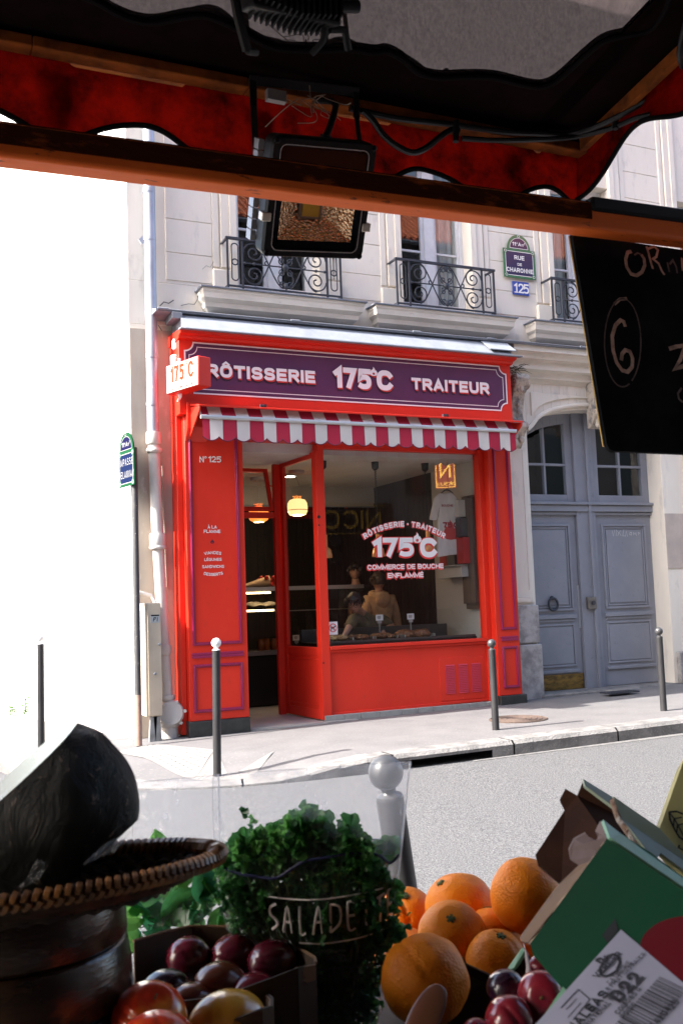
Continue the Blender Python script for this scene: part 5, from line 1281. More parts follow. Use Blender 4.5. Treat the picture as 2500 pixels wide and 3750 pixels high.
# the glazed case seen through the door
t = thing('display_case', 'glass display case with lit shelves seen through the doorway', 'display case', (4.9,13.4,0))
yc = 13.1; x0, x1 = 3.5, 6.3; zc0 = Pt(950,2378,yc).z; zt_ = Pt(950,2150,yc).z
mb = MB(); mb.box(x0, x1, yc, yc+.8, .05, zc0-.09); mb.build('base', M_counter, t)
mb = MB(); mb.box(x0, x1, yc-.02, yc+.8, zc0-.085, zc0-.03); mb.build('sill', M_steel, t)
mb = MB(); mb.box(x0, x1, yc+.02, yc+.10, zt_-.055, zt_); mb.build('top_rail', M_steel, t)
for z in (Pt(950,2240,yc+.4).z,): 
    m = MB(); m.box(x0, x1, yc+.15, yc+.7, z-.01, z); m.build('shelf', M_steel, t)
for px, py, l in ((927,2172,.26),(930,2237,.30)):
    m = MB(); c = Pt(px, py, yc+.2); m.box(c.x-l, c.x+l, yc+.2, yc+.215, c.z-.012, c.z+.012); m.build('light_strip', mat('warm_strip_%d' % py, (1,.8,.5), emit=(1,.70,.34), es=2.2), t)
mb = MB(); mb.face([(x0,yc,zc0),(x1,yc,zc0),(x1,yc+.05,zt_-.05),(x0,yc+.05,zt_-.05)]); mb.build('front_glass', glass_mat('case_glass', (.95,.97,.96), 1.4, mul=.8), t, smooth=0)
t = thing('paper_parcel', 'white paper laid over the middle shelf of the display case', 'paper', (4.5,13.4,zc0))
c = Pt(975,2206,yc+.3); mb = MB(); mb.grid(lambda u,v: (c.x-.28+.56*u, c.y-.1+.3*v, c.z-.02+.025*math.sin(u*9+v*5)+.01*math.sin(u*23)), 20, 6); mb.build('sheet', mat('white_paper', (.5,.46,.40), .8), t, smooth=180)
t = thing('tulip_bunch', 'red tulips in wrapping lying on top of the glass display case', 'flowers', (4.6,13.4,zt_))
M_tul = mat('red_tulip', (.42,.02,.012), .5, (.25,.012,.01), 30)
c0 = Pt(985,2128,yc+.1); rs = random.Random(3)
for k in range(24):
    m = MB(); q = c0+V((rs.uniform(-.15,.16), rs.uniform(-.05,.1), rs.uniform(-.055,.06)))
    for pt in range(5):
        a = 2*math.pi*pt/5; m.ball(q+V((math.cos(a)*.014,-.01,math.sin(a)*.014)), .022, 7, 5, (.8,1.3,.9))
    m.build('flower', M_tul, t)
m = MB(); a = Pt(880,2150,yc+.1)
m.grid(lambda u,v: a.lerp(c0, u)+V((0,.06*math.cos(v*6.28),(.02+.06*u)*math.sin(v*6.28))), 8, 14, closev=True); m.build('wrapping', mat('kraft_wrap', (.30,.22,.13), .7), t)
for k, px in enumerate((955,975,1003,1018,1035)):
    c = Pt(px, 2352, yc+.25); m = MB(); m.lathe([(0,0),(.05,0),(.055,.02),(.055,.11),(.042,.13),(.045,.16),(0,.16)], (c.x,c.y,zc0-.028), 14)
    o = m.build('preserve_jar', mat('preserve_%d' % k, (.16,.05,.015), .2), None); tag(o, 'amber preserve jar at the bottom of the display case', 'jar', 'preserve jars at the bottom of the display case')
# the hanging t-shirt
c = Pt(1632,1925,11.42); S = .245/130*1.0
t = thing('t_shirt', 'white t-shirt with a red flame print hanging inside the window', 't-shirt', c)
M_tee = mat('white_cotton', (.60,.60,.60), .9, (.50,.50,.51), 7, stretch=(2,1,.6), bump=.3, bs=10, bd=.02)
def TS(px, py, y=0): p = Pt(px, py, 11.42+y); return p
left = [(1640,1803),(1608,1815),(1592,1830),(1580,1870),(1573,1902),(1594,1906),(1604,1880)]
outl = [(1607,1806),(1590,1826),(1573,1903),(1597,1906),(1604,1872),(1603,1960),(1602,2041),(1640,2034),(1673,2031),(1676,1960),(1670,1880),(1680,1904),(1686,1898),(1676,1850),(1668,1820),(1650,1803),(1636,1806),(1622,1808)]
mb = MB(); P = [TS(*q) for q in outl]; mb.prism([p+V((0,-.02,0)) for p in P], (0,.05,0)); o = mb.build('cloth', M_tee, t, smooth=60, bev=.012)
mb = MB(); c2 = TS(1647,1950); flame(mb, c2+V((0,-.0225,-.10)), UX, UZ, .27, hole=False); mb.build('flame_print', mat('red_print', (.50,.07,.07), .8), t, smooth=0)
mb = MB(); q = TS(1643,1925); text(mb, '75', q+V((-.035,-.0235,-.03)), UX, UZ, .075, .26, .9, .05); text(mb, 'C', q+V((.095,-.0235,-.03)), UX, UZ, .075, .26, .9)
q = TS(1634,1856); text(mb, 'BOUCHE', q+V((0,-.0235,-.0)), UX, UZ, .03, .2, .8); mb.build('print_lettering', mat('dark_red_print', (.30,.02,.04), .8), t, smooth=0)
mb = MB(); q = TS(1636,1798); mb.tube([q+V((-.09,0,-.03)), q+V((-.03,0,.012)), q+V((.03,0,.012)), q+V((.09,0,-.03))], .009, 6); mb.tube([q+V((0,0,.012)), q+V((0,0,.07)), q+V((.02,0,.09)), q+V((.02,0,.11))], .004, 6); mb.tube([q+V((.02,0,.11)), V((q.x+.02,q.y,RZ))], .002, 4); mb.build('hanger', M_iron, t)
t = thing('side_menu_board', 'dark wall panel with a blue grey poster behind the counter', 'panel', (6.2,15.2,2.6))
a, b = Pt(1475,1752,14.1), Pt(1545,1812,14.1); mb = MB(); mb.box(a.x, b.x, 14.08, 14.1, b.z, a.z); mb.build('board', mat('slate_poster', (.10,.11,.15), .6), t)

# ------------------------------------------------------------------ people
def skin_mesh(joints, bones, sub=2):
    names = list(joints); me = bpy.data.meshes.new('tmp')
    me.from_pydata([tuple(joints[n][0]) for n in names], [(names.index(a), names.index(b)) for a, b in bones], [])
    o = bpy.data.objects.new('tmp', me); COL.objects.link(o)
    m = o.modifiers.new('skin', 'SKIN'); m.use_smooth_shade = True
    sv = me.skin_vertices[0].data
    for i, n in enumerate(names):
        r = joints[n][1]; sv[i].radius = (r, r) if not isinstance(r, tuple) else r; sv[i].use_root = (i == 0)
    s = o.modifiers.new('sub', 'SUBSURF'); s.levels = sub; s.render_levels = sub
    dg = bpy.context.evaluated_depsgraph_get(); dg.update()
    out = bpy.data.meshes.new_from_object(o.evaluated_get(dg)); bpy.data.objects.remove(o); bpy.data.meshes.remove(me)
    return out
def mesh_to(mb, me):
    i = len(mb.v); mb.v += [v.co.copy() for v in me.vertices]
    for p in me.polygons: mb.f.append([i+k for k in p.vertices]); mb.m.append(mb.cur)
def hand(mb, wrist, d, up, s=1.0, curl=.5):
    d = V(d).normalized(); up = (V(up)-d*V(up).dot(d)).normalized(); sd = d.cross(up)
    w = V(wrist); J = {'w': (w, .024*s), 'p1': (w+d*.045*s, (.034*s,.016*s)), 'p2': (w+d*.085*s, (.036*s,.014*s))}; Bn = [('w','p1'),('p1','p2')]
    for i, (o_, l) in enumerate(((-.028,.062),(-.010,.075),(.009,.070),(.027,.055))):
        a = w+d*.085*s+sd*o_*s; p = 'p2'
        for k in range(1, 4):
            ang = curl*k*.55; a = a+(d*math.cos(ang)-up*math.sin(ang))*l*s/3; n = 'f%d%d' % (i,k); J[n] = (a, (.0085-.001*k)*s); Bn.append((p,n)); p = n
    a = w+d*.03*s-sd*.03*s; J['t1'] = (a, .012*s); J['t2'] = (a+(d*.6-sd*.7-up*.3)*.04*s, .0095*s); J['t3'] = (a+(d*.9-sd*.5-up*.5)*.065*s, .008*s); Bn += [('p1','t1'),('t1','t2'),('t2','t3')]
    mesh_to(mb, skin_mesh(J, Bn, 1))
def head(mb, c, face, up, r=.105):
    f = V(face).normalized(); u = (V(up)-f*V(up).dot(f)).normalized(); s = f.cross(u)
    def prof(dv):
        k = 1.0
        if dv.z < -.2: k *= 1-.16*min(1, (-.2-dv.z)/.8)*(1 if dv.x < .3 else .25)
        nose = math.exp(-((dv.y/.13)**2+((dv.z+.12)/.20)**2))*(dv.x > 0); k += .17*nose
        k += .05*math.exp(-((dv.y/.45)**2+((dv.z-.22)/.10)**2))*(dv.x > 0)
        for e in (-1,1): k -= .05*math.exp(-(((dv.y-e*.33)/.14)**2+((dv.z-.05)/.12)**2))*(dv.x > 0)
        k += .035*math.exp(-((dv.y/.25)**2+((dv.z+.52)/.07)**2))*(dv.x > 0)+.05*math.exp(-((dv.y/.3)**2+((dv.z+.85)/.16)**2))*(dv.x > 0)
        return k
    i = len(mb.v); mb.ball((0,0,0), r, 36, 26, (.95,.78,1.22), prof)
    for e in (-1,1): mb.ball((-.01, e*r*.78, -.005), r*.22, 10, 8, (.7,.35,1.1))
    for k in range(i, len(mb.v)): q = mb.v[k]; mb.v[k] = V(c)+f*q.x+s*q.y+u*q.z
    return f, s, u
M_skin = mat('skin', (.46,.26,.19), .5, (.40,.21,.15), 14, .4, .7); M_hair = mat('dark_hair', (.012,.009,.008), .5, (.025,.018,.014), 60, stretch=(1,1,.3))
M_olive = mat('olive_cloth', (.16,.14,.08), .9, (.11,.097,.058), 12, bump=.4, bs=14, bd=.02)
def hairball(c, f, s, u, r, back=1.0, name='hair', parent=None, m_=None, fringe=.1):
    k = MB(); rs = random.Random(5)
    def fn(d): return 1+.10*mnoise.noise(d*3.2)+.05*mnoise.noise(d*9)
    i = 0; k.ball((0,0,0), r, 30, 20, (1.10,.94,1.26), fn); keep = []
    for f_ in k.f:
        q = sum((k.v[j] for j in f_), V())/len(f_)/r
        if q.x > fringe and q.z < .55: continue
        if q.z < -.55*back: continue
        keep.append(f_)
    k.f = keep; k.m = [0]*len(keep)
    for j in range(len(k.v)): q = k.v[j]; k.v[j] = V(c)+f*q.x+s*q.y+u*(q.z+.012)
    for j in range(60):
        a = rs.uniform(-2.4,2.4); b0 = V((math.cos(a)*.9, math.sin(a)*.8, rs.uniform(.35,.9))).normalized()*r*1.12
        p0q = V(c)+f*b0.x+s*b0.y+u*b0.z; dr = (f*b0.x+s*b0.y)*.4-u*.03; k.tube([p0q-(p0q-V(c))*.1, p0q+dr*.25, p0q+dr*.35-u*.04], [.012,.010,.003], 4)
    return k.build(name, m_ or M_hair, parent, smooth=60)
# the man reaching into the counter
T = thing('person', 'person in an olive shirt and round glasses leaning over the counter, reaching down', 'person', (5.6,12.1,0))
def q_(px, py, Y): return Pt(px, py, Y)
J = {'pelvis': (q_(1352,2440,12.35), .15), 'belly': (q_(1350,2370,12.28), .145), 'chest': (q_(1343,2300,12.15), .15), 'neck0': (q_(1330,2252,12.0), .075), 'neck': (q_(1316,2240,11.95), .052), 'headb': (q_(1303,2222,11.90), .062),
     'rs': (q_(1296,2268,11.95), .075), 're': (q_(1274,2304,11.68), .045), 'rm': (q_(1262,2325,11.58), .036), 'rw': (q_(1252,2342,11.50), .026),
     'ls': (q_(1398,2270,12.2), .075), 'le': (q_(1436,2293,12.2), .05), 'lm': (q_(1420,2300,12.05), .04), 'lw': (q_(1404,2306,11.92), .028),
     'rh': (q_(1335,2480,12.4), .10), 'rk': (q_(1335,2600,12.4), .08), 'rf': (q_(1335,2680,12.45), .05), 'lh': (q_(1375,2480,12.4), .10), 'lk': (q_(1378,2600,12.4), .08), 'lf': (q_(1378,2680,12.45), .05)}
for k in ('rf','lf'): J[k] = (V((J[k][0].x, J[k][0].y, .08)), .05)
for k in ('rk','lk'): J[k] = (V((J[k][0].x, J[k][0].y, .48)), .07)
Bn = [('pelvis','belly'),('belly','chest'),('chest','neck0'),('neck0','neck'),('neck','headb'),('chest','rs'),('rs','re'),('re','rm'),('rm','rw'),('chest','ls'),('ls','le'),('le','lm'),('lm','lw'),('pelvis','rh'),('rh','rk'),('rk','rf'),('pelvis','lh'),('lh','lk'),('lk','lf')]
mb = MB(); mesh_to(mb, skin_mesh(J, Bn))
hc = q_(1298,2210,11.86); f, s, u = head(mb, hc, (-.55,-.75,-.30), (-.12,-.2,1), .108)
hand(mb, J['rw'][0], (-.3,-.3,-.9), (-.3,-.8,.2), 1.1, .6); hand(mb, J['lw'][0], (-.55,-.45,-.65), (0,-.9,.3), 1.15, .5)
mb.build('body', M_skin, T, smooth=180, recalc=True)
sh = {k: (J[k][0], (J[k][1]+.022) if not isinstance(J[k][1], tuple) else J[k][1]) for k in ('pelvis','belly','chest','neck0','rs','re','ls','le')}
sh['neck0'] = (J['neck0'][0], .092); sh['neck'] = (J['neck0'][0].lerp(J['neck'][0], .7), .062); sh['re'] = (J['rs'][0].lerp(J['re'][0], .92), .066); sh['le'] = (J['ls'][0].lerp(J['le'][0], .95), .07)
mb = MB(); mesh_to(mb, skin_mesh(sh, [('neck0','neck'),('pelvis','belly'),('belly','chest'),('chest','neck0'),('chest','rs'),('rs','re'),('chest','ls'),('ls','le')])); mb.build('shirt', M_olive, T, smooth=180)
hairball(hc, f, s, u, .118, .75, 'hair', T)
mb = MB()
for e in (-1,1):
    cc_ = hc+f*.108+s*e*.034+u*.006; mb.tube([cc_+s*.026*math.cos(a)+u*.026*math.sin(a) for a in [2*math.pi*k/18 for k in range(18)]], .0028, 5, closed=True); mb.tube([cc_+s*e*.026, hc+s*e*.085+f*.01+u*.012], .0025, 4)
mb.tube([hc+f*.112+s*.008+u*.01, hc+f*.112-s*.008+u*.01], .0025, 4); mb.build('glasses', mat('brown_frames', (.10,.05,.025), .3), T)
mb = MB()
for e in (-1,1): mb.ball(hc+f*.094+s*e*.034+u*.006, .011, 10, 8, (1,1,.8))
mb.build('eye', M_hair, T)
mb = MB(); mb.tube([hc+f*.103-u*.062+s*.022*(k-2)/2-f*.004*abs(k-2) for k in range(5)], [.002,.005,.006,.005,.002], 6); mb.build('mouth', mat('lips', (.30,.11,.09), .5), T)
mb = MB()
for e in (-1,1): mb.tube([hc+f*.108+s*e*.016+u*.038, hc+f*.102+s*e*.036+u*.044, hc+f*.086+s*e*.054+u*.036], [.004,.005,.003], 5)
mb.build('eyebrow', M_hair, T)
def stander(label, hp, Y, cloth, cname, sleeve, faceaway, hood=False, legs=(.02,.03,.06), hc_=None):
    H = q_(hp[0], hp[1], Y); c = V((H.x, Y, 0)); z = H.z
    T = thing('person', label, 'person', c)
    fdir = V((.2,1,0)) if faceaway else V((-.4,-1,0))
    def j(x, y, zz): return V((H.x+x, Y+y, zz))
    k = z/1.62
    J = {'pelvis': (j(0,0,.95*k), .15), 'belly': (j(0,0,1.12*k), .14), 'chest': (j(0,0,1.32*k), .165), 'neck0': (j(0,0,1.44*k), .085), 'neck': (j(0,0,1.50*k), .055), 'headb': (j(0,0,1.57*k), .065)}
    Bn = [('pelvis','belly'),('belly','chest'),('chest','neck0'),('neck0','neck'),('neck','headb')]
    for n, e in (('r',-1),('l',1)):
        J.update({n+'s': (j(e*.19,0,1.38*k), .07), n+'e': (j(e*.25,-.03,1.10*k), .05), n+'w': (j(e*.24,-.12,.90*k), .03), n+'h': (j(e*.09,0,.88*k), .10), n+'k': (j(e*.10,0,.48*k), .07), n+'f': (j(e*.10,0,.08), .05)})
        Bn += [('chest',n+'s'),(n+'s',n+'e'),(n+'e',n+'w'),('pelvis',n+'h'),(n+'h',n+'k'),(n+'k',n+'f')]
    mb = MB(); mesh_to(mb, skin_mesh(J, Bn)); f, s, u = head(mb, H, fdir, UZ, .105)
    for n, e in (('r',-1),('l',1)): hand(mb, J[n+'w'][0], (0,-.35,-.95), (e,-.3,0), 1.1, .5)
    mb.build('body', M_skin, T, smooth=180)
    mm = mat(cname, cloth, .9, tuple(x*.7 for x in cloth), 9, bump=.5, bs=10, bd=.03)
    S = {q: (J[q][0], J[q][1]+.03) for q in ('pelvis','belly','chest','rs','ls')}; S['neck0'] = (J['neck0'][0], .09)
    Bs = [('pelvis','belly'),('belly','chest'),('chest','neck0'),('chest','rs'),('chest','ls')]
    for n in 'rl':
        S[n+'e'] = (J[n+'s'][0].lerp(J[n+'e'][0], .98 if sleeve else .6), .072); Bs.append((n+'s',n+'e'))
        if sleeve: S[n+'w'] = (J[n+'w'][0]+V((0,.02,.03)), .045); Bs.append((n+'e',n+'w'))
    mb = MB(); mesh_to(mb, skin_mesh(S, Bs)); mb.build('top', mm, T, smooth=180)
    P = {q: (J[q][0], J[q][1]+.02) for q in ('pelvis','rh','rk','rf','lh','lk','lf')}
    mb = MB(); mesh_to(mb, skin_mesh(P, [('pelvis','rh'),('rh','rk'),('rk','rf'),('pelvis','lh'),('lh','lk'),('lk','lf')])); mb.build('trousers', mat(cname+'_trousers', legs, .9), T, smooth=180)
    if hood: mb = MB(); mb.tube([J['neck0'][0]+V((.11*math.cos(a), .02+.10*math.sin(a)+.0, .02+.02*math.sin(a))) for a in [2*math.pi*q/20 for q in range(20)]], .045, 8, closed=True); mb.ball(J['neck0'][0]+V((0,-.12 if faceaway else .1,-.06)), .10, 14, 10, (1.2,.5,1.2)); mb.build('hood', mm, T, smooth=180)
    hairball(H, f, s, u, .115, .8, 'hair', T, hc_, fringe=.2)
M_bhair = mat('brown_hair', (.05,.033,.022), .6)
# faces away: the hood hangs towards the street
stander('person in a tan hooded jacket and blue jeans standing with their back to the window', (1386,2133), 12.75, (.60,.39,.22), 'tan_jacket', True, True, True, (.04,.06,.13), M_bhair)
stander('person in a black t-shirt standing at the back of the shop', (1300,2096), 13.9, (.008,.008,.009), 'black_tee', True, False, False, (.01,.01,.012))

# ------------------------------------------------------------------ the houses on the market side, seen only in reflections
M_opp = mat('opposite_render', (.16,.15,.145), .85, (.12,.115,.11), 1.5)
OB = thing('opposite_house', 'low cream house with an orange tiled roof across the street, mirrored in the windows', 'building', (8,-1.2,0))
mb = MB(); mb.box(-14, 9.0, -9, -1.2, -.3, 11.5); mb.box(9.0, 30, -9, -1.0, -.3, 11.5); mb.build('wall', M_opp, OB)
M_roof = mat('orange_tiles', (.48,.13,.055), .8, (.30,.085,.045), 14, .4, .6, col3=(.55,.26,.14), v3=9, lo3=.58, hi3=.7)
mb = MB(); n = 22
for k in range(n):
    y0 = -.85-k*.30; z0 = 11.45+k*.235; mb.prism([(-14,y0,z0),(-14,y0-.42,z0+.33),(-14,y0-.42,z0+.27),(-14,y0,z0-.06)], (44,0,0))
rf = mb.build('roof', M_roof, OB)
mb = MB()
for k in range(220):
    x = -14+.2*k
    if 3 < x < 24: mb.tube([(x,-.83-.30*j,11.50+.235*j) for j in (0,7,14,21)], .05, 5)
mb.build('tile_ridge', M_roof, rf)
mb = MB(); mb.tube([(-14,-.82,11.38),(30,-.82,11.38)], .07, 8); mb.build('gutter', M_lead, OB)
for x in (2.0,4.6,7.2,9.8,12.4,15,17.6,20.2):
    for z in (4.2,7.4):
        m = MB(); m.box(x, x+1.0, -1.22 if x < 8 else -1.02, -1.17 if x < 8 else -.97, z, z+2.0); m.build('window', mat('opp_window_%d' % int(x*10), (.03,.035,.04), .1), OB)
mb = MB(); mb.box(9.05, 14.0, -1.0, -.85, .3, 3.3); mb.build('dark_shopfront', mat('deep_brown_front', (.05,.018,.015), .4), OB)
# wine shop fascia and its hanging sign (mirrored in the shop window)
M_gold2 = mat('lit_gold', (.62,.36,.05), .4, emit=(1,.55,.09), es=3.2); M_gold = mat('glowing_gold_paint', (.34,.19,.03), .4, emit=(1,.5,.05), es=.02); M_brd = mat('burgundy_panel', (.30,.030,.02), .4, emit=(.75,.05,.02), es=.8)  # fascia gold carries a faint added glow, though its letters are unlit
def mirror_pt(px, py, Y):                       # where a thing at depth Y in front of the pane must stand to show at this pixel
    d = ray(px, py); k = (2*YG-Y)/d.y; p = EYE+d*k; return V((p.x, Y, p.z))
a = mirror_pt(1395,1903,-.83); b = mirror_pt(1192,1903,-.83)
t = thing('wine_shop_fascia', 'dark fascia with gold letters across the street, seen only mirrored in the glass', 'sign', (a.x,-.84,a.z))
mb = MB(); mb.box(min(a.x,b.x)-2, max(a.x,b.x)+.35, -.85, -.83, a.z-.42, a.z+.42); mb.build('board', mat('deep_brown_board', (.03,.012,.01), .5), t)
mb = MB(); text(mb, 'NICOLAS', (max(a.x,b.x), -.826, a.z-.24), -UX, UZ, .48, .15, .85, .16, align='l')
stroke(mb, [(-.15,.36),(2.6,.36)], .03, (max(a.x,b.x),-.826,a.z), -UX, UZ); stroke(mb, [(-.15,-.36),(2.6,-.36)], .03, (max(a.x,b.x),-.826,a.z), -UX, UZ); mb.build('lettering', M_gold, t, smooth=0)
cN = mirror_pt(1630,1733,-.2)
t = thing('hanging_shop_sign', 'burgundy hanging sign with a gold N across the street, seen only mirrored in the glass', 'sign', cN)
vdir = V((-.62,.78,0)); ux = UZ.cross(vdir)*-1; ux = V((-vdir.y, vdir.x, 0)).normalized()*1
ux = V((vdir.y,-vdir.x,0)).normalized(); 
if ux.cross(UZ).dot(vdir) < 0: ux = -ux
nz_ = ux.cross(UZ)
w_, h_ = .27, .40
mb = MB(); mb.prism([cN+ux*x+UZ*z-nz_*.03 for x, z in [(-w_,-h_),(w_,-h_),(w_,h_*.85),(w_*.6,h_*.85),(0,h_*1.05),(-w_*.6,h_*.85),(-w_,h_*.85)]], nz_*.06); mb.build('board', M_brd, t)
mb = MB(); o = cN+nz_*.034
stroke(mb, [(-w_+.03,-h_+.03),(w_-.03,-h_+.03),(w_-.03,h_*.80),(0,h_*.95),(-w_+.03,h_*.80)], .022, o, ux, UZ, closed=True)
text(mb, 'N', o-UZ*.12, ux, UZ, .38, .16, .72); text(mb, 'NICOLAS', o-UZ*.33, ux, UZ, .10, .17, .5, .12); mb.build('lettering', M_gold2, t, smooth=0)
mb = MB(); mb.tube([cN+UZ*.3-ux*w_, cN+UZ*.3-ux*(w_)+V((.2,-.9,0))], .02, 6); mb.build('bracket', M_iron, t)
def smooth_path(P, n=6):
    out = []
    for k in range(len(P)-1):
        p0_, p1, p2, p3 = P[max(k-1,0)], P[k], P[k+1], P[min(k+2,len(P)-1)]
        for j in range(n):
            t = j/n; out.append(.5*((2*p1)+(p2-p0_)*t+(2*p0_-5*p1+4*p2-p3)*t*t+(3*p1-p0_-3*p2+p3)*t**3))
    return out+[P[-1]]
# ------------------------------------------------------------------ the market stall we stand under
YV = 2.0; ZV = 2.53
CY, CZ, CS = 2.02, 2.566, math.tan(R(9))
def ceilz(y): return CZ+(CY-y)*CS
m = bpy.data.materials.new('glossy_ceiling_sheet'); m.use_nodes = True; t_ = m.node_tree; t_.nodes.clear(); out = nd(t_, 'ShaderNodeOutputMaterial')
df = nd(t_, 'ShaderNodeBsdfDiffuse'); df.inputs[0].default_value = (.012,.009,.009,1); gl = nd(t_, 'ShaderNodeBsdfGlossy'); gl.inputs[0].default_value = (1,.84,.84,1); gl.inputs['Roughness'].default_value = .03
mx = nd(t_, 'ShaderNodeMixShader'); mx.inputs[0].default_value = .155
t_.links.new(df.outputs[0], mx.inputs[1]); t_.links.new(gl.outputs[0], mx.inputs[2]); t_.links.new(mx.outputs[0], out.inputs[0]); M_gloss = m
ST = thing('stall_canopy', 'red market stall canopy with a scalloped valance and a glossy dark underside', 'canopy', (0,YV,ZV))
XS = 1.62
mb = MB(); mb.prism([(-2.4,-1.1,ceilz(-1.1)),(XS+.03,-1.1,ceilz(-1.1)),(XS+.03,CY,ceilz(CY)),(-2.4,CY,ceilz(CY))], (0,.003,.03)); mb.build('ceiling_sheet', M_gloss, ST, smooth=0)
M_val = translucent_mat('red_valance_cloth', (.16,.0028,.001), (.018,.001,.0007), 10, .62)
M_val2 = translucent_mat('stained_valance_cloth', (.22,.008,.004), (.05,.003,.002), 30, .5)
M_pip = mat('black_piping', (.006,.005,.005), .9, spec=.05)
def vb(x): return 2.402+.012*max(0, x)-.034*math.cos(2*math.pi*(x-.30)/.350)
def top(x):
    g = 0.0
    for a, b in ((.31,.60),(.90,1.10),(1.46,1.53)): g = max(g, min(1, max(0, min((x-a), (b-x))/.03)))
    return ZV+.030-.0265*g
mb = MB(); NXv = 460; X0v = -2.2
def vf(u, v):
    x = X0v+(XS+.006-X0v)*u; z0, z1 = top(x), vb(x); y = YV+.012*math.sin(x*17)*v+.006*math.sin(x*43+1)*v
    return V((x, y, z0+(z1-z0)*v))
mb.grid(vf, NXv, 8); mb.build('valance', M_val, ST, smooth=180, recalc=False)
mb = MB()                                       # overlapping sewn joints hanging as a second layer behind
for a, b in ((.262,.330),(.705,.770),(1.385,1.43)):
    mb.grid(lambda u, v: V((a+(b-a)*u+.01*math.sin(v*4), YV+.018+.006*math.sin(u*5), ZV-.01+(vb(a+(b-a)*u)-ZV+.012)*v)), 8, 8)
mb.build('seam_strip', M_val2, ST, smooth=180, recalc=False)
def sv(u, v):
    y = YV+.016-2.6*u; x = XS+.010*math.sin(y*14)*v; zb_ = 2.425+.030*math.cos(2*math.pi*(y-1.62)/.37)*0-.034*math.cos(2*math.pi*(YV-y)/.42)+.02
    zt_ = ceilz(y)+.006
    return V((x, y, zt_+(zb_-zt_+ (zt_-ZV)*.6)*v))
mb = MB(); mb.grid(sv, 160, 6); mb.build('side_valance', M_val, ST, smooth=180, recalc=False)
mb = MB(); mb.tube([vf(k/NXv,1)+V((0,0,-.003)) for k in range(NXv+1)], .0062, 7); mb.tube([sv(k/160,1)+V((0,0,-.003)) for k in range(161)], .0062, 7); mb.build('piping', M_pip, ST)
M_orw = mat('orange_lit_batten', (.30,.085,.018), .8, spec=.05, col2=(.12,.04,.015), vs=12, lo=.4, hi=.65)  # brown wood with the orange light on it put into the colour
mb = MB()
for a, b in ((-2.2,.2535),(.2545,.7065),(.7075,XS)): mb.box(a, b, YV-.045, YV-.005, ZV+.006, ZV+.030)
mb.build('batten', M_orw, ST, bev=.003)
mb = MB(); mb.box(XS-.03, XS-.012, -1, YV-.045, ceilz(YV)-.03, ceilz(YV)-.005) if False else mb.prism([(XS-.03,-1,ceilz(-1)-.035),(XS-.012,-1,ceilz(-1)-.035),(XS-.012,YV-.05,ceilz(YV)-.035),(XS-.03,YV-.05,ceilz(YV)-.035)], (0,0,.03)); mb.build('side_batten', M_orw, ST)
mb = MB(); mb.box(-2.4, XS+.04, YV-.003, YV+.06, ZV+.034, ZV+.06); mb.build('front_rail', M_orw, ST)
# black waved flap standing in for the valance's dark reflection in the ceiling sheet
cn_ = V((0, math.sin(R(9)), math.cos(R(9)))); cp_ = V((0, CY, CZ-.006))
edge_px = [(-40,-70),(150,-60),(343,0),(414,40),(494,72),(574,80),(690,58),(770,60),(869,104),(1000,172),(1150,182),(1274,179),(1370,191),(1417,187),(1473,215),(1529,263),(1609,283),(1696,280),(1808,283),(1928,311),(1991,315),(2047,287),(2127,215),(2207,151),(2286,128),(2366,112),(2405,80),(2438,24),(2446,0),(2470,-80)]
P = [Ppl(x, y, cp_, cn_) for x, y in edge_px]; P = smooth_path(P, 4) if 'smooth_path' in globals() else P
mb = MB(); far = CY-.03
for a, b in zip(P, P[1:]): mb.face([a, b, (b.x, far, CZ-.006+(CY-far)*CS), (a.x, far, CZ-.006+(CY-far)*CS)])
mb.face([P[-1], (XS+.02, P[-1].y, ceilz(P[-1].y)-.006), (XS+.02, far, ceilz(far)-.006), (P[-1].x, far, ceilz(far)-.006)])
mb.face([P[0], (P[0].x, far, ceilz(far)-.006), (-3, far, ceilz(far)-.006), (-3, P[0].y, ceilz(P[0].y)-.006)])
mb.build('valance_reflection', mat('dark_reflection', (.007,.004,.004), .95, (.011,.005,.005), 20, spec=.0), ST, smooth=0)
mb = MB(); mb.tube([p-V((0,0,.002)) for p in P], .006, 6); mb.build('reflection_piping', M_pip, ST)
# orange tube across the front
M_beam = mat('orange_rusty_paint', (.82,.17,.030), .5, (.72,.13,.022), 4, .4, .7, spec=.15, col3=(.14,.04,.018), v3=60, lo3=.62, hi3=.68, stretch=(.25,1,1), bump=.12, bs=70)
M_rustb = mat('rusty_upper_face', (.050,.012,.005), .9, spec=.03, col2=(.28,.06,.014), vs=45, lo=.54, hi=.68, stretch=(.3,1,1), bump=.4, bs=90)
t = thing('stall_beam', 'orange painted rusty steel tube crossing under the canopy', 'beam', (.7,1.55,2.13))
mb = MB(); mb.box(-2.5, 3.2, 1.525, 1.575, 2.104, 2.160); mb.build('tube', M_beam, t, bev=.007)
mb = MB(); mb.box(-2.5, 1.262, 1.5225, 1.5262, 2.123, 2.1545); mb.box(-2.5, 1.262, 1.53, 1.57, 2.1585, 2.1615); mb.build('rust_layer', M_rustb, t)
mb = MB(); mb.box(1.262, 3.2, 1.519, 1.579, 2.140, 2.170); mb.build('black_sleeve', mat('black_rubber', (.008,.009,.011), .5, spec=.2), t, bev=.006)
for o in t.children:                            # the tube is not quite level: it rises towards the blackboard
    for v in o.data.vertices: v.co.z += .025*(v.co.x-.15)
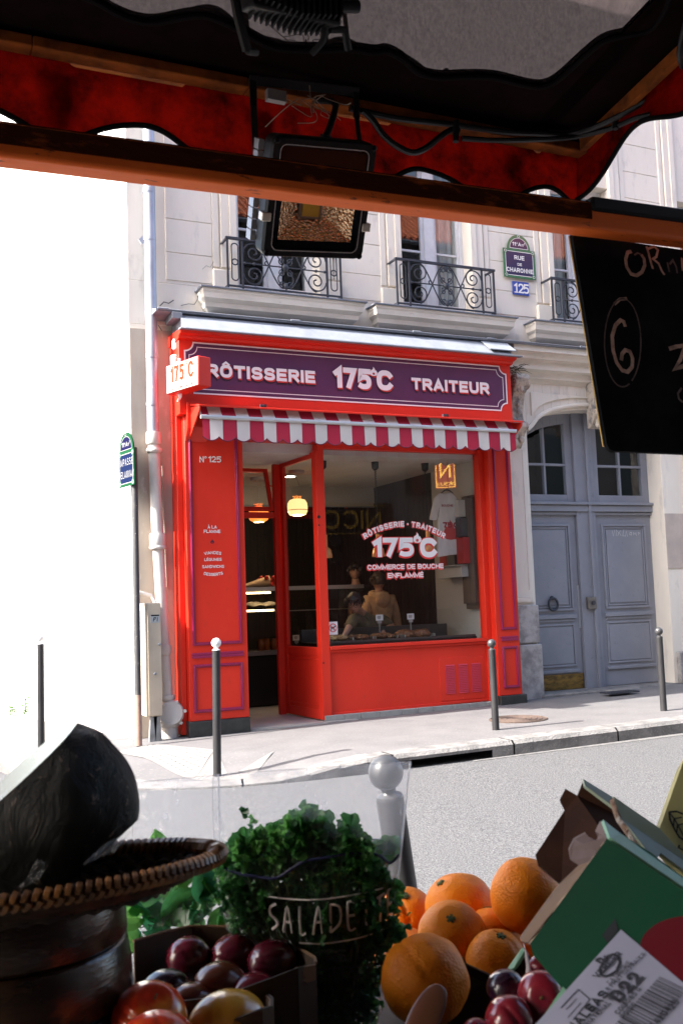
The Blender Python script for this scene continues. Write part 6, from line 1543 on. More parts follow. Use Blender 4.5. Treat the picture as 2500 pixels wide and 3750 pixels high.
# floodlight hanging upside down from the canopy frame
FL = thing('floodlight', 'black rectangular floodlight hanging from the canopy behind the orange beam', 'floodlight', (.8,1.85,2.3))
cTL, cTR, cBR, cBL = Pt(1003,497,1.77), Pt(1391,521,1.77), Pt(1308,952,1.90), Pt(945,930,1.90)
ctr = (cTL+cTR+cBR+cBL)/4; fx = ((cTR-cTL)+(cBR-cBL)).normalized(); fy = ((cTL-cBL)+(cTR-cBR)); fy = (fy-fx*fy.dot(fx)).normalized(); fn = fx.cross(fy)
if fn.dot(EYE-ctr) < 0: fn = -fn
fw = ((cTR-cTL).length+(cBR-cBL).length)/4; fh = ((cTL-cBL).length+(cTR-cBR).length)/4
def FP(u, v, k=0): return ctr+fx*u*fw+fy*v*fh+fn*k          # u right, v up in -1..1
def rrect(hw, hh, r, n=5):
    P = []
    for cx, cy, a0 in ((hw-r,hh-r,0),(-hw+r,hh-r,90),(-hw+r,-hh+r,180),(hw-r,-hh+r,270)):
        P += [(cx+r*math.cos(R(a0+90*k/n)), cy+r*math.sin(R(a0+90*k/n))) for k in range(n+1)]
    return P
M_fl = mat('black_cast_aluminium', (.007,.007,.008), .5, (.010,.010,.011), 60, spec=.15)
mb = MB(); O = rrect(fw, fh, .018); I = rrect(fw*.83, fh*.86, .014); n = len(O)
def ring(A, ka, B_, kb):
    i = len(mb.v)
    for (x, y) in A: mb.v.append(ctr+fx*x+fy*y+fn*ka)
    for (x, y) in B_: mb.v.append(ctr+fx*x+fy*y+fn*kb)
    for k in range(n): mb.f.append([i+k, i+(k+1) % n, i+n+(k+1) % n, i+n+k]); mb.m.append(0)
O2 = rrect(fw*.975, fh*.975, .016); I2 = rrect(fw*.84, fh*.87, .014)
ring(O, 0, O2, .010); ring(O2, .010, I2, .010); ring(I2, .010, I, .004)
ring(O, 0, O, -.035); ring(O, -.035, rrect(fw*.9, fh*.9, .016), -.05)
i = len(mb.v); mb.v += [ctr+fx*x+fy*y-fn*.05 for x, y in rrect(fw*.9, fh*.9, .016)]; mb.f.append([i+k for k in range(n)]); mb.m.append(0)
mb.build('housing', M_fl, FL, smooth=35)
mb = MB(); stroke(mb, rrect(fw*.845, fh*.875, .014), .0016, ctr+fn*.0106, fx, fy, closed=True); mb.build('bezel_line', mat('grey_line', (.42,.42,.42), .4), FL, smooth=0)
mb = MB()
for u, v in ((-.93,.93),(.93,.93),(-.93,-.93),(.93,-.93)):
    mb.lathe([(.0065,0),(.0065,.002),(.004,.003),(.004,.001),(0,.001)], FP(u*.985,v,.0095), 12, fn)
mb.build('screw', M_fl, FL)
# glass: blacked upper part with printed words, clear lower part over the reflector
mb = MB(); mb.face([FP(-.82,.0,.006),FP(.82,.0,.006),FP(.82,.85,.006),FP(-.82,.85,.006)])
for a, b, c_, d_ in ((-.82,-.72,-.85,0),(.72,.82,-.85,0),(-.72,.72,-.85,-.70)): mb.face([FP(a,c_,.006),FP(b,c_,.006),FP(b,d_,.006),FP(a,d_,.006)])
gb = mb.build('black_glass', mat('black_printed_glass', (.004,.004,.005), .05, spec=.18), FL, smooth=0)
mb = MB(); mb.face([FP(-.72,-.70,.0055),FP(.72,-.70,.0055),FP(.72,0,.0055),FP(-.72,0,.0055)]); mb.build('clear_glass', glass_mat('lamp_glass', (.97,.97,.97), 1.45, mul=.7), FL, smooth=0)
mb = MB(); text(mb, 'TITAN LED', FP(.38,.42,.0066), -fx, -fy, .0115, .2, .75, .14)
text(mb, 'COMODORE', FP(-.28,.40,.0066), -fx, -fy, .0065, .16, .8, .5)
stroke(mb, [(-.012,-.001),(0,.011),(.012,-.001)], .0015, FP(-.36,.47,.0066), fx, -fy); stroke(mb, [(-.004,.004),(0,.0075),(.004,.004)], .0012, FP(-.36,.47,.0067), fx, -fy)
mb.build('lettering', mat('printed_white', (.60,.52,.46), .5), gb, smooth=0)
mb = MB(); A_ = [FP(-.72,-.70,.004),FP(.72,-.70,.004),FP(.72,.05,.004),FP(-.72,.05,.004)]; B2 = [FP(-.34,-.34,-.030),FP(.30,-.34,-.030),FP(.30,-.02,-.030),FP(-.34,-.02,-.030)]
for k in range(4): mb.face([A_[k],A_[(k+1) % 4],B2[(k+1) % 4],B2[k]])
mb.face(B2)
M_refl = mat('hammered_reflector', (.85,.60,.36), .22, metal=1.0)
tt = M_refl.node_tree; vo = nd(tt, 'ShaderNodeTexVoronoi', Scale=150); tc = nd(tt, 'ShaderNodeTexCoord'); tt.links.new(tc.outputs['Object'], vo.inputs['Vector']); bp = nd(tt, 'ShaderNodeBump', Strength=.9, Distance=.004); tt.links.new(vo.outputs['Distance'], bp.inputs['Height']); tt.links.new(bp.outputs[0], tt.nodes['Principled BSDF'].inputs['Normal'])
mb.build('reflector', M_refl, FL, smooth=0)
mb = MB(); mb.obox(FP(-.04,-.18,-.026), fx*.026, fy*.022, fn*.002); mb.build('led_carrier', mat('led_carrier_plate', (.30,.20,.12), .4), FL)
mb = MB(); mb.obox(FP(-.04,-.18,-.0225), fx*.019, fy*.0175, fn*.0015); mb.build('led_chip', mat('yellow_phosphor', (.70,.42,.02), .5), FL)
M_clip = mat('aluminium_clip', (.55,.5,.42), .35, metal=.6)
for u, v in ((-1.0,-.32),(1.0,-.42)):
    m = MB(); m.obox(FP(u*.985,v,.0), fx*(.010), fy*.009, fn*.0115); m.build('clip', M_clip, FL, bev=.002)
for k in range(9):
    m = MB(); v = .78-.19*k; m.obox(FP(0,v,-.062), fx*fw*1.04, fy*.0025, fn*.016)
    for e in (-1,1): m.obox(FP(e*1.02,v,-.06), fx*.006, fy*.010, fn*.013)
    m.build('cooling_fin', mat('fin_grey_%d' % k, (.30,.31,.33), .45, metal=.5), FL)
M_blk = mat('black_steel', (.008,.008,.009), .5, spec=.2)
mb = MB()
def strip(P, w, d): 
    for a, b in zip(P, P[1:]):
        dv_ = (b-a); c = (a+b)/2; n_ = dv_.normalized(); s_ = n_.cross(fn).normalized(); mb.obox(c, dv_/2+n_*w*.4, s_*w/2, fn*d/2)
a1 = Pt(928,380,1.93); a2 = Pt(938,570,1.86); a3 = Pt(990,585,1.82)
strip([a1, a2, a3], .016, .006); b1 = Pt(1305,425,1.93); b2 = Pt(1322,560,1.86); strip([b1, b2], .014, .006)
c1 = V((a1.x,a1.y,ZV+.01)); strip([c1, a1], .016, .006); c2_ = V((b1.x,b1.y,ZV+.03)); strip([c2_, b1], .014, .006); strip([c1, c2_], .02, .006)
mb.build('bracket', M_blk, FL, bev=.001)
mb = MB(); g0 = Pt(1192,500,1.80); mb.tube([g0-fy*.012, g0+fy*.004], .012, 10); mb.tube([g0, Pt(1205,470,1.84), Pt(1222,420,1.91), Pt(1230,385,1.95), Pt(1215,370,1.95), Pt(1150,365,1.95)], .0075, 8); mb.build('supply_cable', M_blk, FL)
mb = MB(); c = Pt(1010,352,1.93); mb.obox(c, UX*.022, UY*.008, UZ*.012); mb.build('clamp_plate', mat('grey_sticker', (.28,.27,.26), .5), FL)
# cables along the valance
M_cab = mat('black_cable', (.008,.008,.009), .45, spec=.25)
t = thing('power_cable', 'black power cable sagging in front of the red valance', 'cable', (1.2,1.93,2.45))
mb = MB(); P = [Pt(x,y,1.94) for x, y in ((1330,405),(1365,440),(1405,495),(1455,535),(1510,557),(1560,540),(1610,500),(1650,475),(1680,478))]
mb.tube(smooth_path(P), .0075, 8); mb.build('cable', M_cab, t)
mb = MB(); P = [Pt(1280,395,1.95), Pt(1450,432,1.95), Pt(1660,455,1.95), Pt(1700,462,1.95), Pt(1850,482,1.95), Pt(1990,488,1.94), Pt(2080,490,1.93), Pt(2180,462,1.86), Pt(2300,405,1.78), Pt(2400,345,1.72), Pt(2470,290,1.68), Pt(2520,230,1.64)]
mb.tube(smooth_path(P), .0072, 8); mb.build('cable', M_cab, t)
mb = MB(); P = [Pt(1690,505,1.94), Pt(1800,512,1.94), Pt(1960,510,1.93), Pt(2100,500,1.92), Pt(2230,470,1.84), Pt(2330,430,1.76), Pt(2420,412,1.70), Pt(2520,400,1.66)]
mb.tube(smooth_path(P), .0066, 8); mb.build('cable', M_cab, t)
mb = MB(); P = [Pt(2520,60,1.5), Pt(2500,130,1.52), Pt(2490,200,1.55), Pt(2500,240,1.58)]; mb.tube(smooth_path(P), .008, 8); mb.build('cable', M_cab, t)
mb = MB()
for px, py in ((1672,486),(2255,440)):
    c = Pt(px,py,1.925 if px < 2000 else 1.82); mb.tube([c+V((.0,0,.03)), c+V((-.004,0,-.022))], .008, 6)
mb.build('cable_tie', M_cab, t)
t = thing('loose_wires', 'tangle of thin frayed wires above the floodlight', 'wire', (.9,1.9,2.45)); rs = random.Random(11)
mb = MB()
for k in range(11):
    a = Pt(1150+rs.uniform(-60,60), 355+rs.uniform(-10,15), 1.92); b = a+V((rs.uniform(-.06,.06),0,rs.uniform(-.06,-.01))); c = b+V((rs.uniform(-.05,.05),0,rs.uniform(-.03,.03)))
    mb.tube(smooth_path([a, a.lerp(b,.5)+V((rs.uniform(-.02,.02),0,0)), b, c]), .0011, 4)
mb.build('strand', mat('bare_wire', (.30,.22,.16), .4, metal=.5), t)
# second floodlight high under the ceiling, seen from below
F2 = thing('floodlight', 'dark finned floodlight hanging from the ceiling at the top edge of the photo', 'floodlight', Pt(1060,20,1.45))
a, b = Pt(893,-150,1.45), Pt(1228,140,1.45); c = (a+b)/2; hw2 = (b.x-a.x)/2; hz = abs(a.z-b.z)/2
mb = MB(); mb.obox(c+UZ*.01, UX*hw2, V((0,.030,.012)), UZ*hz*.86); mb.build('housing', M_fl, F2, bev=.006)
for k in range(15):
    m = MB(); x = a.x+.012+(b.x-a.x-.02)*k/14; m.prism([(x,c.y-.045,c.z-hz*.95+.012*abs(k-7)/7),(x,c.y+.02,c.z-hz*.97+.012*abs(k-7)/7),(x,c.y+.03,c.z+hz),(x,c.y-.045,c.z+hz)], (.003,0,0)); m.build('cooling_fin', M_fl, F2)
mb = MB(); mb.tube([Pt(850,-60,1.45), Pt(872,60,1.45), Pt(905,185,1.47)], .0085, 8); mb.tube([Pt(905,185,1.47), Pt(940,190,1.48)], .006, 8); mb.tube([Pt(1210,105,1.45), Pt(1262,108,1.45), Pt(1275,180,1.47)], .007, 8); mb.tube([Pt(1228,20,1.45), Pt(1310,22,1.45)], .011, 10); mb.build('bracket', M_blk, F2)
mb = MB(); mb.tube(smooth_path([Pt(1190,100,1.44), Pt(1180,150,1.45), Pt(1140,195,1.47)]), .006, 8); mb.build('supply_cable', M_blk, F2)
# blackboard hung on the beam
BB = thing('blackboard', 'black chalk price board with ORANGE and a circled 6 hanging from the beam', 'blackboard', (1.5,1.58,1.95))
q0, q1 = V((1.272,1.53,1.688)), V((1.272,1.60,2.150)); bu = V((1,0,0)); bvv = (q1-q0).normalized(); bn_ = bu.cross(bvv)
if bn_.y > 0: bn_ = -bn_
bh = (q1-q0).length; BW = .62
P = [(.014,0),(BW,0),(BW,bh),(0,bh),(0,.014),(.004,.004)]
mb = MB(); mb.prism([q0+bu*x+bvv*y-bn_*.0 for x, y in P], -bn_*.009); mb.build('board', mat('blackboard_paint', (.004,.004,.0045), .9, spec=.05, col2=(.013,.013,.014), vs=7), BB)
mb = MB(); mb.prism([q0+bu*x+bvv*y-bn_*.0092 for x, y in ((-.0015,.012),(.004,.012),(.004,bh),(-.0015,bh))], -bn_*.003); mb.build('wood_edge', mat('yellow_wood_edge', (.45,.27,.05), .6), BB)
M_chalk = mat('pinkish_chalk', (.62,.38,.28), .9, (.30,.18,.13), 40, .4, .6); M_chalk2 = mat('faint_chalk', (.16,.10,.08), .9, (.06,.045,.04), 40)
def bpix(x8, y8): p = Ppl(2050+x8*.404, 750+y8*.404, q0, bn_); return ((p-q0).dot(bu), (p-q0).dot(bvv))
def chalk(pts, w, m_=None):
    k = MB() if m_ is None else m_; stroke(k, [bpix(*p) for p in pts], w, q0+bn_*.0008, bu, bvv); return k
m1, m2 = MB(), MB()
chalk([(645,420),(610,430),(592,490),(600,560),(640,625),(690,640),(740,610),(765,550),(760,490),(735,450)],.008,m1)
chalk([(735,450),(700,435),(670,455)],.004,m2)
chalk([(780,375),(800,440),(820,520),(840,580)],.006,m1); chalk([(790,400),(850,375),(885,410),(870,470),(840,490),(890,530),(920,600),(945,635)],.0055,m1)
chalk([(970,520),(980,570),(990,610)],.005,m2); chalk([(990,540),(1020,500),(1050,560),(1060,620)],.005,m2); chalk([(1100,480),(1105,560),(1110,600)],.005,m1); chalk([(1135,590),(1135,480),(1180,590),(1180,480)],.006,m1)
chalk([(1230,500),(1205,540),(1215,590),(1245,590),(1245,550)],.006,m1); chalk([(1310,490),(1275,490),(1275,590),(1315,590)],.006,m1); chalk([(1275,540),(1305,540)],.006,m1)
m1.build('chalk_writing', M_chalk, BB, smooth=0); m2.build('faint_writing', M_chalk2, BB, smooth=0); m1, m2 = MB(), MB()
chalk([(565+165*math.cos(R(a))*(1.0), 1250-400*math.sin(R(a))) for a in range(-60,300,8)],.0035,m2)
chalk([(490,900),(540,855),(605,850)],.007,m1)
chalk([(590,1105),(575,1060),(545,1045),(500,1090),(470,1190),(478,1320),(510,1430),(560,1500),(610,1515),(650,1470),(655,1390),(630,1330),(590,1315),(560,1350),(552,1410)],.0085,m1)
m1.build('chalk_writing', M_chalk, BB, smooth=0); m2.build('faint_writing', M_chalk2, BB, smooth=0); m1, m2 = MB(), MB()
chalk([(985,1305),(1050,1285),(1130,1275),(1090,1400),(1035,1490),(1090,1470),(1150,1450)],.009,m1); chalk([(1100,1660),(1065,1710),(1075,1760),(1110,1790)],.005,m2)
m1.build('chalk_writing', M_chalk, BB, smooth=0); m2.build('faint_writing', M_chalk2, BB, smooth=0)
# dark cloth added out of view behind the stall to dim the foreground
t = thing('shade_cloth', 'dark cloth added out of view behind the stall to dim it', 'curtain', (0,-1.05,0))
mb = MB(); mb.grid(lambda u, v: V((-3.6+6.2*u, -1.04+.03*math.sin(u*60), .0+2.9*v)), 120, 2); mb.build('cloth', mat('black_shade_cloth', (.015,.014,.014), .95), t, smooth=180)
# stall table
t = thing('stall_table', 'dark stall table holding the fruit and herbs', 'table', (.4,1.0,.75))
mb = MB(); mb.box(-1.6, 2.2, .35, 1.62, .74, .78); mb.build('table_top', mat('dark_cloth', (.012,.013,.012), .9), t)
mb = MB(); mb.box(-1.6, 2.2, 1.58, 1.60, .05, .74); mb.build('skirt', mat('dark_skirt', (.02,.022,.02), .9), t)
for x, y in ((-1.4,.5),(2.0,.5),(-1.4,1.5),(2.0,1.5)):
    m = MB(); m.box(x-.025, x+.025, y-.025, y+.025, gz(x), .74); m.build('leg', M_blk, t)
# ------------------------------------------------------------------ oranges
def orange_mat():
    m = mat('orange_peel', (.86,.25,.008), .5, (.80,.19,.006), 5, .4, .65, spec=.22, col3=(.88,.34,.03), v3=14, lo3=.56, hi3=.74); t_ = m.node_tree; b = t_.nodes['Principled BSDF']
    b.inputs['Subsurface Weight'].default_value = .12; b.inputs['Subsurface Radius'].default_value = (.01,.004,.001); b.inputs['Subsurface Scale'].default_value = .6
    tc = nd(t_, 'ShaderNodeTexCoord'); v = nd(t_, 'ShaderNodeTexVoronoi', Scale=330); n = nd(t_, 'ShaderNodeTexNoise', Scale=45, Detail=3)
    t_.links.new(tc.outputs['Object'], v.inputs['Vector']); t_.links.new(tc.outputs['Object'], n.inputs['Vector'])
    a = nd(t_, 'ShaderNodeMath', operation='MULTIPLY_ADD'); a.inputs[1].default_value = 2.0; t_.links.new(n.outputs[0], a.inputs[0]); t_.links.new(v.outputs['Distance'], a.inputs[2])
    bp = nd(t_, 'ShaderNodeBump', Strength=.45, Distance=.0014); t_.links.new(a.outputs[0], bp.inputs['Height']); t_.links.new(bp.outputs[0], b.inputs['Normal']); return m
M_or = orange_mat(); M_cal = mat('calyx_green', (.09,.12,.03), .8, (.05,.05,.02), 200); M_scar = mat('navel_scar', (.13,.07,.02), .8)
def orange(label, px, py, d, rpx, sc=(1,1,1), pole=(0,-.3,1), crease=None, scar=True):
    c = Pf(px, py, d); r = rpx/FPX*d; t = thing('orange', label, 'orange', c, 'oranges piled on the stall'); sd = random.random()*50
    pl_ = V(pole).normalized()
    def fn(q):
        k = 1+.035*mnoise.noise(q*1.3+V((sd,0,0)))+.014*mnoise.noise(q*4+V((0,sd,0)))
        a = q.dot(pl_)
        if a > .9: k -= .05*((a-.9)/.1)**1.5
        if crease: 
            cv = V(crease[0]).normalized(); k -= crease[1]*math.exp(-(q.dot(cv)/.05)**2)*(q.dot(V(crease[2])) > 0)
        return k
    m = MB(); m.ball((0,0,0), r, 64, 44, sc, fn); o = m.build('peel', M_or, t, smooth=180, local=True)
    if scar:
        m = MB(); p = pl_*r*.955
        p = V((p.x*sc[0], p.y*sc[1], p.z*sc[2]))
        for k in range(5):
            a = 2*math.pi*k/5; tg = pl_.orthogonal().normalized(); bt = pl_.cross(tg); q = tg*math.cos(a)+bt*math.sin(a)
            m.obox(p+q*.0025, q*.0028, q.cross(pl_)*.0014, pl_*.0014)
        m.lathe([(.0032,-.001),(.0028,.002),(0,.0022)], p, 8, pl_); m.build('stem_scar', M_cal, t, local=True)
    return t
orange('large orange resting highest on the pile, against the cardboard box', 1922, 3281, 1.20, 128, (.98,1,1.06), (.55,-.65,-.35))
orange('orange at the back of the pile with a lumpy top', 1683, 3322, 1.27, 120, (1.08,1,.97), (-.55,.1,.8))
orange('orange half hidden behind the herb bag, with a deep crease', 1487, 3368, 1.33, 112, (1,1,1), (-.2,-.4,.9), ((.9,-.3,.25), .10, (.3,0,1)))
orange('orange with its green stem end facing up, in the middle of the pile', 1655, 3432, 1.17, 126, (1.02,1,.98), (-.33,-.55,.72))
orange('biggest orange in front, bumpy and shaded below', 1556, 3590, .99, 158, (1.04,1,1.0), (.75,-.2,.25), ((.85,-.15,.5), .05, (.6,0,1)))
orange('orange squeezed behind the dark stemmed one', 1800, 3430, 1.22, 100, (1,1,1), (.1,.4,.9))
orange('brownish orange with a black stem end below the highest one', 1818, 3525, 1.12, 112, (1,1,1.02), (.0,-.35,.93), ((1,.35,.0), .05, (-.3,-1,0)))
for px, py, d in ((1700,3650,1.13),(1480,3520,1.25),(1860,3680,1.15),(1960,3440,1.3),(1640,3560,1.28)):
    orange('orange buried low in the pile between the others', px, py, d, 118, scar=False)
t = thing('orange_crate', 'dark crate holding the pile of oranges', 'crate', (.58,1.0,.78))
mb = MB(); mb.box(.36,.372,.80,1.34,.78,.93); mb.box(.80,.812,.80,1.34,.78,.93); mb.box(.372,.80,1.328,1.34,.78,.93); mb.box(.372,.80,.80,1.328,.78,.90); mb.build('crate', mat('black_crate', (.012,.011,.011), .6), t)
# black crate corner in front of the oranges
M_card = mat('brown_card', (.15,.080,.040), .85, (.11,.06,.03), 18, stretch=(1,1,3)); M_cardd = mat('dark_brown_card', (.040,.016,.009), .9, (.026,.011,.007), 14, spec=.08)
def slab(mb, pts, th, n=None):
    P = [V(p) for p in pts]; n = n or (P[1]-P[0]).cross(P[-1]-P[0]).normalized(); mb.prism(P, n*th)
t = thing('dark_carton', 'dark carton flap standing between the oranges and the plums', 'carton', Pf(1720,3640,1.0))
mb = MB(); slab(mb, [Pf(1707,3531,1.0), Pf(1815,3583,1.02), Pf(1900,3800,1.02), Pf(1560,3800,.98), Pf(1622,3672,.97)], .003); mb.build('flap', M_cardd, t, smooth=0)
mb = MB(); mb.tube([Pf(1625,3655,.968), Pf(1705,3532,.998), Pf(1812,3582,1.017)], .0011, 5); mb.build('torn_edge', M_card, t)
t = thing('brown_scoop', 'smooth brown rounded paddle leaning in front of the oranges', 'scoop', Pf(1560,3680,.86))
mb = MB(); c = Pf(1556,3725,.86); axl = (Pf(1600,3625,.88)-Pf(1510,3800,.85)).normalized(); axs = RGT-axl*RGT.dot(axl); axs.normalize(); axn = axl.cross(axs)
mb.grid(lambda u, v: c+axl*(.031*math.cos(v*math.pi))+(axs*.0135*math.cos(u*6.283)+axn*.004*math.sin(u*6.283))*math.sin(v*math.pi)**.8, 24, 20, closeu=True); mb.build('paddle', mat('amber_resin', (.15,.055,.028), .35, coat=.15), t, smooth=180)

# ------------------------------------------------------------------ dark plums in the lower box
def fruit(name, label, cat, grp, px, py, d, rpx, m_, sc=(1,1,1), groove=V((1,0,0)), gd=.06, stem=None, dimple=None):
    c = Pf(px, py, d); r = rpx/FPX*d; t = thing(name, label, cat, c, grp); sd = random.random()*30; gv = V(groove).normalized()
    st = V(stem).normalized() if stem else None
    def fn(q):
        k = 1+.02*mnoise.noise(q*1.5+V((sd,0,0)))-gd*math.exp(-(q.dot(gv)/.07)**2)*max(0, q.dot(-FWD)+.3)
        if st:
            a = q.dot(st); k -= .16*max(0, (a-.8)/.2)**2
        return k
    m = MB(); m.ball((0,0,0), r, 48, 34, sc, fn); m.build('skin', m_, t, smooth=180, local=True)
    if st: m = MB(); p = st*r*.86; m.tube([p, p+st*r*.12+V((.001,0,.001))], [.0016,.0011], 6); m.build('stem', M_scar, t, local=True)
    return t
M_plum = mat('plum_skin', (.16,.010,.022), .22, (.05,.006,.022), 9, .4, .65, coat=.35, col3=(.17,.02,.02), v3=16, lo3=.55, hi3=.72)
M_plumd = mat('plum_skin_dark', (.022,.006,.020), .22, (.06,.008,.018), 10, .45, .65, coat=.35)
M_plumr = mat('plum_skin_red', (.28,.016,.028), .20, (.14,.010,.026), 8, .4, .65, coat=.4, col3=(.30,.10,.04), v3=60, lo3=.62, hi3=.66)
M_plumo = mat('plum_skin_russet', (.26,.07,.024), .22, (.15,.022,.020), 7, .4, .65, coat=.35)
gA = 'plums spilling from the green cardboard box'
fruit('plum', 'nearly black plum at the top of the box by the white strip', 'plum', gA, 1852, 3620, .93, 72, M_plumd, (1,1,.9), (.6,0,1), .0)
fruit('plum', 'large glossy red plum leaning on the green box edge', 'plum', gA, 1982, 3660, .90, 95, M_plumr, (.92,1,1.05), (.8,.2,-.5), .13, (-.5,-.7,.35))
fruit('plum', 'red plum with a deep groove at the bottom of the box', 'plum', gA, 1866, 3745, .88, 92, M_plumr, (1,1,1.02), (.9,0,.5), .14)
fruit('plum', 'small red plum peeping out beside the white strip', 'plum', gA, 1978, 3545, .97, 46, M_plumr)
fruit('plum', 'red plum cut off by the bottom of the photo', 'plum', gA, 1745, 3795, .88, 60, M_plumr)

# ------------------------------------------------------------------ green cardboard box
M_grn = mat('green_card', (.004,.050,.019), .6, (.003,.040,.015), 3, spec=.12); M_grnl = mat('pale_green_card', (.12,.30,.17), .5, (.16,.34,.20), 8)
GB = thing('green_box', 'green printed cardboard box tilted at the right with a white shipping label', 'box', Pf(2250,3400,.82))
g0, g1, g2 = Pf(2220,3069,.90), Pf(1940,3458,.80), Pf(2500,3290,.80)
gn = (g1-g0).cross(g2-g0).normalized()
if gn.dot(EYE-g0) < 0: gn = -gn
def gp_(x7, y7, k=0): return Ppl(1500+x7*.6378, 2750+y7*.6378, g0+gn*k, gn)
mb = MB(); mb.prism([gp_(*q) for q in ((1130,505),(690,1112),(700,1150),(880,1355),(700,1640),(2300,1800),(2300,1330),(1640,850))], -gn*.004); mb.build('front_panel', M_grn, GB, smooth=0)
mb = MB(); rc = gp_(1585,1130,.0006); pr = V((0,0,0)); u1 = (gp_(1700,1130)-gp_(1585,1130)).normalized(); u2 = gn.cross(u1)
rr = (gp_(1320,1130)-gp_(1585,1130)).length
mb.face([rc+u1*rr*math.cos(a)+u2*rr*math.sin(a) for a in [2*math.pi*k/48 for k in range(48)]]); mb.build('red_disc', mat('dark_red_print_disc', (.10,.004,.007), .6, spec=.1), GB, smooth=0)
mb = MB(); mb.face([gp_(*q, .0007) for q in ((1178,965),(1196,1030),(1135,1105),(1102,1062))]); mb.build('hand_hole', M_dark, GB, smooth=0)
# brown edges and inner sides
mb = MB(); E0 = gp_(1125,520); E1 = gp_(688,1112)
def jag(a, b, n, w, off, seed): 
    rs = random.Random(seed); return [a.lerp(b, k/n)+off*(w+rs.uniform(-.4,.4)*w) for k in range(n+1)]
lf = (E0-E1).normalized().cross(gn).normalized()
if lf.dot(RGT) > 0: lf = -lf
A_ = jag(E0, E1, 26, .0022, lf, 2)
for k in range(26): mb.face([E0.lerp(E1,k/26)+gn*.0002, A_[k]-gn*.002, A_[k+1]-gn*.002, E0.lerp(E1,(k+1)/26)+gn*.0002])
mb.build('torn_edge', mat('pale_card_edge', (.34,.24,.15), .85), GB, smooth=0)
def bk(x7, y7, d): return Pf(1500+x7*.6378, 2750+y7*.6378, d)
mb = MB(); slab(mb, [bk(980,665,.93), bk(850,790,.95), bk(640,1080,.93), bk(650,1105,.85), bk(690,1112,.82), bk(1060,640,.90)], .002); mb.build('side_flap', M_card, GB, smooth=0)
mb = MB(); P = [bk(1098,410,.93), bk(1130,505,.905), bk(1100,600,.91), bk(985,668,.935), bk(925,630,.95), bk(915,570,.955), bk(945,510,.955), bk(1010,475,.95), bk(1030,500,.945), bk(1075,525,.935), bk(1085,505,.935), bk(1070,470,.935)]
mb.prism(P, FWD*.004); mb.build('torn_tab', mat('greyish_card', (.10,.065,.058), .8, (.12,.08,.075), 30), GB, smooth=0)
mb = MB(); slab(mb, [bk(1098,410,.93), bk(1135,510,.902), bk(1400,690,.88), bk(1620,840,.86), bk(1620,790,.90), bk(1360,590,.92), bk(1200,490,.93)], .003); mb.build('top_flap', M_grnl, GB, smooth=0)
mb = MB(); slab(mb, [bk(720,600,1.02), bk(890,340,1.06), bk(860,282,1.07), bk(893,218,1.07), bk(960,258,1.06), bk(990,185,1.06), bk(1290,420,1.03), bk(1310,560,1.0), bk(1130,500,.98), bk(1080,560,.97), bk(870,768,.98), bk(735,650,1.01)], .004); mb.build('inner_panel', M_cardd, GB, smooth=0)
mb = MB(); slab(mb, [bk(990,176,1.055), bk(1000,215,1.04), bk(1180,350,1.01), bk(1190,300,1.03)], .003); slab(mb, [bk(1160,275,1.02), bk(1200,395,1.0), bk(1310,560,.97), bk(1400,650,.95), bk(1430,600,.97), bk(1640,760,.95), bk(1640,700,.97), bk(1420,455,1.0)], .004); mb.build('rear_flap', mat('washed_green_card', (.24,.30,.24), .6, (.18,.20,.11), 6, .4, .6), GB, smooth=0)
mb = MB(); mb.tube([bk(1165,285,1.018), bk(1200,395,.998), bk(1255,470,.985), bk(1310,560,.968), bk(1330,600,.962), bk(1400,655,.948)], .0035, 6); mb.build('corrugated_edge', mat('torn_card_edge', (.27,.17,.12), .9, (.5,.45,.42), 80, .5, .6, bump=.8, bs=200), GB)
mb = MB(); slab(mb, [gp_(880,1357,.001), gp_(905,1385,.001), gp_(740,1640,.001), gp_(690,1640,.001)], .004); slab(mb, [bk(540,1280,.98), bk(645,1130,.97), bk(660,1150,.965), bk(600,1245,.965)], .003); mb.build('lower_edge', M_grnl, GB, smooth=0)
mb = MB(); mb.tube(smooth_path([bk(652,1112,.95), bk(670,1180,.93), bk(680,1250,.92), bk(683,1340,.91)]), [.0015]*6+[.0045]*7+[.006]*6, 8, flat=.4); mb.build('paper_strip', mat('grey_paper_strip', (.34,.28,.27), .7), GB)
mb = MB(); slab(mb, [bk(660,1150,.98), bk(870,1370,.96), bk(700,1640,.94), bk(400,1640,.96)], .003); mb.build('lower_panel', M_cardd, GB, smooth=0)
# shipping label
LBx = MB(); LBx.face([gp_(*q, .0012) for q in ((1212,1028),(705,1590),(705,1800),(1560,1800),(1640,1395))]); lab = LBx.build('shipping_label', mat('white_label', (.30,.295,.37), .6, (.27,.265,.335), 5, spec=.2), GB, smooth=0)
lo = gp_(1240,1430,.0016); lu = (gp_(1300,1300)-gp_(1180,1420)).normalized(); lv = gn.cross(lu)
if lv.dot(UPV) < 0: lv = -lv
mb = MB()
def lpos(x7, y7): return gp_(x7, y7, .0018)
def ltext(s, x7, y7, h, w=.24, sx=.75, al='c'): text(mb, s, lpos(x7,y7)-lv*h/2, lu, lv, h, w, sx, .12, align=al)
ltext('D22', 1240, 1357, .0125, .24, .62); ltext('SAS', 1072, 1440, .0080, .22, .72); ltext('NALE', 985, 1535, .0080, .22, .70)
ltext('COL', 1210, 1485, .0045,.2,.6); ltext('8085 G', 1275, 1415, .0045,.2,.6); ltext('POIDS', 1255, 1495, .0045,.2,.6)
for i, (a, b) in enumerate(((1150,1390),(1165,1375),(1180,1345))): pass
for dx, ln in ((-30,'INTERNATIONAL FRANCE'),): ltext(ln, 1100, 1490, .0042, .18, .6)
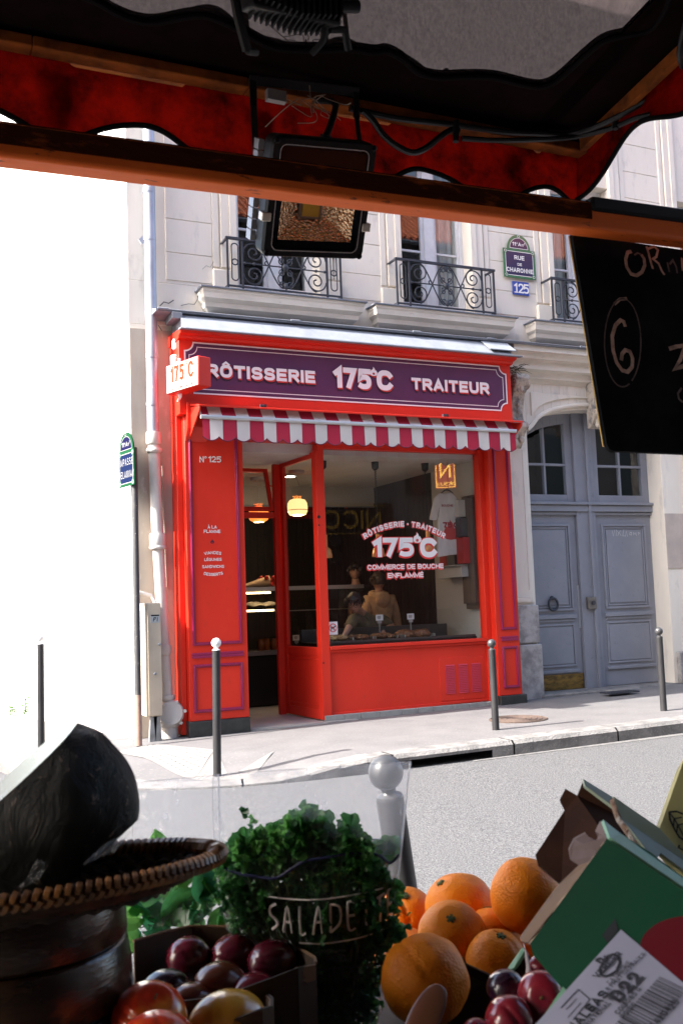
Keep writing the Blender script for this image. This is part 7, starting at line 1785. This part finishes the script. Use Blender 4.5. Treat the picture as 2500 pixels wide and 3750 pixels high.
for x7, y7, s in ((1200,1275,'CATEGORIE'),(1235,1275,'LE FRUIT DE FRANCE'),):
    ltext(s, x7, y7, .0040, .15, .6)
ltext('290420423', 1440, 1535, .0055, .18, .6)
rs = random.Random(4); b0 = lpos(1500,1330); b1 = lpos(1235,1620); bl = (b1-b0).length; bd = (b1-b0).normalized(); bw_ = bd.cross(gn)
if bw_.dot(lpos(1540,1380)-b0) < 0: bw_ = -bw_
x = 0
while x < bl:
    w = rs.choice((.0006,.0011,.0018)); mb.face([b0+bd*x-bw_*.010, b0+bd*(x+w)-bw_*.010, b0+bd*(x+w)+bw_*.0135, b0+bd*x+bw_*.0135]); x += w+rs.choice((.0006,.001,.0015))
def lstroke(P, w): stroke(mb, [((gp_(*p)-lo).dot(lu), (gp_(*p)-lo).dot(lv)) for p in P], w, lo+gn*.0002, lu, lv)
lstroke([(970,1382),(1036,1440),(940,1560)], .0009); lstroke([(970,1382),(870,1490)], .0009); lstroke([(960,1435),(900,1500)], .0007); lstroke([(985,1460),(910,1545)], .0007)
ac = (1155,1245)
lstroke([(1135,1205),(1115,1220),(1095,1260),(1100,1300),(1125,1308),(1150,1300),(1190,1275),(1208,1230),(1200,1195),(1170,1180),(1140,1190),(1130,1215)], .0022)
lstroke([(1130,1210),(1120,1188)], .0018); lstroke([(1068,1215),(1090,1205),(1112,1210),(1125,1225),(1100,1230),(1068,1215)], .0022)
lstroke([(1112,1285),(1185,1210)], .0012)
for k, s in enumerate(('VERGER',)): text(mb, s, lpos(1152,1240), lu, lv, .0058, .2, .7)
mb.build('label_print', mat('label_ink', (.02,.02,.025), .6), lab, smooth=0)
# yellow box behind
YB_ = thing('yellow_box', 'yellow cardboard box with a printed leaf outline behind the green box', 'box', Pf(2480,3000,1.05))
h0, h1, h2 = bk(1428,462,1.03), bk(1568,70,1.10), bk(1700,700,1.0); hn = (h1-h0).cross(h2-h0).normalized()
if hn.dot(EYE-h0) < 0: hn = -hn
def hp_(x7, y7, k=0): return Ppl(1500+x7*.6378, 2750+y7*.6378, h0+hn*k, hn)
mb = MB(); mb.prism([hp_(*q) for q in ((1428,462),(1580,30),(2000,60),(2000,900),(1640,720),(1560,600))], -hn*.03); mb.build('panel', mat('yellow_green_card', (.42,.38,.13), .6, (.33,.31,.13), 5), YB_, smooth=0)
mb = MB()
def hst(P, w): stroke(mb, [((hp_(*p)-h0).dot(RGT), (hp_(*p)-h0).dot((hn.cross(RGT)).normalized())) for p in P], w, h0+hn*.001, RGT, (hn.cross(RGT)).normalized())
hu = (RGT-hn*RGT.dot(hn)).normalized(); hv = hn.cross(hu)
def hst(P, w): stroke(mb, [((hp_(*p)-h0).dot(hu), (hp_(*p)-h0).dot(hv)) for p in P], w, h0+hn*.001, hu, hv)
hst([(1486,356),(1492,400),(1520,460),(1545,500),(1568,515),(1600,470),(1610,420),(1575,370),(1530,352),(1486,356)],.0022)
hst([(1486,356),(1520,400),(1568,490),(1600,540)],.0016); hst([(1515,395),(1512,440)],.0014); hst([(1535,425),(1530,475)],.0014); hst([(1515,395),(1560,385)],.0014); hst([(1540,430),(1590,415)],.0014)
hst([(1545,545),(1540,560),(1568,575)],.0018)
mb.build('leaf_print', M_dark, YB_, smooth=0)

# ------------------------------------------------------------------ punnets of plums and nectarines
M_pun = mat('punnet_card', (.075,.042,.022), .75, (.075,.042,.024), 12, stretch=(1,1,4)); M_punl = mat('punnet_rim', (.34,.20,.11), .7, (.26,.15,.08), 14)
def wallstrip(mb, top, drop, th):
    for a, b in zip(top, top[1:]):
        a, b = V(a), V(b); n = (b-a).cross(UZ).normalized()*th; mb.prism([a, b, b-UZ*drop, a-UZ*drop], n)
P1 = thing('plum_punnet', 'brown cardboard punnet of plums standing in front of the herb bags', 'punnet', Pf(850,3560,1.0))
bkr = [(488,3452,1.06),(600,3418,1.09),(700,3397,1.12),(850,3398,1.13),(950,3420,1.12),(1060,3465,1.08),(1120,3492,1.04),(1152,3512,1.0)]
ft = [(1152,3530,.965),(1085,3545,.945),(1000,3578,.935),(880,3622,.925),(780,3652,.92),(640,3668,.92),(520,3690,.93)]
mb = MB(); wallstrip(mb, [Pf(*q) for q in bkr], .10, .002); wallstrip(mb, [Pf(*q) for q in ft], .10, -.002); wallstrip(mb, [Pf(1152,3512,1.0),Pf(1152,3530,.965)], .1, .002); mb.build('side', M_pun, P1, smooth=0)
mb = MB(); c = [Pf(1080,3538,.952), Pf(1155,3525,.962), Pf(1155,3580,.962), Pf(1125,3590,.955), Pf(1080,3565,.95)]; mb.prism([p-FWD*.004 for p in c], -FWD*.002); mb.tube([Pf(x,y-4,d) for x,y,d in bkr]+[Pf(1157,3528,.965)], .0016, 6); mb.build('folded_rim', M_punl, P1)
g1_ = 'plums in the cardboard punnet'
for px, py, d, r, m_, sc, gv, lb in ((690,3510,1.07,80,M_plum,(1.05,1,.95),(.8,0,.5),'purple plum at the back left of the punnet'),(862,3500,1.07,86,M_plum,(1.08,1,.9),(.2,0,1),'dark red plum at the back middle of the punnet'),(1000,3522,1.05,86,M_plum,(1.12,1,.88),(.5,0,.8),'wine red plum in the right corner of the punnet'),
     (608,3625,.98,82,M_plumd,(1.1,1,.85),(.1,0,1),'nearly black plum at the left front of the punnet'),(803,3610,.99,90,M_plumo,(1.08,1,.92),(.3,0,1),'russet brown plum in the middle of the punnet'),(930,3640,.98,84,M_plumr,(1.1,1,.85),(0,.2,1),'bright red plum behind the front edge of the punnet'),(695,3655,.965,72,M_plumo,(1.1,1,.7),(0,.2,1),'half hidden brown plum at the front edge of the punnet')):
    fruit('plum', lb, 'plum', g1_, px, py, d, r, m_, sc, gv, .05)
P2 = thing('nectarine_punnet', 'pale wooden punnet of nectarines at the bottom edge of the photo', 'punnet', Pf(720,3720,.88))
mb = MB(); rim = [(540,3690,.95),(680,3665,.95),(820,3645,.95),(930,3637,.94),(985,3640,.93),(1002,3655,.90),(1000,3685,.88),(960,3695,.865),(860,3735,.86),(760,3775,.86),(700,3800,.86)]
top_ = [Pf(*q) for q in rim]
wallstrip(mb, top_, .06, .0025); mb.build('side', M_pun, P2, smooth=0)
mb = MB(); 
for a, b in zip(top_[4:], top_[5:]): mb.prism([a-UZ*.001, b-UZ*.001, b-UZ*.017, a-UZ*.017], ((b-a).cross(UZ)).normalized()*.0042)
mb.prism([Pf(222,3722,.90), Pf(430,3680,.93), Pf(440,3715,.93), Pf(232,3765,.90)], FWD*.003); mb.build('wood_rim', M_punl, P2)
M_nec = mat('nectarine_skin', (.68,.05,.016), .22, (.85,.40,.05), 7, .47, .66, coat=.3, col3=(.25,.01,.008), v3=9, lo3=.52, hi3=.72)
M_necy = mat('nectarine_yellow', (.70,.33,.04), .22, (.58,.17,.025), 6, .5, .7, coat=.35)
fruit('nectarine', 'large red and yellow nectarine with a deep stem hollow', 'nectarine', 'nectarines in the wooden punnet', 545, 3735, .86, 138, M_nec, (1.0,1,.95), (.55,0,.9), .12, (.05,-.55,.75))
fruit('nectarine', 'yellow orange nectarine at the right of the wooden punnet', 'nectarine', 'nectarines in the wooden punnet', 835, 3750, .885, 128, M_necy, (1.15,1,.9), (.95,-.3,.2), .06)
fruit('nectarine', 'deep red nectarine at the lower edge in front', 'nectarine', 'nectarines in the wooden punnet', 570, 3835, .80, 135, M_nec, (1.1,1,.9))

# ------------------------------------------------------------------ wicker tray, wooden drum and the wrapped melon
TC = V((.100,.872,1.196)); TA, TB = .166, .068
M_wick = mat('wicker', (.28,.115,.026), .5, (.10,.04,.011), 40, .4, .6, coat=.15); M_wickd = mat('wicker_dark', (.022,.011,.006), .6, (.055,.028,.012), 60)
WT = thing('wicker_tray', 'oval woven wicker tray under the wrapped dark wedge', 'tray', TC)
mb = MB(); NW = 132
def rimp(a): return TC+V((TA*math.cos(a), TB*math.sin(a), 0))
mb.tube([rimp(2*math.pi*k/120) for k in range(120)], .0042, 8, closed=True); mb.build('rim_core', M_wickd, WT)
mb = MB()
for k in range(NW):                                     # cane wound round the rim
    a0 = 2*math.pi*k/NW; P = []
    for j in range(9):
        q = 2*math.pi*j/8; a = a0+.035*j/8*2.2; c = rimp(a); rad = V((math.cos(a)/TA, math.sin(a)/TB, 0)).normalized(); P.append(c+rad*math.cos(q)*.0055+UZ*math.sin(q)*.0055)
    mb.tube(P, .0030, 5, caps=True)
mb.build('rim_winding', M_wick, WT)
mb = MB()
for j in range(10):
    f = 1-.035-j*.05 if j < 6 else .72-(j-6)*.15; z = -.004-.0032*j if j < 6 else -.022
    mb.tube([TC+V((TA*f*math.cos(a)+.001*math.sin(a*30), TB*f*math.sin(a), z+.0015*math.sin(a*40+j*3.1))) for a in [2*math.pi*k/160 for k in range(160)]], .0026, 5, closed=True)
for k in range(44):
    a = 2*math.pi*k/44; mb.tube([TC+V((TA*f*math.cos(a), TB*f*math.sin(a), z)) for f, z in ((.98,-.002),(.85,-.012),(.70,-.022),(.2,-.024))], .002, 5)
mb.build('weave', M_wickd, WT)
mb = MB(); mb.lathe([(0,-.026),(.6,-.026),(.85,-.016),(.97,-.004)], (0,0,0), 40, caps=False)
for k in range(len(mb.v)): q = mb.v[k]; mb.v[k] = TC+V((q.x*TA, q.y*TB, q.z))
mb.build('base', M_wickd, WT)
DC = Pf(45,3450,.90); DC.z = 0; M_drum = mat('varnished_wood', (.062,.026,.009), .24, (.03,.013,.006), 6, .4, .65, spec=.7, stretch=(1,1,4), bump=.2, bs=90, bd=.004); 
DR_ = thing('wooden_drum', 'dark varnished wooden drum of stacked hoops under the wicker tray', 'drum', (DC.x,DC.y,.78))
zt_ = 1.168; n = 5; rT, rB = .097, .122
for k in range(n+1):
    z1 = zt_-k*.052; z0 = z1-.0505; f1 = (zt_-z1)/.26; r1 = rT+(rB-rT)*f1; r0 = rT+(rB-rT)*(zt_-z0)/.26
    m = MB(); m.lathe([(r1-.012,z1),(r1-.002,z1),(r1,z1-.003),((r0+r1)/2+.0012,(z0+z1)/2),(r0,z0+.003),(r0-.002,z0),(r0-.012,z0)], DC, 64); m.build('hoop', M_drum, DR_, smooth=60)
mb = MB(); mb.lathe([(0,zt_-.004),(rT-.012,zt_-.004)], DC, 40, caps=False); mb.lathe([(0,.78),(rB,.78),(rB,.86),(0,.86)], DC, 40); mb.build('core', M_drum, DR_)
ME = thing('wrapped_melon_wedge', 'dark skinned melon wedge wrapped in clear film on the wicker tray', 'melon', Pf(180,2960,.86))
mc = Pf(175,2965,.865); mr = 330/FPX*.865
m = bpy.data.materials.new('film_on_dark_skin'); m.use_nodes = True; t_ = m.node_tree; b = t_.nodes['Principled BSDF']; b.inputs['Base Color'].default_value = (.008,.008,.007,1); b.inputs['Roughness'].default_value = .42; b.inputs['Coat Weight'].default_value = .04; b.inputs['Coat Roughness'].default_value = .12; b.inputs['Specular IOR Level'].default_value = .16
tc = nd(t_, 'ShaderNodeTexCoord'); mp = nd(t_, 'ShaderNodeMapping'); mp.inputs['Scale'].default_value = (1,1,.55); mp.inputs['Rotation'].default_value = (.4,.9,.5); n1 = nd(t_, 'ShaderNodeTexNoise', Scale=24, Detail=11, Roughness=.68, Distortion=3.2)
t_.links.new(tc.outputs['Object'], mp.inputs[0]); t_.links.new(mp.outputs[0], n1.inputs['Vector'])
rp = nd(t_, 'ShaderNodeMapRange'); rp.inputs[1].default_value = .59; rp.inputs[2].default_value = .67; t_.links.new(n1.outputs[0], rp.inputs[0])
mxr = nd(t_, 'ShaderNodeMix', data_type='RGBA'); mxr.inputs[6].default_value = (.004,.004,.0035,1); mxr.inputs[7].default_value = (.27,.19,.15,1); t_.links.new(rp.outputs[0], mxr.inputs[0]); t_.links.new(mxr.outputs[2], b.inputs['Base Color'])  # pale streaks put the film's wrinkle highlights into the base colour
bp = nd(t_, 'ShaderNodeBump', Strength=.55, Distance=.012); t_.links.new(n1.outputs[0], bp.inputs['Height']); t_.links.new(bp.outputs[0], b.inputs['Normal']); t_.links.new(bp.outputs[0], b.inputs['Coat Normal']); M_film = m
M_flesh = mat('film_over_flesh', (.22,.25,.28), .14, (.10,.13,.14), 20, .4, .65, coat=.8, bump=.9, bs=60, bd=.004)
ap = Pf(268,2652,.88); ln = Pf(0,2945,.80); lf_ = Pf(0,2840,.95)
cn = (ln-ap).cross(lf_-ap).normalized()
if cn.dot(UPV) < 0: cn = -cn
bm = bmesh.new(); bmesh.ops.create_uvsphere(bm, u_segments=72, v_segments=48, radius=1)
for v in bm.verts:
    q = v.co.copy(); k = 1+.03*mnoise.noise(q*1.6)+.012*mnoise.noise(q*5)
    v.co = mc + RGT*q.x*mr*1.02*k + FWD*q.y*mr*.75*k + UPV*q.z*mr*1.0*k
bmesh.ops.bisect_plane(bm, geom=bm.verts[:]+bm.edges[:]+bm.faces[:], plane_co=ap, plane_no=cn, clear_outer=True)
bmesh.ops.bisect_plane(bm, geom=bm.verts[:]+bm.edges[:]+bm.faces[:], plane_co=Pf(512,2998,.84), plane_no=((Pf(325,3172,.84)-Pf(512,2998,.84)).cross(ray(420,3085))).normalized()*(1 if (Pf(325,3172,.84)-Pf(512,2998,.84)).cross(ray(420,3085)).dot(RGT) > 0 else -1), clear_outer=True)
fa_, fb_, fc_ = Pf(268,2652,.835), Pf(520,3010,.825), Pf(120,3170,.775)
fn2 = (fb_-fa_).cross(fc_-fa_).normalized()
if fn2.dot(EYE-fa_) < 0: fn2 = -fn2
rs2 = bmesh.ops.bisect_plane(bm, geom=bm.verts[:]+bm.edges[:]+bm.faces[:], plane_co=fa_, plane_no=fn2, clear_outer=True)
e2 = [e for e in rs2['geom_cut'] if isinstance(e, bmesh.types.BMEdge)]
vs2 = [v for v in {v for e in e2 for v in e.verts}]; cen = sum((v.co for v in vs2), V())/max(1, len(vs2)); bu2 = RGT-fn2*RGT.dot(fn2); bu2.normalize(); bv2 = fn2.cross(bu2)
loop2 = sorted([v.co.copy() for v in vs2], key=lambda p: math.atan2((p-cen).dot(bv2), (p-cen).dot(bu2)))
me2 = bpy.data.meshes.new('skin'); bm.to_mesh(me2); me2.materials.append(M_film); me2.shade_smooth(); o = bpy.data.objects.new('skin', me2); COL.objects.link(o); o.parent = ME; o.matrix_parent_inverse = WM[ME.name].inverted(); WM['skin'] = Matrix.Identity(4)
be = [e for e in bm.edges if e.is_boundary and abs((e.verts[0].co-ap).dot(cn)) < 1e-4 and abs((e.verts[1].co-ap).dot(cn)) < 1e-4]
vs1 = list({v for e in be for v in e.verts}); cen1 = sum((v.co for v in vs1), V())/max(1, len(vs1)); b1_ = RGT-cn*RGT.dot(cn); b1_.normalize(); b2_ = cn.cross(b1_)
loop1 = sorted([v.co.copy() for v in vs1], key=lambda p: math.atan2((p-cen1).dot(b2_), (p-cen1).dot(b1_)))
mb = MB(); mb.face([p+cn*.0004 for p in loop1]); bm.free()
def mface(u, v):
    p = loop2[int(u*len(loop2)) % len(loop2)]; q = cen.lerp(p, v); return q+fn2*(.0012*mnoise.noise(q*45)+.0009*mnoise.noise(q*110)-.004*v**6+.002)
mb2 = MB(); mb2.grid(mface, len(loop2), 24, closeu=True); mb2.build('dark_face', M_film, ME, smooth=180)
mb.build('cut_face', M_flesh, ME, smooth=0)
mb = MB(); M_cling = glass_mat('cling_film', (.97,.97,.97), 1.4, mul=1.0, haze=.10, bump=.8, bs=120)
for P in ([(300,3168),(380,3090),(470,3050),(500,3030),(420,3120)],[(130,3150),(90,3230),(60,3260),(140,3230),(180,3160)]):
    mb = MB(); mb.face([Pf(x,y,.80) for x, y in P]); mb.build('loose_film', M_cling, ME, smooth=0)

# ------------------------------------------------------------------ herb bags
M_bag = glass_mat('herb_sleeve_film', (.975,.975,.98), 1.45, mul=.8, haze=.10, hazecol=(.90,.90,.92), rough=.06, bump=.9, bs=22, streak=.35)
def lerp(a, b, t): return a+(b-a)*t
def bag(label, edge, d, bulge, name='herb_bag'):
    """edge: list of (y, xl, xr) down the sleeve"""
    T = thing(name, label, 'herb bag', Pf((edge[-1][1]+edge[-1][2])/2, edge[-1][0], d)); K = len(edge)-1
    def row(v):
        s = v*K; k = min(int(s), K-1); f = s-k; e0, e1 = edge[k], edge[k+1]; return [lerp(e0[i], e1[i], f) for i in range(len(e0))]
    def fn(sign):
        def g(u, v):
            r = row(v); y = lerp(r[0], r[3] if len(r) > 3 else r[0], u); x = lerp(r[1], r[2], u)
            bl = bulge*math.sin(math.pi*u)**.6*(.25+.75*min(1, v*2.2)); w = .0035*mnoise.noise(V((u*5, v*6, sign*3+d*9)))+.0016*mnoise.noise(V((u*16, v*5, sign)))
            return Pf(x, y, d-sign*bl+w*math.sin(math.pi*u))
        return g
    m = MB(); m.grid(fn(1), 60, 60); fr = m.build('film_front', M_bag, T, smooth=180, recalc=False)
    m = MB(); m.grid(fn(-1), 60, 60); m.build('film_back', M_bag, T, smooth=180, recalc=False)
    m = MB(); f = fn(1)
    for u in (0,1): m.tube([f(u, k/40) for k in range(41)], .0007, 5)
    m.tube([f(k/40, 0) for k in range(41)], .0006, 5)
    k2 = MB(); k2.tube([f(1, k/40) for k in range(41)], .0013, 6); k2.build('folded_edge', glass_mat('film_fold', (.9,.9,.9), 1.5, haze=.45, hazecol=(.95,.95,.95)), T)
    m.build('welded_edge', glass_mat('film_seam', (.93,.93,.94), 1.5, haze=.18), T)
    return T, fn(1), row
pe = [(2838,780,1502,2790),(2930,778,1490,2890),(3040,782,1477,3030),(3200,790,1460,3190),(3400,830,1428,3400),(3560,905,1414,3560),(3700,985,1394,3700),(3900,1060,1350,3900)]
PBag, pf_, prow = bag('clear plastic sleeve of curly parsley printed SALADETTE', pe, 1.08, .032)
be_ = [(2868,478,800,2838),(2960,482,802,2950),(3080,485,805,3070),(3200,488,812,3200),(3330,495,835,3330),(3430,520,850,3430),(3560,560,850,3560)]
BBag, bf_, brow = bag('clear plastic sleeve of basil half hidden behind the wicker tray', be_, 1.17, .028)
def onbag(px, py, lift=.002, rows=None, f=None, d=1.08, edge=pe):
    # find the front film point shown at this pixel
    v = 0.5
    for _ in range(12):
        k = 0; K = len(edge)-1
        r = prow(v) if edge is pe else brow(v); u = max(.01, min(.99, (px-r[1])/(r[2]-r[1]))); y = lerp(r[0], r[3], u)
        v = max(0, min(1, v+(py-y)/1100))
    p = (pf_ if edge is pe else bf_)(u, v); return p+(EYE-p).normalized()*lift
def bagline(mb, pts, r, edge=pe, lift=.002): mb.tube(smooth_path([onbag(x, y, lift, edge=edge) for x, y in pts], 5), r, 5, flat=.6)
def c6(x, y): return (700+x*.6378, 2750+y*.6378)
mb = MB(); bagline(mb, [c6(*q) for q in ((185,670),(250,700),(350,720),(480,733),(560,690),(640,640),(720,622),(800,610),(900,593),(1000,592),(1080,603),(1135,645),(1170,625),(1205,598))], .0016); mb.build('blue_line', mat('navy_ink', (.012,.018,.07), .5), PBag)
mb = MB(); 
def bbl(pts, r): mb.tube(smooth_path([Pf(x, y, 1.125) for x, y in pts], 4), r, 4)
bbl([c6(*q) for q in ((400,505),(500,478),(600,465),(800,520),(1000,510),(1120,512),(1205,500))], .0012); mb.build('blue_back_line', mat('blue_ink', (.05,.10,.25), .5), PBag)
mb = MB(); bagline(mb, [c6(*q) for q in ((435,838),(560,852),(700,858),(850,842),(1000,815),(1100,790))], .0009); bagline(mb, [c6(*q) for q in ((620,1105),(750,1110),(900,1090),(1020,1060),(1130,1015))], .0008)
def hw(chars, mb, r):
    for P in chars: bagline(mb, [c6(*q) for q in P], r, lift=.0022)
S_ = [[(487,882),(455,900),(455,940),(485,970),(495,1000),(465,1028)],[(532,1045),(550,895),(578,1048)],[(538,985),(572,985)],[(622,895),(628,1048),(656,1048)],[(700,1058),(730,895),(750,1050)],[(708,985),(742,985)],[(798,885),(800,1045)],[(798,885),(850,900),(852,990),(800,1045)],[(940,872),(900,878),(905,1025),(945,1020)],[(903,950),(938,945)],[(975,865),(1035,855)],[(1003,862),(1005,1005)],[(1065,850),(1110,820)],[(1082,845),(1085,980)],[(1150,800),(1128,815),(1133,955),(1155,945)],[(1130,880),(1150,870)]]
hw(S_, mb, .0015); mb.build('saladette_print', mat('grey_white_ink', (.80,.78,.75), .6), PBag)
mb = MB(); 
def ptx(s, x0, x1, y0, y1, h):
    n = len(s)
    for k, ch in enumerate(s):
        f = k/(n-1) if n > 1 else 0; px, py = c6(x0+(x1-x0)*f, y0+(y1-y0)*f); o = onbag(px, py, .0022); text(mb, ch, o, RGT, UPV, h, .12, .7)
ptx('PERSIL', 690, 975, 1235, 1200, .014); ptx('PETERSELIE', 690, 1140, 1335, 1290, .014); mb.build('dark_print', mat('dark_grey_ink', (.07,.08,.07), .6), PBag, smooth=0)
mb = MB(); a = (440,3170); bagline(mb, [(455,3082),(480,3100),(508,3124),(600,3122),(690,3118),(740,3110)], .0012, be_); mb.build('blue_line', mat('navy_ink_b', (.02,.035,.12), .5), BBag)
mb = MB(); 
for k, ch in enumerate('BASILIC'): text(mb, ch, onbag(470+k*42, 3400-k*3, .002, edge=be_), RGT, UPV, .011, .12, .7)
mb.build('dark_print', mat('grey_ink_b', (.10,.10,.10), .6), BBag, smooth=0)
# parsley
def leaf_mat(name, c, c2, tr=.45):
    m = translucent_mat(name, c, c2, 60, tr); t_ = m.node_tree; out = [n for n in t_.nodes if n.type == 'OUTPUT_MATERIAL'][0]; src = out.inputs[0].links[0].from_socket
    g = nd(t_, 'ShaderNodeBsdfGlossy'); g.inputs['Roughness'].default_value = .35; mx = nd(t_, 'ShaderNodeMixShader'); mx.inputs[0].default_value = .06
    t_.links.new(src, mx.inputs[1]); t_.links.new(g.outputs[0], mx.inputs[2]); t_.links.new(mx.outputs[0], out.inputs[0]); return m
LM = [leaf_mat('parsley_dark', (.035,.14,.045), (.02,.085,.03), .5), leaf_mat('parsley_mid', (.075,.26,.065), (.05,.18,.05), .5), leaf_mat('parsley_light', (.17,.44,.10), (.11,.32,.08), .55)]
PA = thing('parsley_bunch', 'bunch of curly parsley inside the printed plastic sleeve', 'herbs', Pf(1250,3700,1.08))
rs = random.Random(21)
def leaflet(mb, c, d, n, s):
    d = d.normalized(); sd = d.cross(n).normalized(); n = sd.cross(d)
    for a0 in (-.9, 0, .9):                  # three lobes, each a small folded fan
        dd = (d*math.cos(a0)+sd*math.sin(a0)); ss = (sd*math.cos(a0)-d*math.sin(a0)); l = s*(1 if a0 == 0 else .8)
        tip = c+dd*l+n*rs.uniform(-.3,.3)*s; A = c+dd*l*.55+ss*l*.42+n*rs.uniform(0,.35)*s; B = c+dd*l*.55-ss*l*.42+n*rs.uniform(0,.35)*s; A2 = c+dd*l*.92+ss*l*.28+n*rs.uniform(-.2,.3)*s; B2 = c+dd*l*.92-ss*l*.28+n*rs.uniform(-.2,.3)*s
        mb.face([c, A, A2]); mb.face([c, A2, tip]); mb.face([c, tip, B2]); mb.face([c, B2, B])
lv_, stv = MB(), MB()
root = Pf(1230,3900,1.08)
crown = []
for k in range(150):
    u = rs.random(); topy = 3110-90*math.exp(-((u-.42)/.16)**2)-40*math.exp(-((u-.72)/.14)**2)+45*abs(u-.5)
    px = 825+u*560; dep_ = rs.random()**1.35; py = topy+dep_*330*(1-.3*abs(u-.5)); d = 1.08+rs.uniform(-.024,.026)
    crown.append((px, py, d, dep_))
for k in range(62):
    py = rs.uniform(3420,3740); f = (py-3400)/340; px = rs.uniform(1140-0*f, 1420-40*f) if rs.random() < .8 else rs.uniform(880+160*f,1200); crown.append((px, py, 1.08+rs.uniform(-.02,.02), .8))
for k in range(70): u = rs.random(); crown.append((lerp(850,1440,u), rs.uniform(3240,3470), 1.08+rs.uniform(-.022,.022), .75))
for k in range(16): crown.append((rs.uniform(860,960), rs.uniform(3330,3420), 1.08+rs.uniform(-.01,.01), .5))
for px, py, d, dep_ in crown:
    c = Pf(px, py, d); ds = rs.uniform(.6,1.2)
    ax_ = V((rs.uniform(-.8,.8), rs.uniform(-.7,.1), rs.uniform(.3,1.1))).normalized(); fnv = V((rs.uniform(-.5,.5), -1, rs.uniform(.0,1.0))).normalized(); sdv = ax_.cross(fnv).normalized()
    base_col = 1.85-1.75*dep_  # upper leaves lighter: light on the top is put into their greens
    for a_, rr_, sz_ in ((0,.012,.0125),(.7,.010,.0105),(-.7,.010,.0105),(1.5,.009,.009),(-1.5,.009,.009),(.35,.020,.008),(-.35,.020,.008)):
        dd = ax_*math.cos(a_)+sdv*math.sin(a_); nn = fnv+V((rs.uniform(-.5,.5), rs.uniform(-.3,.3), rs.uniform(-.5,.5)))
        lv_.cur = min(2, max(0, int(rs.gauss(base_col, .55)+.5))); leaflet(lv_, c+dd*rr_*ds*.7, dd+V((rs.uniform(-.3,.3),rs.uniform(-.4,.2),rs.uniform(-.3,.3))), nn, sz_*ds*rs.uniform(.85,1.2))
    for j in range(5):
        off = V((rs.gauss(0,1), rs.gauss(0,.8), rs.gauss(0,1)))*.010; lv_.cur = min(2, max(0, int(rs.gauss(base_col-.3, .6)+.5))); leaflet(lv_, c+off, V((rs.uniform(-1,1), rs.uniform(-1,.4), rs.uniform(-.3,1.1))), V((rs.uniform(-.6,.6), rs.uniform(-1,.2), rs.uniform(.1,1))), rs.uniform(.005,.009)*ds)
    if py < 3420:
        b = root.lerp(c, .45)+V((rs.uniform(-.012,.012), rs.uniform(-.01,.01), 0)); stv.tube(smooth_path([root+V((rs.uniform(-.02,.02),rs.uniform(-.015,.015),0)), b, c], 4), .0009, 4)
for k in range(70):                    # bigger flat leaves standing out of the top
    u = rs.random(); px = 850+u*560; topy = 3085-95*math.exp(-((u-.42)/.16)**2)-50*math.exp(-((u-.76)/.14)**2)+40*abs(u-.5)
    c = Pf(px, topy+rs.uniform(-10,150), 1.08+rs.uniform(-.028,.02)); lv_.cur = rs.choice((1,1,2))
    for j in range(3): leaflet(lv_, c+V((rs.gauss(0,.004),0,rs.gauss(0,.004))), V((rs.uniform(-1,1), rs.uniform(-.8,.2), rs.uniform(0,1.1))), V((rs.uniform(-.5,.5), -1, rs.uniform(.1,.8))), rs.uniform(.013,.021))
lv_.build('leaves', LM, PA, smooth=0, recalc=False); stv.build('stems', leaf_mat('parsley_stem', (.10,.20,.05), (.07,.15,.04)), PA)
# basil
BA = thing('basil_bunch', 'broad leaved basil inside the plastic sleeve behind the punnet of plums', 'herbs', Pf(660,3500,1.17))
BMt = [leaf_mat('basil_dark', (.05,.25,.11), (.035,.18,.08), .5), leaf_mat('basil_mid', (.12,.42,.13), (.08,.32,.10), .55), leaf_mat('basil_light', (.20,.48,.12), (.15,.40,.09), .6)]
lb_, sb_ = MB(), MB()
def bleaf(c, d, n, l, w):
    d = d.normalized(); s = d.cross(n).normalized(); n = s.cross(d); N = 7; row = []
    for k in range(N+1):
        t = k/N; ww = w*math.sin(math.pi*min(1, t*.93+.05))**.75; cz = l*.22*math.sin(t*2.6); row.append([c+d*l*t+n*cz*1.0+s*ww*q*.5+n*(abs(q)**1.4)*w*.22*(1) - n*w*.12*(1-abs(q)) for q in (-1,-.5,0,.5,1)])
    for a, b in zip(row, row[1:]):
        for j in range(4): lb_.face([a[j],a[j+1],b[j+1],b[j]])
rs = random.Random(8)
for k in range(36):
    px = rs.uniform(500,815); py = rs.uniform(3195,3470)-max(0,(abs(px-660)-120))*.1; c = Pf(px, py, 1.17+rs.uniform(-.02,.022)); lb_.cur = rs.choice((0,0,1,1,2))
    bleaf(c, V((rs.uniform(-1,1), rs.uniform(-.8,.3), rs.uniform(-.3,.9))), V((rs.uniform(-.5,.5), -rs.uniform(.3,1), rs.uniform(.2,1))), rs.uniform(.022,.044), rs.uniform(.018,.034))
for px, py, l, w, c_, dx in ((563,3130,.030,.026,2,(0,-.1,1)),(640,3150,.032,.022,1,(.8,-.1,.4)),(700,3140,.03,.02,1,(.8,0,.3)),(745,3300,.055,.046,0,(-.1,-.1,1)),(655,3250,.05,.03,2,(.15,-.1,1)),(600,3370,.055,.042,1,(.7,-.2,.6)),(520,3360,.05,.03,2,(-.6,-.2,.1)),(770,3400,.05,.035,2,(.5,-.3,.4))):
    lb_.cur = c_; bleaf(Pf(px, py, 1.155), V(dx), V((.1,-1,.35)), l, w)
rt = Pf(660,3560,1.17)
for k in range(14): c = Pf(rs.uniform(540,790), rs.uniform(3120,3380), 1.17); sb_.tube([rt, rt.lerp(c,.5)+V((rs.uniform(-.01,.01),0,0)), c], .0013, 5)
lb_.build('leaves', BMt, BA, smooth=50, recalc=False, weld=False); sb_.build('stems', BMt[2], BA)
